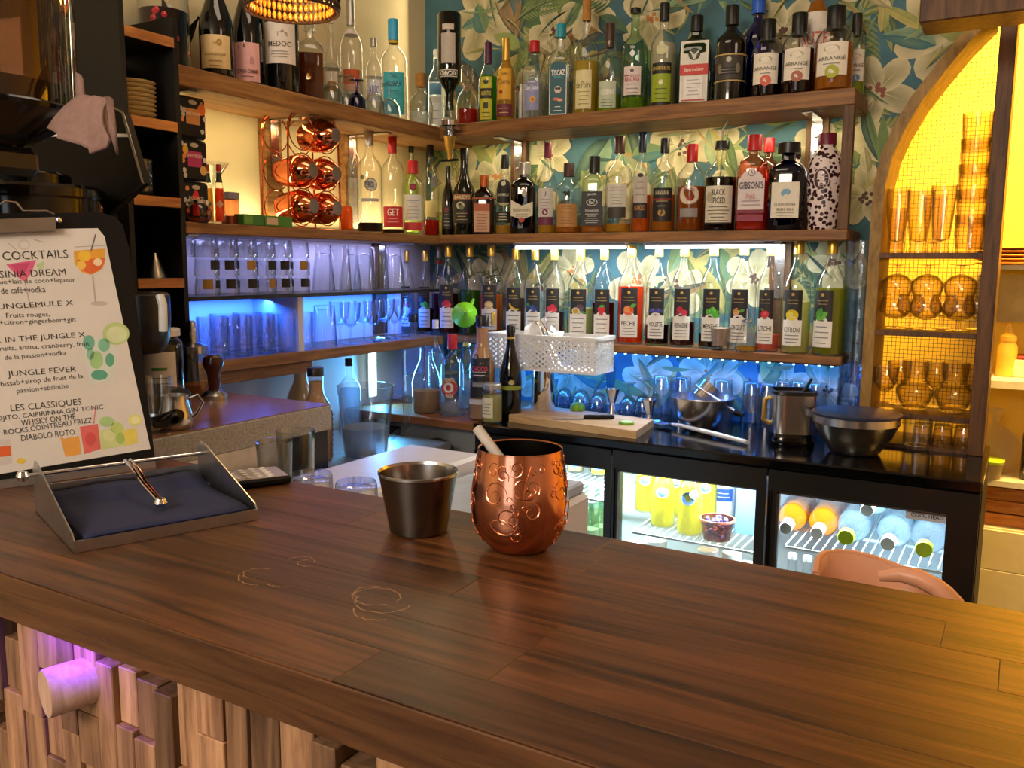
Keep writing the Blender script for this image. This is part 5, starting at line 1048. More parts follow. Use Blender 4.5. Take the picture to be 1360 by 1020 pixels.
mk('body', rev([(0, 0), (.026, 0), (.030, .006), (.031, .025), (.024, .048), (.025, .062), (.023, .062), (.022, .048), (0, .04)], 26), M('steel_brush'), t, smooth=True)
mk('handle', tube([(.024, 0, .055), (.042, 0, .062), (.050, 0, .048), (.040, 0, .030), (.030, 0, .022)], .003, 8), M('steel'), t, smooth=True)
p = at(205, 575, 'z', LZ); gl('tumbler', .024, .10, (p[0], p[1]+.01, LZ), 'narrow cut glass standing between the menu and the milk pitcher', None, mat='clear_heavy')
# espresso machine: dark housing and group head seen beside the menu
t = thing('espresso_machine', 'black espresso machine half hidden behind the menu', 'coffee machine', (-1.62, 1.02, LZ))
Q = lambda u, v, y: at(u, v, 'y', y)
hp = [Q(u, v, 1.06) for u, v in ((0, 140), (148, 141), (163, 150), (190, 243), (135, 292), (0, 310))]
mk('housing', prism([tuple(p) for p in hp], (0, .016, 0)), plain('housing_black', '#040303', .6, spec=.2), t, world=True)
mk('rim', tube([tuple(Q(u, v, 1.058)) for u, v in ((60, 141), (148, 141), (163, 150), (190, 243), (135, 292))], .0025, 6), M('steel_dark'), t, world=True)
tr = [Q(u, v, 1.058) for u, v in ((38, 177), (48, 174), (173, 178), (173, 182), (38, 181))]
mk('trim', prism([tuple(p) for p in tr], (0, .0015, 0)), M('enamel'), t, world=True)
p = Q(192, 425, 1.12)
mk('group_head', rev([(0, -.07), (.03, -.066), (.046, -.04), (.05, 0), (.05, .05), (.044, .055), (0, .056)], 28), M('black_satin'), t, smooth=True, loc=(p[0]-(-1.62), .10, p[2]-LZ))
mk('base', boxv(-1.78, -1.44, 1.06, 1.17, LZ+.0004, LZ+.05, .01), M('black_satin'), t, world=True)
mk('column', boxv(-1.76, -1.63, 1.05, 1.16, LZ+.05, 1.52, .01), M('black_matt'), t, world=True)
mk('steam_arm', tube([tuple(Q(u, v, 1.06)) for u, v in ((212, 392), (216, 405), (217, 440))], .008, 10), M('enamel'), t, smooth=True, world=True)
t = thing('portafilter', 'black portafilter handle resting at the counter edge beside the menu', 'portafilter', tuple(Q(222, 556, .98)))
mk('handle', tube([tuple(Q(u, v, .98)) for u, v in ((200, 562), (222, 558), (236, 552), (240, 550))], [.010, .014, .013, .008], 12), M('black_gloss'), t, smooth=True, world=True)
mk('basket', xf(rev([(0, -.012), (.026, -.01), (.030, .012), (.027, .012), (.024, -.006), (0, -.008)], 22), Matrix.Translation(Q(196, 562, .98))), M('steel'), t, smooth=True, world=True)
# canister with black lid behind the menu
p = at(38, 262, 'y', .93); t = thing('vacuum_pot', 'steel canister with flat black lid behind the menu', 'canister', (p[0], .93, LZ+.0003)); zr = p[2]-LZ; r_ = 94/FPX*depth(p)
mk('body', rev([(0, 0), (r_*.95, 0), (r_*.97, .01), (r_*.97, zr-.004)], 40), M('black_gloss'), t, smooth=True)
mk('lid', rev([(r_*.97, zr-.006), (r_, zr-.002), (r_, zr+.012), (r_*.95, zr+.018), (0, zr+.019)], 40), M('black_gloss'), t, smooth=True)
mk('knob', rev([(r_*.56, zr+.018), (r_*.56, zr+.038), (r_*.52, zr+.042), (0, zr+.042)], 36), M('black_gloss'), t, smooth=True)
# grinder with big smoked hopper
t = thing('coffee_grinder', 'coffee grinder with large smoked plastic bean hopper', 'grinder', (-1.30, .70, 1.1003))
glass('smoked', '#c2b0a0', .55, .8); plain('beans', '#22120b', .45, bump=1, scale=90)
HB = .497
mk('hopper', rev([(.055, HB-.045), (.135, HB), (.137, HB+.22), (.131, HB+.22), (.130, HB+.005), (.05, HB-.04)], 48), M('smoked'), t, smooth=True)
mk('collar', rev([(.058, HB-.049), (.139, HB-.003), (.141, HB+.003), (.138, HB+.006), (.132, HB+.002), (.052, HB-.044)], 48), M('black_gloss'), t, smooth=True)
mk('coffee_beans', rev([(0, HB-.036), (.045, HB-.034), (.12, HB), (.125, HB+.035), (.06, HB+.045), (0, HB+.03)], 40), M('beans'), t, smooth=True)
mk('lid', rev([(.14, HB+.22), (.14, HB+.235), (0, HB+.24)], 48), M('black_satin'), t, smooth=True)
mk('body', J(boxv(-.25, -.11, -.15, -.01, 0, .12, .01), boxv(-.24, -.12, -.14, -.03, .12, HB-.09, .01), boxv(-.24, .06, -.14, .06, HB-.09, HB-.0495, .01)), M('black_satin'), t)
# mauve cleaning cloth hanging there
plain('cloth', '#8d7068', .9, var=.12, scale=90, bump=.5)
def cloth(name, label, cat, outline, folds, y, thick=.004):
    pass
top = [Q(u, v, .73) for u, v in ((104, 128), (108, 126), (112, 127), (116, 128), (122, 129), (130, 129), (137, 131), (143, 130), (147, 133))]
bot = [Q(u, v, .70) for u, v in ((60, 170), (74, 178), (88, 186), (102, 192), (116, 198), (131, 206), (138, 196), (144, 184), (147, 165))]
t = thing('cleaning_cloth', 'mauve cloth rag hanging from the bean hopper rim', 'cloth', tuple(Q(110, 180, .70)))
V, F = [], []; ns = 12
for s in range(ns+1):
    k = s/ns
    for i in range(9):
        a, b = Vector(top[i]), Vector(bot[i]); q = a.lerp(b, k); q.y += .008*math.sin(i*2.1+.5)*(.3+k)-.004*math.sin(k*3.14); V.append(tuple(q))
for s in range(ns):
    for i in range(8): F.append((s*9+i, s*9+i+1, s*9+i+10, s*9+i+9))
o = mk('sheet', (V, F), M('cloth'), t, smooth=True, world=True); sm = o.modifiers.new('thickness', 'SOLIDIFY'); sm.thickness = .003
tp2 = [Q(u, v, .72) for u, v in ((141, 131), (146, 131), (150, 134))]; bt2 = [Q(u, v, .70) for u, v in ((148, 175), (153, 190), (158, 206))]; md = [Q(u, v, .695) for u, v in ((146, 160), (150, 165), (155, 172))]
V = [tuple(p) for r__ in (tp2, md, bt2) for p in r__]; o = mk('corner', (V, [(0, 1, 4, 3), (1, 2, 5, 4), (3, 4, 7, 6), (4, 5, 8, 7)]), M('cloth'), t, smooth=True, world=True); o.modifiers.new('thickness', 'SOLIDIFY').thickness = .003
tp3 = [Q(u, v, .745) for u, v in ((103, 98), (108, 100), (111, 105))]; V = [tuple(p) for p in tp3]+[tuple(Q(u, v, .732)) for u, v in ((104, 130), (109, 129), (114, 130))]
o = mk('tuck', (V, [(0, 1, 4, 3), (1, 2, 5, 4)]), M('cloth'), t, smooth=True, world=True); o.modifiers.new('thickness', 'SOLIDIFY').thickness = .004
# ================================================================ black shelf tower
TX, TY0, TY1 = -1.65, 1.205, 1.325
t = tower = thing('shelf_tower', 'tall narrow black shelf tower with wooden board edges', 'shelf', (-1.74, 1.265, LZ))
plain('tower_black', '#171513', .55, var=.1, spec=.3); LZ2 = LZ+.0004
box('side_panel', -1.83, TX, TY0-.012, TY0, LZ2, 1.97, M('tower_black'), t)
box('side_panel', -1.83, TX, TY1, TY1+.012, LZ2, float(at(222, 20, 'x', TX)[2]), M('tower_black'), t)
box('back_panel', -1.842, -1.83, TY0-.012, TY1+.012, LZ2, 1.835, M('tower_black'), t)
wood('tower_edge', '#8a5426', '#c8884a', .5, (20, 3, 22), .15)
TZ = []
for u, v in ((168, 34), (172, 152), (176, 258), (179, 370)):
    z = float(at(u, v, 'x', TX)[2]); TZ.append(z); b = box('shelf_board', -1.83, TX, TY0, TY1, z-.022, z, M('tower_black'), t); box('edge_strip', TX-.002, TX+.003, TY0, TY1, z-.021, z, M('tower_edge'), b)
G = 'saucers stacked in the shelf tower'
plain('saucer_gold', '#e6d2a6', .35, .1)
for k in range(9):
    o = mk('saucer', rev([(0, 0), (.030, 0), (.048, .0045), (.050, .0055), (.048, .006), (.028, .0025), (0, .002)], 24), M('saucer_gold'), smooth=True, loc=(-1.715, 1.264, TZ[1]+.0005+k*.0095)); tag(o, 'thin gold-rimmed saucer in the shelf tower stack, '+('bottom one', 'second from bottom', 'third from bottom', 'fourth from bottom', 'middle one', 'fourth from top', 'third from top', 'second from top', 'topmost one')[k], 'saucer', G)
G = 'small bowls stacked in the shelf tower'
for k in range(5):
    gl('short', .042, .022, (-1.715, 1.264, TZ[2]+k*.0145), 'small dark glass bowl on the third board of the shelf tower, '+('bottom one', 'second from bottom', 'middle one', 'second from top', 'topmost one')[k], G, mat='clear_heavy')
t = thing('steel_scoop', 'small steel scoop lying in the lowest tower compartment', 'scoop', (-1.70, 1.29, TZ[3]+.0005)); mk('cone', rev([(.030, 0), (.028, .005), (.010, .045), (.006, .055), (0, .056)], 20), M('steel'), t, smooth=True)
# jar of red fruit on top, dark plant leaves behind
t = thing('fruit_jar', 'large glass jar of dark red fruit at the near end of the top left shelf', 'jar', (-1.805, 1.425, 1.8355), R(50))
bottle_parts(t, .22, .118, 'jar', 'clear_heavy', liq='wine', lev=.62, cap='cap_silver', ch=.05)
plain('cherry', '#c4182c', .25); rnd = random.Random(8)
for k in range(14):
    a = R(-75+rnd.uniform(-60, 60)); mk('cherry', rev([(0, -.009), (.0065, -.0065), (.009, 0), (.0065, .0065), (0, .009)], 10), M('cherry'), t, smooth=True, loc=(.05*math.cos(a), .05*math.sin(a), rnd.uniform(.02, .13)))
t = thing('leafy_plant', 'dark-leaved pot plant between the fruit jar and the wine', 'plant', (-1.872, 1.515, 1.8353)); plain('leaf_dark', '#131d14', .35); plain('pot', '#3a2a22', .6)
mk('pot', rev([(0, 0), (.02, 0), (.024, .06), (.021, .06), (.02, .05), (0, .05)], 20), M('pot'), t, smooth=True)
for k, (a, b, L) in enumerate(((-60, 60, .14), (-90, 50, .12), (-35, 50, .12), (20, 65, .15), (60, 70, .16), (-80, 75, .18), (-70, 20, .08), (-30, 25, .08))):
    d = Vector((math.cos(R(a))*math.cos(R(b)), math.sin(R(a))*math.cos(R(b)), math.sin(R(b)))); s_ = d.cross(Vector((0, 0, 1))).normalized(); c0 = Vector((0, 0, .05)); V = []
    for i in range(7):
        q = i/6; w_ = .022*math.sin(math.pi*q**.7); c = c0+d*L*q+Vector((0, 0, -.03*q*q)); V += [tuple(c-s_*w_), tuple(c+Vector((0, 0, -.004))), tuple(c+s_*w_)]
    mk('leaf', (V, [(3*i+j, 3*i+j+1, 3*i+j+4, 3*i+j+3) for i in range(6) for j in range(2)]), M('leaf_dark'), t, smooth=True)
# ================================================================ steel cup and copper tumbler on the bar
ZB = 1.1003
p = at(556, 705, 'z', 1.1); t = thing('steel_cup', 'small plain steel cup with tapered sides on the bar', 'cup', (p[0], p[1], ZB)); k = depth(p)/FPX
r0, r1, hh = 38*k, 52.5*k, .067
mk('wall', rev([(0, .001), (r0*.9, 0), (r0, .002), (r1*.985, hh-.003), (r1*.965, hh-.003), (r0*.97, .004), (0, .003)], 56), M('steel_dark'), t, smooth=True)
mk('rim', rev([(r1*.98, hh-.004), (r1*1.01, hh-.003), (r1*1.01, hh-.001), (r1*.99, hh), (r1*.96, hh-.003)], 56), M('steel'), t, smooth=True)
# copper tumbler: engraved scrolls as relief lines
p = at(690, 727, 'z', 1.1); t = thing('copper_tumbler', 'rounded shiny copper tumbler engraved with scrolls, standing on the bar', 'tumbler', (p[0], p[1], ZB), R(20)); k = depth(p)/FPX
m, N, K_, b = newmat('copper'); b.inputs['Metallic'].default_value = 1; b.inputs['Base Color'].default_value = H('#e09a7a')
tc = N.new('ShaderNodeTexCoord'); nz = N.new('ShaderNodeTexNoise'); nz.inputs['Scale'].default_value = 25
mr = N.new('ShaderNodeMapRange'); mr.inputs['To Min'].default_value = .10; mr.inputs['To Max'].default_value = .24
K_.new(tc.outputs['Object'], nz.inputs['Vector']); K_.new(nz.outputs['Fac'], mr.inputs['Value']); K_.new(mr.outputs[0], b.inputs['Roughness'])
R_ = 64*k; hh = .103
prof = [(0, .003), (.45, .001), (.55, .003), (.72, .07), (.88, .17), (.97, .28), (1.0, .42), (.99, .55), (.955, .70), (.91, .84), (.865, 1.0)]
# smooth the profile
zz = np.array([b_ for a_, b_ in prof]); rr = np.array([a_ for a_, b_ in prof])
zs_ = np.linspace(.003, 1, 30); rs_ = np.interp(zs_, zz[2:], rr[2:]); rs_ = np.convolve(np.r_[rs_[0], rs_, rs_[-1]], [.25, .5, .25], 'valid')
outer = [(0, .002*hh), (.5*R_, 0)]+[(a_*R_, b_*hh) for a_, b_ in zip(rs_, zs_)]
mk('wall', rev(outer, 72), M('copper'), t, smooth=True, sharp=60)
plain('tumbler_inside', '#4a4540', .3, 1.0, .1)
mk('lining', rev([(a_*R_*.975, b_*hh) for a_, b_ in zip(rs_[::-1], zs_[::-1])]+[(0, .01)], 56), M('tumbler_inside'), t, smooth=True, sharp=60)
mk('rim', rev([(.862*R_, hh-.001), (.868*R_, hh), (.862*R_, hh+.0012), (.84*R_, hh)], 64), M('copper'), t, smooth=True)
def onT(x, z): 
    q = float(np.interp(z/hh, zs_, rs_))*R_+.0002; a = x/R_-math.pi/2; return (q*math.cos(a), q*math.sin(a), z)
def spiral(cx, cz, r, turns, a0, s=1, n=26):
    return [(cx+s*r*(1-.8*i/n)*math.cos(a0+turns*6.28*i/n), cz+r*(1-.8*i/n)*math.sin(a0+turns*6.28*i/n)) for i in range(n+1)]
rnd = random.Random(2); sc = []
for a_ in range(4):
    o = a_*R_*1.57
    sc += [spiral(o-.018, .065, .014, 1.4, 0), spiral(o+.012, .074, .016, 1.3, 2, -1), spiral(o-.006, .042, .018, 1.2, 3.4), spiral(o+.020, .050, .010, 1.3, 1, -1), spiral(o+.004, .092, .009, 1.2, 4), spiral(o-.022, .088, .008, 1.2, 1)]
    sc += [[(o-.03+.012*i*.5, .03+.012*math.sin(i*.5)) for i in range(10)], [(o+.02-.008*math.sin(i*.4), .03+.008*i) for i in range(9)]]
    for j in range(9): cx, cz = o+rnd.uniform(-.036, .036), rnd.uniform(.012, .095); sc.append(spiral(cx, cz, rnd.uniform(.005, .010), 1.2, rnd.uniform(0, 6), rnd.choice((-1, 1)), 14))
    for j in range(6): cx, cz = o+rnd.uniform(-.03, .03), rnd.uniform(.018, .095); sc.append(spiral(cx, cz, .0035, 1, 0, 1, 8))
vf = ([], [])
for s_ in sc: vf = J(vf, tube([onT(x, z) for x, z in s_], [.0003+.0004*math.sin(math.pi*i/(len(s_)-1)) for i in range(len(s_))], 5))
mk('scroll_engraving', vf, M('copper'), t, smooth=True)
tp = Vector((p[0], p[1], ZB)); st = thing('drinking_straw', 'wide grey paper straw standing in the copper tumbler', 'straw', tuple(tp+Vector((.0, 0, .02))))
e0 = Vector(at(661, 605, 'y', p[1]-.002)); e1 = Vector(at(634, 569, 'y', p[1]+.004)); e2 = e0+(e0-e1)*1.5
d = (e1-e2).normalized(); plain('straw_paper', '#b9b2aa', .7)
q = d.to_track_quat('Z', 'Y').to_matrix().to_4x4(); L = (e1-e2).length
o = mk('tube', xf(rev([(.0050, 0), (.0055, 0), (.0055, L), (.0048, L), (.0048, 0)], 20), Matrix.Translation(e2-Vector(st.location)) @ q), M('straw_paper'), st, smooth=True)
# ================================================================ napkin dispenser tray
fl, frr = Vector(at(98, 735, 'z', 1.1)), Vector(at(342, 690, 'z', 1.1)); wv = (frr-fl); W = wv.length; wx = wv.normalized(); dy = Vector((-wx.y, wx.x, 0)); D = .185
t = thing('napkin_tray', 'bent steel napkin holder with weighted arm on the bar', 'napkin holder', tuple(fl)); t.location.z = ZB; t.rotation_euler = (0, 0, math.atan2(wx.y, wx.x))
plain('tray_steel', '#c6cacf', .28, 1.0, .08, 60)
mk('base', J(boxv(0, W, 0, D, 0, .0015), boxv(0, W, -.0012, .0004, 0, .012), boxv(0, W, D-.0015, D, 0, .03)), M('tray_steel'), t)
for x in (0, W-.0015):
    mk('side_plate', prism([(x, -.001, 0), (x, D, 0), (x, D, .050), (x, D-.012, .062), (x, D-.03, .060), (x, .004, .018), (x, -.001, .012)], (.0015, 0, 0)), M('tray_steel'), t)
rodz, rody = .048, D-.022
r_ = mk('rod', tube([(-.012, rody, rodz), (W+.004, rody, rodz)], .0022, 10), M('chrome'), t, smooth=True)
mk('ball', rev([(0, -.007), (.005, -.005), (.007, 0), (.005, .005), (0, .007)], 14), M('chrome'), t, smooth=True, loc=(-.014, rody, rodz))
mk('arm', J(tube([(W*.50, rody, rodz+.003), (W*.505, rody-.03, rodz-.002), (W*.515, rody-.06, rodz-.014), (W*.53, .06, .024)], .0022, 8), tube([(W*.53, rody, rodz+.003), (W*.53, rody-.03, rodz-.002), (W*.535, rody-.06, rodz-.014), (W*.54, .06, .024)], .0022, 8)), M('chrome'), t, smooth=True)
mk('weight', rev([(0, -.006), (.005, -.005), (.0075, 0), (.005, .005), (0, .006)], 16), M('chrome'), t, smooth=True, loc=(W*.535, .055, .022))
plain('navy_paper', '#1a2148', .85, var=.15, scale=14, bump=.4)
nt = thing('napkin_stack', 'stack of navy blue paper napkins in the steel holder', 'napkin', tuple(t.location+Vector((0, 0, .0018)))); nt.rotation_euler = t.rotation_euler
NX, NY = 12, 12; rnd = random.Random(6)
for k in range(5):
    V, F = [], []
    for j in range(NY+1):
        for i in range(NX+1):
            x, y = .008+(W-.018)*i/NX, .003+(D-.012)*j/NY; V.append((x+.0007*k, y, .0008+.0028*k+(.0012*math.sin(i*.9+k)*math.sin(j*.7) if k == 4 else 0)+(.010*max(0, (j/NY-.75))*4 if k > 2 else 0)))
    F = [(j*(NX+1)+i, j*(NX+1)+i+1, (j+1)*(NX+1)+i+1, (j+1)*(NX+1)+i) for j in range(NY) for i in range(NX)]
    o = mk('napkin', (V, F), M('navy_paper'), nt, smooth=True); o.modifiers.new('thickness', 'SOLIDIFY').thickness = .0022
# ================================================================ menu clipboard
PB = Vector(at(203, 603, 'z', 1.118)); ah = Vector((.36, .93, 0)).normalized(); nh = Vector((ah.y, -ah.x, 0)); lean = R(14)
mn = (nh*math.cos(lean)+Vector((0, 0, 1))*math.sin(lean)).normalized()
def onM(u, v, off=0.0):
    q = Vector(_f+(u-680)/FPX*_r+(v-510)/FPX*_d); o = Vector(CAM); tt = (PB-o).dot(mn)/q.dot(mn); return o+q*tt+mn*off
bx = (onM(200, 598)-onM(40, 625)).normalized()                 # direction of the text lines
by = mn.cross(bx).normalized(); org = onM(203, 603)
def to2(u, v): q = onM(u, v)-org; return q.dot(bx), q.dot(by)
t = thing('menu_clipboard', 'black clipboard with cocktail menu sheet leaning behind the napkin holder', 'menu', tuple(org))
def M3(x, y, off): return bx*x+by*y+mn*off
board2 = [to2(*q) for q in ((206, 606), (200, 560), (172, 330), (163, 298), (152, 287), (135, 282))]
bw = -.245; top = board2[-1][1]; board2 += [(bw, top), (bw, board2[0][1])]
mk('board', prism([tuple(M3(x, y, -.0052)) for x, y in board2], tuple(mn*.004)), M('black_matt'), t)
plain('paper', '#d9d5cf', .8, var=.04, scale=10)
pap = [to2(*q) for q in ((200, 596), (139, 314), (130, 303))]; pap += [(bw+.008, pap[-1][1]), (bw+.008, pap[0][1])]
sheet = mk('menu_sheet', prism([tuple(M3(x, y, -.0010)) for x, y in pap], tuple(mn*.0006)), M('paper'), t)
def mtext(s, u0, v0, u1, v1, h, col='#2a2826', bold=.0):
    """one line whose visible ends lie at (u0,v0) and (u1,v1); h = letter height"""
    x0, y0 = to2(u0, v0); x1, y1 = to2(u1, v1); v2, F = text2d(s, abs(x1-x0), h, bold)
    ca = math.atan2(y1-y0, x1-x0); cx, cy = (x0+x1)/2, (y0+y1)/2
    mk('menu_line', ([tuple(M3(cx+x*math.cos(ca)-z*math.sin(ca), cy+x*math.sin(ca)+z*math.cos(ca), .0000)) for x, z in v2], F), ink(col), sheet)
LH = .0105
for s, u0, v0, u1, v1, h in (
  ('COCKTAILS', 3, 340, 90, 337, .0115), ('ABYSSINIA DREAM', -38, 366, 87, 361, .0095), ('éthiopie+lait de coco+liqueur', -26, 376, 100, 372, .0085), ('de café+vodka', 1, 386, 60, 384, .0085),
  ('JUNGLEMULE X', -9, 409, 97, 403, .0095), ('Fruits rouges,', 8, 420, 66, 418, .0085), ('jus+citron+gingerbeer+gin', -14, 430, 100, 425, .0085),
  ('BACK IN THE JUNGLE X', -35, 455, 113, 445, .0095), ('fruits, anana, cranberry, fruit', -4, 464, 119, 457, .0085), ('de la passion+vodka', 6, 476, 88, 469, .0082),
  ('JUNGLE FEVER', 10, 498, 101, 491, .0100), ('bissab+sirop de fruit de la', 1, 511, 110, 500, .0085), ('passion+absinthe', 22, 520, 91, 513, .0085),
  ('LES CLASSIQUES', 14, 543, 108, 534, .0100), ('MOJITO, CAIPIRINHA,GIN TONIC', -13, 558, 137, 541, .0080), ('WHISKY ON THE', 28, 562, 100, 553, .0080), ('ROCKS,COINTREAU FRIZZ,', 5, 575, 124, 558, .0080), ('DIABOLO ROTO..', 28, 582, 103, 573, .0080)):
    mtext(s, u0, v0, u1, v1, h, bold=-.004)
def mpoly(pts, col, off): 
    q = [to2(*p_) for p_ in pts]; mk('drawing', ([tuple(M3(x, y, off)) for x, y in q], [tuple(range(len(q)))[::-1]]), ink(col), sheet)
def mdisc(u, v, ru, rv, col, off, n=18): mpoly([(u+ru*math.cos(-2*math.pi*i/n), v+rv*math.sin(-2*math.pi*i/n)) for i in range(n)][::-1], col, off)
def mline(pts, w_, col, off):
    q = [to2(*p_) for p_ in pts]; V, F = [], []
    for i, (x, y) in enumerate(q):
        a = q[max(0, i-1)]; b_ = q[min(len(q)-1, i+1)]; dx, dy_ = b_[0]-a[0], b_[1]-a[1]; l = math.hypot(dx, dy_); V += [tuple(M3(x-dy_/l*w_, y+dx/l*w_, off)), tuple(M3(x+dy_/l*w_, y-dx/l*w_, off))]
    mk('drawing', (V, [(2*i, 2*i+1, 2*i+3, 2*i+2) for i in range(len(q)-1)]), ink(col), sheet)
O1, O2, O3 = -.00028, -.00022, -.00016
# spritz balloon glass
mpoly([(98, 333), (140, 330), (139, 350), (132, 360), (120, 365), (108, 361), (99, 350)], '#e2a63a', O1); mpoly([(102, 345), (140, 342), (136, 356), (122, 364), (108, 359)], '#dd6a35', O2); mdisc(112, 340, 9, 7, '#eec23e', O3); mdisc(130, 348, 6, 5, '#f0d8b0', O3); mdisc(108, 352, 6, 6, '#f0c65a', O3)
mline([(121, 333), (127, 311)], .0008, '#6a5a66', O3); mline([(123, 366), (127, 402)], .0009, '#b0aaa6', O2); mdisc(132, 403, 12, 3, '#c2bdb8', O1); mline([(100, 328), (141, 326)], .0004, '#9a9a9a', O2)
# pink martini
mpoly([(8, 351), (48, 345), (42, 362), (33, 374), (26, 370)], '#d9658a', O1); mpoly([(14, 352), (40, 348), (33, 362), (28, 366)], '#c64a76', O2); mpoly([(48, 352), (58, 346), (57, 357), (52, 358)], '#b9cf9a', O2); mline([(33, 373), (39, 402)], .0007, '#b8a8a8', O2); mdisc(38, 407, 17, 3, '#cdc7c2', O1); mdisc(32, 325, 8, 7, '#c9c3c0', O1); mdisc(32, 325, 6, 5, '#d9d5cf', O2); mline([(10, 322), (22, 332)], .0004, '#a8a29e', O2); mline([(45, 318), (58, 322)], .0007, '#aaa49f', O2)
# mojito
mpoly([(108, 452), (153, 448), (154, 505), (120, 511)], '#d3dbd3', O1)
for u, v, ru, rv, c in ((118, 455, 8, 10, '#6fb39a'), (138, 458, 8, 9, '#7fbfa0'), (128, 478, 9, 12, '#9fca8a'), (146, 478, 6, 9, '#5fa98a'), (132, 498, 11, 7, '#58a58c'), (120, 470, 5, 8, '#86c2a4')): mdisc(u, v, ru, rv, c, O2)
mdisc(154, 443, 18, 15, '#b9cf8a', O2); mdisc(155, 444, 14, 11, '#d2dfb0', O3)
# row of tall drinks
mpoly([(80, 580), (105, 578), (108, 603), (87, 607)], '#e2a24a', O1); mpoly([(82, 570), (104, 567), (105, 579), (84, 583)], '#d9d2cc', O2)
mpoly([(106, 567), (130, 563), (134, 596), (112, 603)], '#dd6a66', O2); mline([(124, 566), (127, 540)], .0007, '#d88a8a', O3); mdisc(120, 583, 7, 9, '#cf5454', O3)
mpoly([(131, 572), (165, 566), (167, 592), (135, 597)], '#c9d692', O1)
for u, v, ru, rv, c in ((142, 560, 10, 7, '#a9cc8a'), (155, 568, 8, 8, '#bcd27a'), (145, 578, 8, 8, '#d6dfa4'), (160, 582, 6, 8, '#a6c46a')): mdisc(u, v, ru, rv, c, O2)
mpoly([(163, 572), (181, 568), (183, 588), (168, 592)], '#e2d465', O2); mdisc(179, 558, 9, 8, '#dfe08a', O3); mdisc(179, 558, 6, 5, '#e8e8b0', O3+.00003)
mpoly([(-8, 585), (13, 583), (16, 615), (-6, 620)], '#c9c4c0', O1); mpoly([(-8, 594), (14, 592), (15, 605), (-7, 608)], '#d9602f', O2); mdisc(28, 612, 6, 4, '#dfc34a', O2)
# clip
cl = mk('clip', prism([tuple(M3(*to2(u, v), 0.0)) for u, v in ((72, 291), (73, 308), (-40, 313), (-40, 295))], tuple(mn*.010)), M('steel'), t)
mk('clip_wire', tube([tuple(M3(*to2(u, v), .011)) for u, v in ((-20, 292), (-10, 278), (5, 270), (20, 272), (29, 283), (60, 283), (70, 288))], .0016, 8), M('chrome'), cl, smooth=True)
mk('clip_ball', rev([(0, -.005), (.004, -.003), (.005, 0), (.004, .003), (0, .005)], 12), M('chrome'), cl, smooth=True, loc=tuple(M3(*to2(77, 294), .006)))
# white holder it stands in
t = thing('menu_stand', 'white ledge stand under the clipboard on the bar', 'stand', tuple(org+Vector((0, 0, 1.1003-org.z))))
V = []
bl, br = M3(bw, 0, 0), M3(.002, 0, 0)
def flat(q): return Vector((q.x, q.y, 0))
hx = flat(bx).normalized(); hy = Vector((hx.y, -hx.x, 0))
z1_ = org.z-1.1003-.003
prt = [tuple(hx*-.24+hy*.012), tuple(hx*.0+hy*.012), tuple(hx*.0-hy*.03), tuple(hx*-.24-hy*.03)]
mk('ledge', prism(prt, (0, 0, max(.004, z1_-.006))), M('zinc'), t)
# calculator
p = Vector(at(348, 642, 'z', 1.11)); a = Vector(at(305, 632, 'z', 1.11)); 
t = thing('calculator', 'small black calculator with round white keys on the bar', 'calculator', (-.862, .772, ZB), R(62))
mk('case', boxv(-.055, .055, -.032, .032, 0, .011, .003), M('black_matt'), t); mk('face', boxv(-.051, .051, -.029, .029, .011, .0115), M('zinc'), t); kv = None
for i in range(6):
    for j in range(4):
        o = mk('key', kv or rev([(.0045, .0115), (.004, .0135), (0, .0138)], 10), M('cap_white' if (i+j) % 5 else 'cap_black'), t, loc=(-.042+i*.0145, -.021+j*.014, 0)); kv = o.data if (i+j) % 5 else None
# peach plastic chair behind the bar
plain('peach_plastic', '#d99a78', .4, var=.05); A_ = lambda u, v, y: Vector(at(u, v, 'y', y))
t = thing('plastic_chair', 'peach moulded plastic chair back showing behind the bar', 'chair', (-.13, 1.02, 0))
V, F = [], []; n1, n2 = 14, 9
crest = [(1083, 762), (1086, 742), (1095, 735), (1112, 733), (1135, 735), (1160, 741), (1190, 752), (1212, 760), (1228, 764), (1246, 772), (1262, 784), (1275, 798), (1282, 815), (1286, 840)]
for i, (u, v) in enumerate(crest):
    s_ = i/(len(crest)-1); yy = 1.0+.10*math.sin(math.pi*s_)
    c = A_(u, v, yy)
    for j in range(n2):
        q = j/(n2-1); dn = Vector((0, -.05*q*q, -.42*q)); V.append(tuple(c+dn+Vector((-.02*q*(s_-.5), 0, 0))))
for i in range(len(crest)-1):
    for j in range(n2-1): F.append((i*n2+j, (i+1)*n2+j, (i+1)*n2+j+1, i*n2+j+1))
o = mk('shell', (V, F), M('peach_plastic'), t, smooth=True, world=True); o.modifiers.new('thickness', 'SOLIDIFY').thickness = .004
mk('rim', tube([A_(u, v, 1.0+.10*math.sin(math.pi*i/(len(crest)-1))) for i, (u, v) in enumerate(crest)], .004, 8), M('peach_plastic'), t, smooth=True, world=True)
ar = [A_(u, v, .985) for u, v in ((1168, 765), (1195, 762), (1220, 768), (1240, 778), (1258, 795), (1266, 820))]
mk('armrest', tube(ar, [.006, .009, .010, .010, .009, .008], 10), M('peach_plastic'), t, smooth=True, world=True)
mk('seat', boxv(-.33, .07, .90, 1.30, .42, .45, .01), M('peach_plastic'), t, world=True)
for x in (-.31, .05):
    for y in (.92, 1.28): mk('leg', boxv(x-.012, x+.012, y-.012, y+.012, 0, .42), M('steel'), t, world=True)
mk('back_support', boxv(-.24, -.02, 1.0, 1.02, .45, .62), M('peach_plastic'), t, world=True)
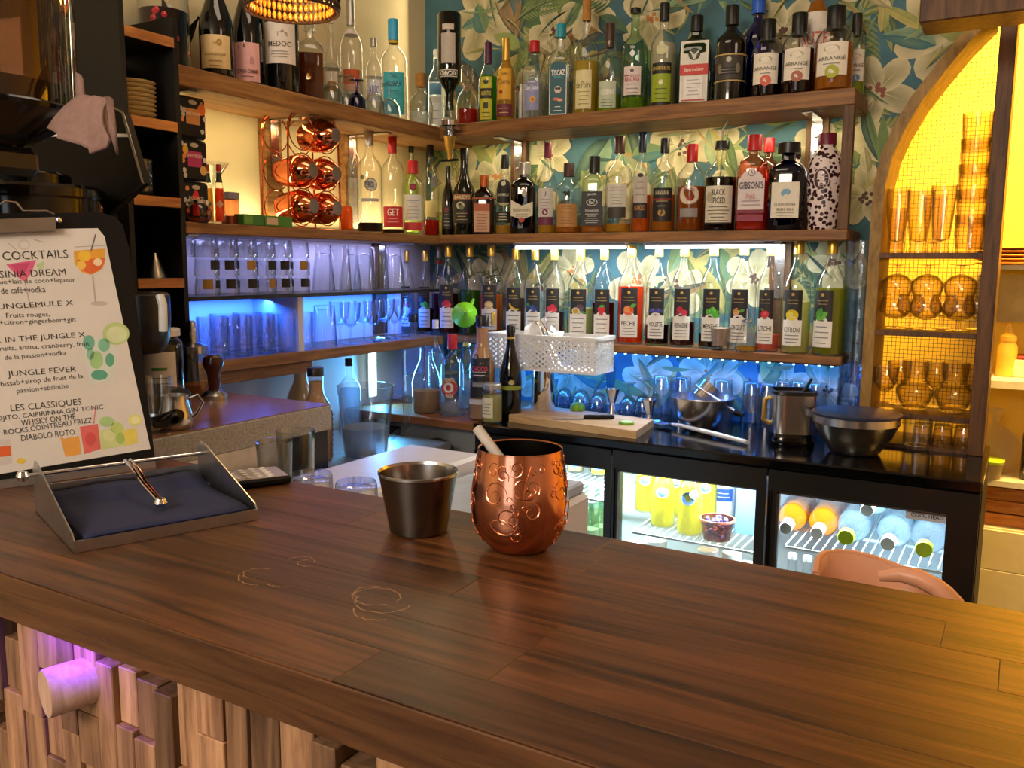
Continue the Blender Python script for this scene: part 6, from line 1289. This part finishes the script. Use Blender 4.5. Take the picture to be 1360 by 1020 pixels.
# ================================================================ left shelves: glasses
XG = -1.745
dk = ink('#17130e'); gd = ink('#a8823c')
def yat(u, v, x=XG): return float(at(u, v, 'x', x)[1])
ya, yb_ = yat(262, 390), yat(408, 390); n = 6
rG = (yb_-ya)/n/2*.98; hG = .047
names = ('bottom', 'middle', 'top')
for L in range(3):
    for i in range(n):
        for row, x in ((0, XG), (1, XG-.085)):
            if row and L < 2 and i < n-1: continue
            y = ya+(yb_-ya)*(i+.5)/n
            a0 = -60+((i*53+L*37) % 40)
            bnd = [('print', .35, .85, a0, a0+46, dk if (i+L) % 3 else gd), ('print', .40, .8, a0+60, a0+100, dk)] if (L < 2 and not row) else None
            gl('short', rG, hG, (x, y, 1.306+.0002+L*(hG+.0004)), 'upturned tumbler on the dark shelf, %s layer, %s%s' % (names[L], ('leftmost', 'second from left', 'third from left', 'third from right', 'second from right', 'rightmost')[i], '' if not row else ' of the back row'), 'upturned tumblers on the dark shelf', True, 'clear_heavy', band=bnd)
G = 'tall glasses on the dark shelf'
for k, u in enumerate((430, 452, 466, 484, 503, 524)):
    kd = ('beer', 'tumbler', 'beer', 'beer', 'tumbler', 'beer')[k]; x = (-1.80, -1.74, -1.82, -1.75, -1.81, -1.75)[k]
    gl(kd, .034, .135, (x, yat(u, 390, x), 1.306), ('tall clear beer glass', 'tall clear tumbler')[kd == 'tumbler']+' right of the short tumblers on the dark left shelf, '+('first', 'second', 'third', 'fourth', 'fifth', 'last')[k], G, True, 'clear_heavy')
# low shelf: cut glass tumblers left of the divider, goblets right of it
G = 'cut glass tumblers on the low shelf'
def cutglass(x, y, lab):
    t = thing('cut_glass_tumbler', lab, 'glass', (x, y, 1.1473), 0, G); r, h = .040, .105
    if 'cg' not in _gm:
        o = mk('bowl', rev(gprof('cut', r, h), 20), M('clear_heavy'), t, smooth=True); _gm['cg'] = o.data
        vf = ([], [])
        for k in range(12):
            a = 2*math.pi*k/12
            for s in (-1, 1): vf = J(vf, tube([(r*math.cos(a+s*q*.26), r*math.sin(a+s*q*.26), .046+.045*q) for q in (0, .5, 1)], .0009, 4))
            vf = J(vf, tube([(r*.965*math.cos(a), r*.965*math.sin(a), .006), (r*.975*math.cos(a), r*.975*math.sin(a), .036)], .001, 4))
        o = mk('cut_pattern', vf, M('clear_heavy'), t); _gm['cgp'] = o.data
    else: mk('bowl', _gm['cg'], None, t); mk('cut_pattern', _gm['cgp'], None, t)
for k, u in enumerate((284, 316, 347, 375, 398)): cutglass(-1.755, yat(u, 470, -1.755), 'cut glass tumbler on the low blue-lit shelf, %s of the front row' % ('first', 'second', 'third', 'fourth', 'last')[k])
for k, u in enumerate((300, 330, 360)): cutglass(-1.84, yat(u, 470, -1.84), 'cut glass tumbler in the back row of the low blue-lit shelf, '+('left', 'middle', 'right')[k])
G = 'goblets on the low shelf'
for k, (u, x) in enumerate(((432, -1.75), (452, -1.80), (466, -1.74), (484, -1.80), (497, -1.74), (512, -1.81), (524, -1.745), (535, -1.80))):
    if k == 0: gl('tumbler', .036, .12, (x, yat(u, 465, x), 1.147), 'wide clear beaker right of the shelf divider in blue light', G, True, 'clear_heavy')
    else: gl('goblet', .032, .125, (x, yat(u, 465, x), 1.147), 'clear stemmed goblet right of the shelf divider, '+('', 'first', 'second', 'third', 'fourth', 'fifth', 'sixth', 'last')[k]+' towards the corner', G, False, 'clear_heavy')
# top left shelf: crystal glasses
G = 'crystal glasses on the top left shelf'
for k, (u, x, kd, r, h, m_) in enumerate(((441, -1.745, 'goblet', .034, .10, 'clear_heavy'), (474, -1.735, 'goblet', .028, .085, 'blue_glass'), (497, -1.74, 'goblet', .034, .11, 'clear_heavy'), (517, -1.735, 'goblet', .034, .10, 'clear_heavy'), (460, -1.775, 'goblet', .032, .10, 'clear_heavy'))):
    lab = ('upturned crystal goblet beside the brown decanter', 'small cobalt blue upturned glass on the top left shelf', 'upturned crystal goblet in front of the blue-lettered bottle', 'upturned crystal goblet in front of the turquoise label', 'crystal goblet left of the small blue glass')[k]
    gl(kd, r, h, (x, yat(u, 140, x), 1.835), lab, G, True, m_)
# ================================================================ copper mug rack
rp_ = at(418, 226, 'x', -1.70); y1_, zA = float(at(418, 226, 'x', -1.70)[1]), float(at(418, 226, 'x', -1.70)[2]); y2_ = float(at(449, 228, 'x', -1.70)[1]); zBm = float(at(412, 273, 'x', -1.70)[2]); zT = float(at(456, 181, 'x', -1.70)[2])
y1_ -= .0; 
plain('mug_copper', '#e2835a', .10, 1.0, .08, 30)
t = thing('mug_rack', 'copper wire mug rack with ring slots on the left shelf', 'rack', (-1.78, (y1_+y2_)/2, 1.4822)); w_ = .0018
yc, hw = (y1_+y2_)/2, (y2_-y1_)/2+.058
zt_ = zT+.055
fr_ = []
for X in (-1.845, -1.745):
    loop = [(X, yc-hw, 1.4845), (X, yc-hw+.006, zt_-.05)]+[(X, yc-hw+.056+.05*math.cos(R(a)), zt_-.05+.05*math.sin(R(a))) for a in range(165, 89, -15)]+[(X, yc+hw-.056+.05*math.cos(R(a)), zt_-.05+.05*math.sin(R(a))) for a in range(90, 14, -15)]+[(X, yc+hw-.006, zt_-.05), (X, yc+hw, 1.4845)]
    mk('frame', tube(loop, w_*1.6, 8), M('mug_copper'), t, smooth=True, world=True)
    for z in (zBm, zA, zT):
        for y in (y1_, y2_): mk('ring', tube([(X, y+.049*math.cos(R(a)), z+.049*math.sin(R(a))) for a in range(0, 360, 20)], w_, 6, closed=True), M('mug_copper'), t, smooth=True, world=True)
    mk('crossbar', tube([(X, yc-hw, 1.4845), (X, yc+hw, 1.4845)], w_, 6), M('mug_copper'), t, smooth=True, world=True)
for y in (yc-hw, yc+hw): mk('link', tube([(-1.845, y, 1.4845), (-1.745, y, 1.4845)], w_, 6), M('mug_copper'), t, smooth=True, world=True)
mp = [(.0, .0), (.020, .0), (.022, .002), (.036, .018), (.044, .042), (.0455, .06), (.042, .09), (.037, .115), (.0355, .115), (.040, .09), (.0435, .06), (.042, .042), (.034, .02), (0, .006)]
G = 'copper mugs in the rack'
for y, z, lab in ((y1_, zA, 'copper mug in the middle row of the rack, nearer the camera'), (y2_, zA, 'copper mug in the middle row of the rack, nearer the corner'), (y1_, zBm, 'copper mug in the bottom row of the rack, nearer the camera'), (y2_, zBm, 'copper mug in the bottom row of the rack, nearer the corner'), (y2_, zT, 'single copper mug in the top row of the rack')):
    c = thing('copper_mug', lab, 'mug', (-1.705, y, z), 0, G); c.rotation_euler = (0, R(-90), 0)
    if 'mug' not in _gm: o = mk('wall', rev(mp, 40), M('mug_copper'), c, smooth=True); _gm['mug'] = o.data; plain('mug_base', '#8f7d78', .4, .6); o = mk('base_disc', rev([(0, -.001), (.019, -.001), (.0205, .0005)], 28), M('mug_base'), c); _gm['mugb'] = o.data
    else: mk('wall', _gm['mug'], None, c); mk('base_disc', _gm['mugb'], None, c)
# ================================================================ small things at the near end of the left shelf
G = 'tea tins'
plain('tin_black', '#141214', .35, .2); yT = float(at(252, 230, 'x', -1.735)[1])+.012
for k, (v0, v1, c, lab) in enumerate(((160, 203, '#c98a4a', 'top black tea tin with orange circle and brown label'), (206, 250, '#b0326a', 'middle black tea tin with magenta label'), (254, 297, '#d8243a', 'bottom black tea tin with red bottle drawing'))):
    za, zb2 = 1.4824+.0985*(2-k), 1.4824+.0985*(2-k)+.097; hw_ = .040
    t = thing('tea_tin', lab, 'tin', (-1.76, yT, za), 0, G)
    mk('tin', boxv(-.03, .03, -hw_, hw_, 0, .0965, .006), M('tin_black'), t)
    f_ = lambda y, z, o_: (.0302+o_, y*hw_, .048+z*.045)
    def dd(pts, col, o_): mk('print', ([f_(y, z, o_) for y, z in pts], [tuple(range(len(pts)))]), ink(col), t)
    dd([(-.5, -.35), (.5, -.35), (.5, .45), (-.5, .45)], c if k < 2 else '#141214', .0002); dd([(.3*math.cos(i*.52), .78+.12*math.sin(i*.52)) for i in range(12)], '#b8a890', .0003)
    v2, F = text2d(('THÉ NOIR', 'INFUSION', 'ROOIBOS')[k], .042, .008, .01); mk('lettering', ([(.0307, x, z+.058) for x, z in v2], F), ink('#e8d8b8'), t)
    if k == 0: dd([(.62+.3*math.cos(i*.52), .45+.28*math.sin(i*.52)) for i in range(12)], '#e0702c', .0004)
    if k == 1: dd([(-.65+.2*math.cos(i*.52), .5+.25*math.sin(i*.52)) for i in range(12)], '#e2a43a', .0004); dd([(.6+.25*math.cos(i*.52), -.5+.25*math.sin(i*.52)) for i in range(12)], '#e2b45a', .0004)
    if k == 2: dd([(-.3, -.7), (.2, -.7), (.2, .3), (.1, .6), (-.15, .6), (-.3, .3)], c, .0004)
    rr_ = random.Random(k)
    for j in range(9):
        y, z = rr_.choice((-.8, .8))*rr_.uniform(.85, 1.1), rr_.uniform(-.9, .9); dd(leafp(y, z, rr_.uniform(0, 360), .3, .3), rr_.choice(('#e8e0d0', '#d88a4a', '#c8c0b0')), .0003)
G = 'hot sauce bottles'
for k, u in enumerate((279, 292)):
    bottle(u-7, u+7, 219, 'x', -1.75+.02*k, 1.482, 'small hot sauce bottle with red cap, %s of the pair' % ('left', 'right')[k], 'juice', 'clear', G, liq='peach' if k else 'gold', lev=.6, cap='cap_red', ch=.12, cr=1.1, dec=[('B', .70, .86, '#20301c'), ('P', .33, [(0, -.8), (.7, 0), (0, .8), (-.7, 0)], '#d8b08a' if k else '#5a5a50')])
t = gl('martini', .045, .155, (-1.80, yat(281, 250, -1.80), 1.482), 'tall martini glass behind the hot sauce bottles', None, False, 'clear_heavy', name='martini_glass')
p = at(262, 290, 'x', -1.715); t = thing('round_jar', 'small round glass jar of spice in front of the tea tins', 'jar', (-1.715, float(p[1])+.005, 1.4823)); glass('rosy', '#e6b8a0', .5)
mk('jar', rev([(0, 0), (.020, 0), (.028, .008), (.031, .022), (.026, .038), (.016, .046)], 22), M('rosy'), t, smooth=True); mk('spice', rev([(0, .002), (.022, .003), (.025, .010), (0, .011)], 20), M('sugar'), t, smooth=True); mk('lid', rev([(.017, .045), (.017, .053), (0, .054)], 18), M('steel'), t, smooth=True)
p = at(306, 290, 'x', -1.74); t = thing('spice_tub', 'clear square tub with greyish lid on the left shelf', 'tub', (-1.74, float(p[1]), 1.4823)); mk('tub', rev([(0, 0), (.018, 0), (.019, .066), (.017, .066)], 24, n=6), M('rosy'), t, smooth=True); mk('lid', rev([(.0195, .064), (.0195, .080), (0, .081)], 24, n=6), ink('#8a8494'), t, smooth=True); mk('spice', rev([(0, .002), (.0165, .002), (.0165, .022), (0, .022)], 24, n=6), M('sugar'), t, smooth=True)
for u0, u1, c1, c2, lab in ((318, 346, '#3f7a34', '#6a9a3a', 'flat green tea box at the foot of the mug rack'), (347, 384, '#4f8a2e', '#d8b89a', 'flat green and cream tea box beside the other green box')):
    a, b2 = yat(u0, 295, -1.715), yat(u1, 297, -1.715)
    t = thing('tea_box', lab, 'box', (-1.715, (a+b2)/2, 1.4823), 0, 'green tea boxes'); L = (b2-a)/2-.001
    mk('carton', boxv(-.02, .014, -L, L, 0, .027, .001), ink(c1), t); mk('panel', boxv(.014, .0143, -L*.9, -L*.1, .004, .023), ink(c2), t)
# ================================================================ pendant lamp
pc = at(388, 14, 'y', 1.30); t = thing('pendant_lamp', 'hanging beaded lamp with dark outside and glowing amber inside', 'lamp', (pc[0], 1.30, pc[2])); R1 = 61/FPX*depth(pc)
plain('bead_dark', '#3a2416', .35); m_, N, K_, b = newmat('bead_amber'); b.inputs['Base Color'].default_value = H('#d98a2a'); b.inputs['Roughness'].default_value = .3; b.inputs['Transmission Weight'].default_value = .3
bead = rev([(0, -.009), (.003, -.006), (.0042, 0), (.003, .006), (0, .009)], 7); bi = None
mk('ring', tube([(R1*math.cos(R(a)), R1*math.sin(R(a)), 0) for a in range(0, 360, 10)], .003, 8, closed=True), M('bead_dark'), t, smooth=True)
mk('ring', tube([(R1*.97*math.cos(R(a)), R1*.97*math.sin(R(a)), .09) for a in range(0, 360, 10)], .003, 8, closed=True), M('bead_dark'), t, smooth=True)
vo_, vi_ = ([], []), ([], [])
for i in range(46):
    a = 2*math.pi*i/46
    for j in range(5):
        z = .009+j*.018; vo_ = J(vo_, xf(bead, Matrix.Translation((R1*math.cos(a), R1*math.sin(a), z)))); vi_ = J(vi_, xf(bead, Matrix.Translation((R1*.90*math.cos(a+.07), R1*.90*math.sin(a+.07), z))))
tag(mk('outer_beads', vo_, M('bead_dark'), t, smooth=True), kind='stuff'); tag(mk('inner_beads', vi_, M('bead_amber'), t, smooth=True), kind='stuff')
mk('canopy', rev([(R1*.97, .09), (R1*.5, .13), (.01, .15), (.005, .16)], 32), M('bead_dark'), t, smooth=True); mk('cord', tube([(0, 0, .15), (0, 0, 2.799-pc[2])], .003, 8), M('black_matt'), t)
glow('bulb_amber', '#ffb04a', 22); mk('bulb', rev([(0, .02), (.018, .03), (.026, .052), (.02, .075), (.012, .095), (0, .1)], 20), M('bulb_amber'), t, smooth=True)
light('pendant_bulb', 'POINT', (pc[0], 1.30, pc[2]+.03), 3.0, (1, .62, .25), (.03,))
# ================================================================ wall-mounted upside-down bottle dispenser in the corner
px_ = float(at(597, 120, 'y', 2.33)[0]); zt0, zb0 = float(at(597, 18, 'y', 2.33)[2]), float(at(597, 128, 'y', 2.33)[2])
t = thing('optic_dispenser', 'chrome bottle dispenser stand in the shelf corner', 'dispenser', (px_, 2.33, 1.4853))
xr = px_-.042
t.location = (px_, 2.43, 1.4853)
mk('rod', tube([(xr, 2.40, 1.73), (xr, 2.40, zt0-.01), (xr+.01, 2.398, zt0+.008), (px_, 2.38, zt0+.012)], .006, 10), M('chrome'), t, smooth=True, world=True)
mk('clamp', boxv(xr-.014, xr+.014, 2.386, 2.42, 1.80, 1.855, .003), M('steel'), t, world=True)
zv = zb0-.035
mk('holder', J(boxv(xr, px_, 2.35, 2.40, zv-.06, zv-.052), xf(rev([(.024, -.055), (.026, -.04), (.020, -.032), (.020, -.055)], 24), Matrix.Translation((px_, 2.33, zv)))), M('chrome'), t, smooth=True, world=True)
glass('optic_clear', '#dfe6ea', .5)
mk('chamber', xf(rev([(.010, -.09), (.017, -.085), (.017, .0), (.012, .012)], 22), Matrix.Translation((px_, 2.33, zv))), M('optic_clear'), t, smooth=True, world=True)
mk('valve', xf(rev([(0, -.16), (.006, -.16), (.009, -.13), (.014, -.12), (.018, -.09), (.020, -.088), (0, -.086)], 20), Matrix.Translation((px_, 2.33, zv))), M('cap_gold'), t, smooth=True, world=True)
mk('lever', boxv(px_-.03, px_+.03, 2.325, 2.335, zv-.165, zv-.158), M('black_matt'), t, world=True)
b = thing('inverted_bottle', 'upside-down dark green aniseed bottle in the corner dispenser', 'bottle', (px_, 2.33, zt0), 0); b.rotation_euler = (math.pi, 0, math.pi+R(28))
L = zt0-zb0+.05
bottle_parts(b, L, .074, 'bord', 'green_glass', liq='brown', lev=.5, cap=None, dec=[])
# prints sit on the flipped body: built upside down so that they hang as in the photograph
for nm, z0, z1, hw, c in (('label', .22, .52, .62, '#b9aea0'), ('label', .13, .19, .5, '#c9bfae'), ('label', .575, .665, .9, '#1a1414'), ('label', .585, .655, .84, '#e8e2d6'), ('label', .592, .648, .80, '#221a1a')):
    V = []; off = .0374 if nm else 0
    for z in (z0*L, z1*L):
        rz_ = float(np.interp(z/L, [q[1] for q in PROF['bord'][1:]], [q[0] for q in PROF['bord'][1:]]))*.037+.0006+.0004*(z0 > .58)+.0004*(z0 > .59)
        for i in range(9): a = hw*(i/4-1)-math.pi/2; V.append((rz_*math.cos(a), rz_*math.sin(a), z))
    mk(nm, (V, [(i, i+1, i+10, i+9) for i in range(8)]), ink(c), b)
v2, F = text2d('RICARD', .052, .013, .02); mk('lettering', ([(.0392*math.sin(x/.0375), -.0392*math.cos(x/.0375), z+.62*L) for x, z in v2], F), ink('#efe8dc'), b)
# ================================================================ niche: glasses
G = 'beer glasses in the niche'
def nx_(u, v=320, y=2.50): return float(at(u, v, 'y', y)[0])
gl('beer', .030, .165, (nx_(1190), 2.50, NZ[0]), 'tall dark-rimmed beer glass, leftmost on the niche top board', G, mat='niche_glass'); gl('beer', .034, .16, (nx_(1219), 2.51, NZ[0]), 'flared beer glass in the middle of the niche top board', G, mat='niche_glass'); gl('beer', .031, .17, (nx_(1250), 2.49, NZ[0]), 'tall beer glass with thick rim left of the tumbler stack', G, mat='niche_glass'); gl('beer', .03, .15, (nx_(1235), 2.58, NZ[0]), 'beer glass at the back of the niche top board', G, mat='niche_glass')
G = 'tumblers stacked in the niche'
for k in range(5): gl('tumbler', .037, .095, (nx_(1287), 2.50, NZ[0]+k*.062), 'heavy tumbler in the stack beside the niche post, '+('bottom one', 'second from bottom', 'middle one', 'second from top', 'topmost one')[k], G, mat='niche_glass')
gl('tumbler', .034, .09, (nx_(1302, 320, 2.57), 2.58, NZ[0]), 'single tumbler behind the stack by the niche post', None, mat='niche_glass')
gl('tumbler', .03, .12, (-.315, 2.575, NZ[0]), 'narrow tumbler at the back left of the niche top board', None, mat='niche_glass')
G = 'snifters in the niche'
for L_ in range(2):
    for k, u in enumerate((1188, 1228, 1272)):
        gl('snifter', .040, .085, (nx_(u, 430), 2.50, NZ[1]+L_*.0856), 'round snifter glass in the %s layer on the second niche board, %s one' % (('lower', 'upper')[L_], ('left', 'middle', 'right')[k]), G, L_ == 1, 'niche_glass')
G = 'glass bowls in the niche'
for k, u in enumerate((1213, 1265)):
    gl('bowlg', .048, .075, (nx_(u, 535), 2.52, NZ[2]), 'wide glass bowl on the third niche board, %s one' % ('left', 'right')[k], G, False, 'niche_glass'); gl('short', .034, .055, (nx_(u, 535), 2.52, NZ[2]+.0755), 'small glass pot standing on the %s wide bowl in the niche' % ('left', 'right')[k], 'glass pots on the niche bowls', False, 'niche_glass')
gl('goblet', .034, .115, (-.305, 2.475, NZ[2]), 'stemmed glass at the left of the third niche board', None, mat='niche_glass')
for k, u in enumerate((1192, 1240, 1290)): gl('goblet', .032, .12, (nx_(u, 535, 2.585), 2.585, NZ[2]), 'stemmed glass at the back of the third niche board, %s one' % ('left', 'middle', 'right')[k], 'stemmed glasses at the back of the niche', mat='niche_glass')
for k, u in enumerate((1208, 1252, 1296)): gl('snifter', .036, .09, (nx_(u, 430, 2.585), 2.585, NZ[1]), 'snifter at the back of the second niche board, %s one' % ('left', 'middle', 'right')[k], 'snifters at the back of the niche', mat='niche_glass')
G = 'small glasses on the lowest niche board'
for k, u in enumerate((1225, 1252, 1280)): gl('shot', .026, .05, (nx_(u, 580), 2.50, NZ[3]), 'small glass on the lowest niche board, %s one' % ('left', 'middle', 'right')[k], G, True, 'niche_glass')
# ================================================================ kitchen seen past the niche post
KY = 3.40
kx = lambda u, v, y=KY: float(at(u, v, 'y', y)[0]); kz = lambda v, u=1340, y=KY: float(at(u, v, 'y', y)[2])
plain('kitchen_white', '#e9dfc4', .5)
tag(box('kitchen_shelf', -.10, .6, 3.30, 3.55, kz(352)-.015, kz(352), M('kitchen_white')), 'white kitchen shelf carrying wooden plates', 'shelf')
G = 'wooden plates on the kitchen shelf'; wood('plate_wood', '#b86a2c', '#e0a054', .5, (3, 20, 20), .2)
for k in range(5): tag(mk('wooden_plate', rev([(0, 0), (.11, 0), (.13, .006), (.125, .008), (0, .004)], 32), M('plate_wood'), smooth=True, loc=(kx(1352, 340), 3.41, kz(352)+.0005+k*.0125)), 'round orange-brown wooden plate on the kitchen shelf, '+('bottom one', 'second from bottom', 'middle one', 'second from top', 'topmost one')[k], 'plate', G)
plain('kitchen_grey', '#a59a80', .6)
tag(box('trim_3', -.15, .6, 3.53, 3.55, kz(430), kz(365), M('kitchen_grey')), kind='structure')
zc_ = kz(500)
tag(box('kitchen_counter', -.12, .6, 3.25, 3.549, zc_-.025, zc_, M('kitchen_white')), 'kitchen worktop carrying the yellow sauce bottle', 'counter')
t = thing('sauce_bottle', 'yellow squeeze bottle on the kitchen worktop', 'bottle', (kx(1336, 490), 3.40, zc_+.0003)); plain('squeeze', '#e8b84a', .4)
mk('body', rev([(0, 0), (.028, 0), (.031, .006), (.031, .10), (.024, .115), (.024, .125)], 24), M('squeeze'), t, smooth=True); mk('nozzle', rev([(.026, .122), (.026, .138), (.012, .148), (.004, .18), (0, .18)], 20), M('squeeze'), t, smooth=True)
t = thing('gastro_pan', 'cream container with red contents on the kitchen worktop', 'container', (kx(1350, 480)+.07, 3.44, zc_+.0003)); mk('pan', boxv(-.08, .08, -.06, .06, 0, .06, .004), M('kitchen_white'), t); mk('contents', boxv(-.07, .07, -.05, .05, .06, .072, .004), ink('#a8342a'), t)
zl_ = kz(628)
tag(box('kitchen_low_shelf', -.12, .6, 3.25, 3.549, zl_-.02, zl_, M('kitchen_white')), 'low kitchen shelf carrying a plastic bag and green-lidded tub', 'shelf')
liquid('bag_plastic', '#e6dcc0', .3); t = thing('plastic_bag', 'knotted clear plastic bag on the low kitchen shelf', 'bag', (kx(1318, 600), 3.44, zl_+.0003)); rnd = random.Random(12)
V, F = rev([(0, 0), (.07, .0), (.09, .03), (.095, .07), (.075, .12), (.03, .155), (.012, .165), (.018, .19), (.03, .215)], 22); V = [(x*rnd.uniform(.88, 1.08), y*rnd.uniform(.88, 1.08), z) for x, y, z in V]; mk('bag', (V, F), M('bag_plastic'), t, smooth=True)
t = thing('food_tub', 'tub with lime green lid on the low kitchen shelf', 'tub', (kx(1312, 610)-.0, 3.29, zl_+.0003)); mk('tub', rev([(0, 0), (.042, 0), (.05, .055), (.047, .055)], 24, n=4), M('bag_plastic'), t, smooth=True); mk('lid', rev([(.052, .053), (.053, .062), (0, .064)], 24, n=4), ink('#b5cf2a'), t, smooth=True)
t = thing('green_bottle', 'dark green bottle at the edge of the low kitchen shelf', 'bottle', (kx(1372, 600), 3.33, zl_+.0003)); bottle_parts(t, .24, .07, 'bord', 'green_glass', liq='dark', lev=.6, cap='cap_lime', ch=.1, dec=[('L', .1, .4, .7, '#e8e2c8')])
zx = kz(690); t = thing('wooden_crate', 'small wooden crate under the low kitchen shelf', 'crate', (kx(1345, 680)+.03, 3.40, zx+.0003))
for z in (0, .045, .09): mk('slat', boxv(-.12, .14, -.10, -.09, z, z+.04, .001), M('plate_wood'), t); mk('slat', boxv(-.12, .14, .09, .10, z, z+.04, .001), M('plate_wood'), t)
for x in (-.12, .13): mk('end_panel', boxv(x, x+.01, -.0899, .0899, 0, .13), M('plate_wood'), t)
mk('bottom', boxv(-.109, .129, -.0899, .0899, .0, .008), M('plate_wood'), t)
tag(box('kitchen_plinth', -.12, .6, 3.26, 3.549, 0, zx, M('kitchen_white')), 'tiled plinth below the wooden crate', 'plinth')
plain('tile', '#efe0b0', .3, var=.04); pl = bpy.data.objects['kitchen_plinth']; tm = None
for i in range(4):
    for j in range(5):
        x, z = -.12+.20*i, zx-.005-.14*(j+1)
        if z > -.02: o = mk('tile', boxv(.001, .199, -.006, 0, .001, .139, .001) if tm is None else tm, M('tile'), pl, loc=(x, 3.2599, max(z, .001))); tm = o.data
# ================================================================ settle bottles that stand too close: slide them apart on their shelf
def relax(n=60):
    for _ in range(n):
        for i in range(len(BOT)):
            for j in range(i):
                A, B = BOT[i], BOT[j]
                if abs(A[4]-B[4]) > .02: continue
                a, b = A[0].location, B[0].location
                px = A[1]+B[1]+.001-abs(a.x-b.x); py = A[1]+B[1]+.001-abs(a.y-b.y)
                if px <= 0 or py <= 0: continue
                if A[3] == 'y' : along = py < px*3.0
                else: along = py*3.0 < px
                k = 1 if (a.y-b.y if along else a.x-b.x) >= 0 else -1
                d = (py if along else px)*.26*k
                if along: a.y += d; b.y -= d
                else: a.x += d; b.x -= d
                for C in (A, B):
                    l = C[0].location
                    if C[3] == 'y' and C[4] > 1.0: l.y = min(max(l.y, 2.405+C[1]*.9), 2.597-C[1])
                    elif C[3] == 'y': l.y = min(max(l.y, 2.13+C[1]), 2.395-C[1])
                    else: l.x = min(max(l.x, -1.868+C[1]), -1.705-C[1]*.8)
relax()
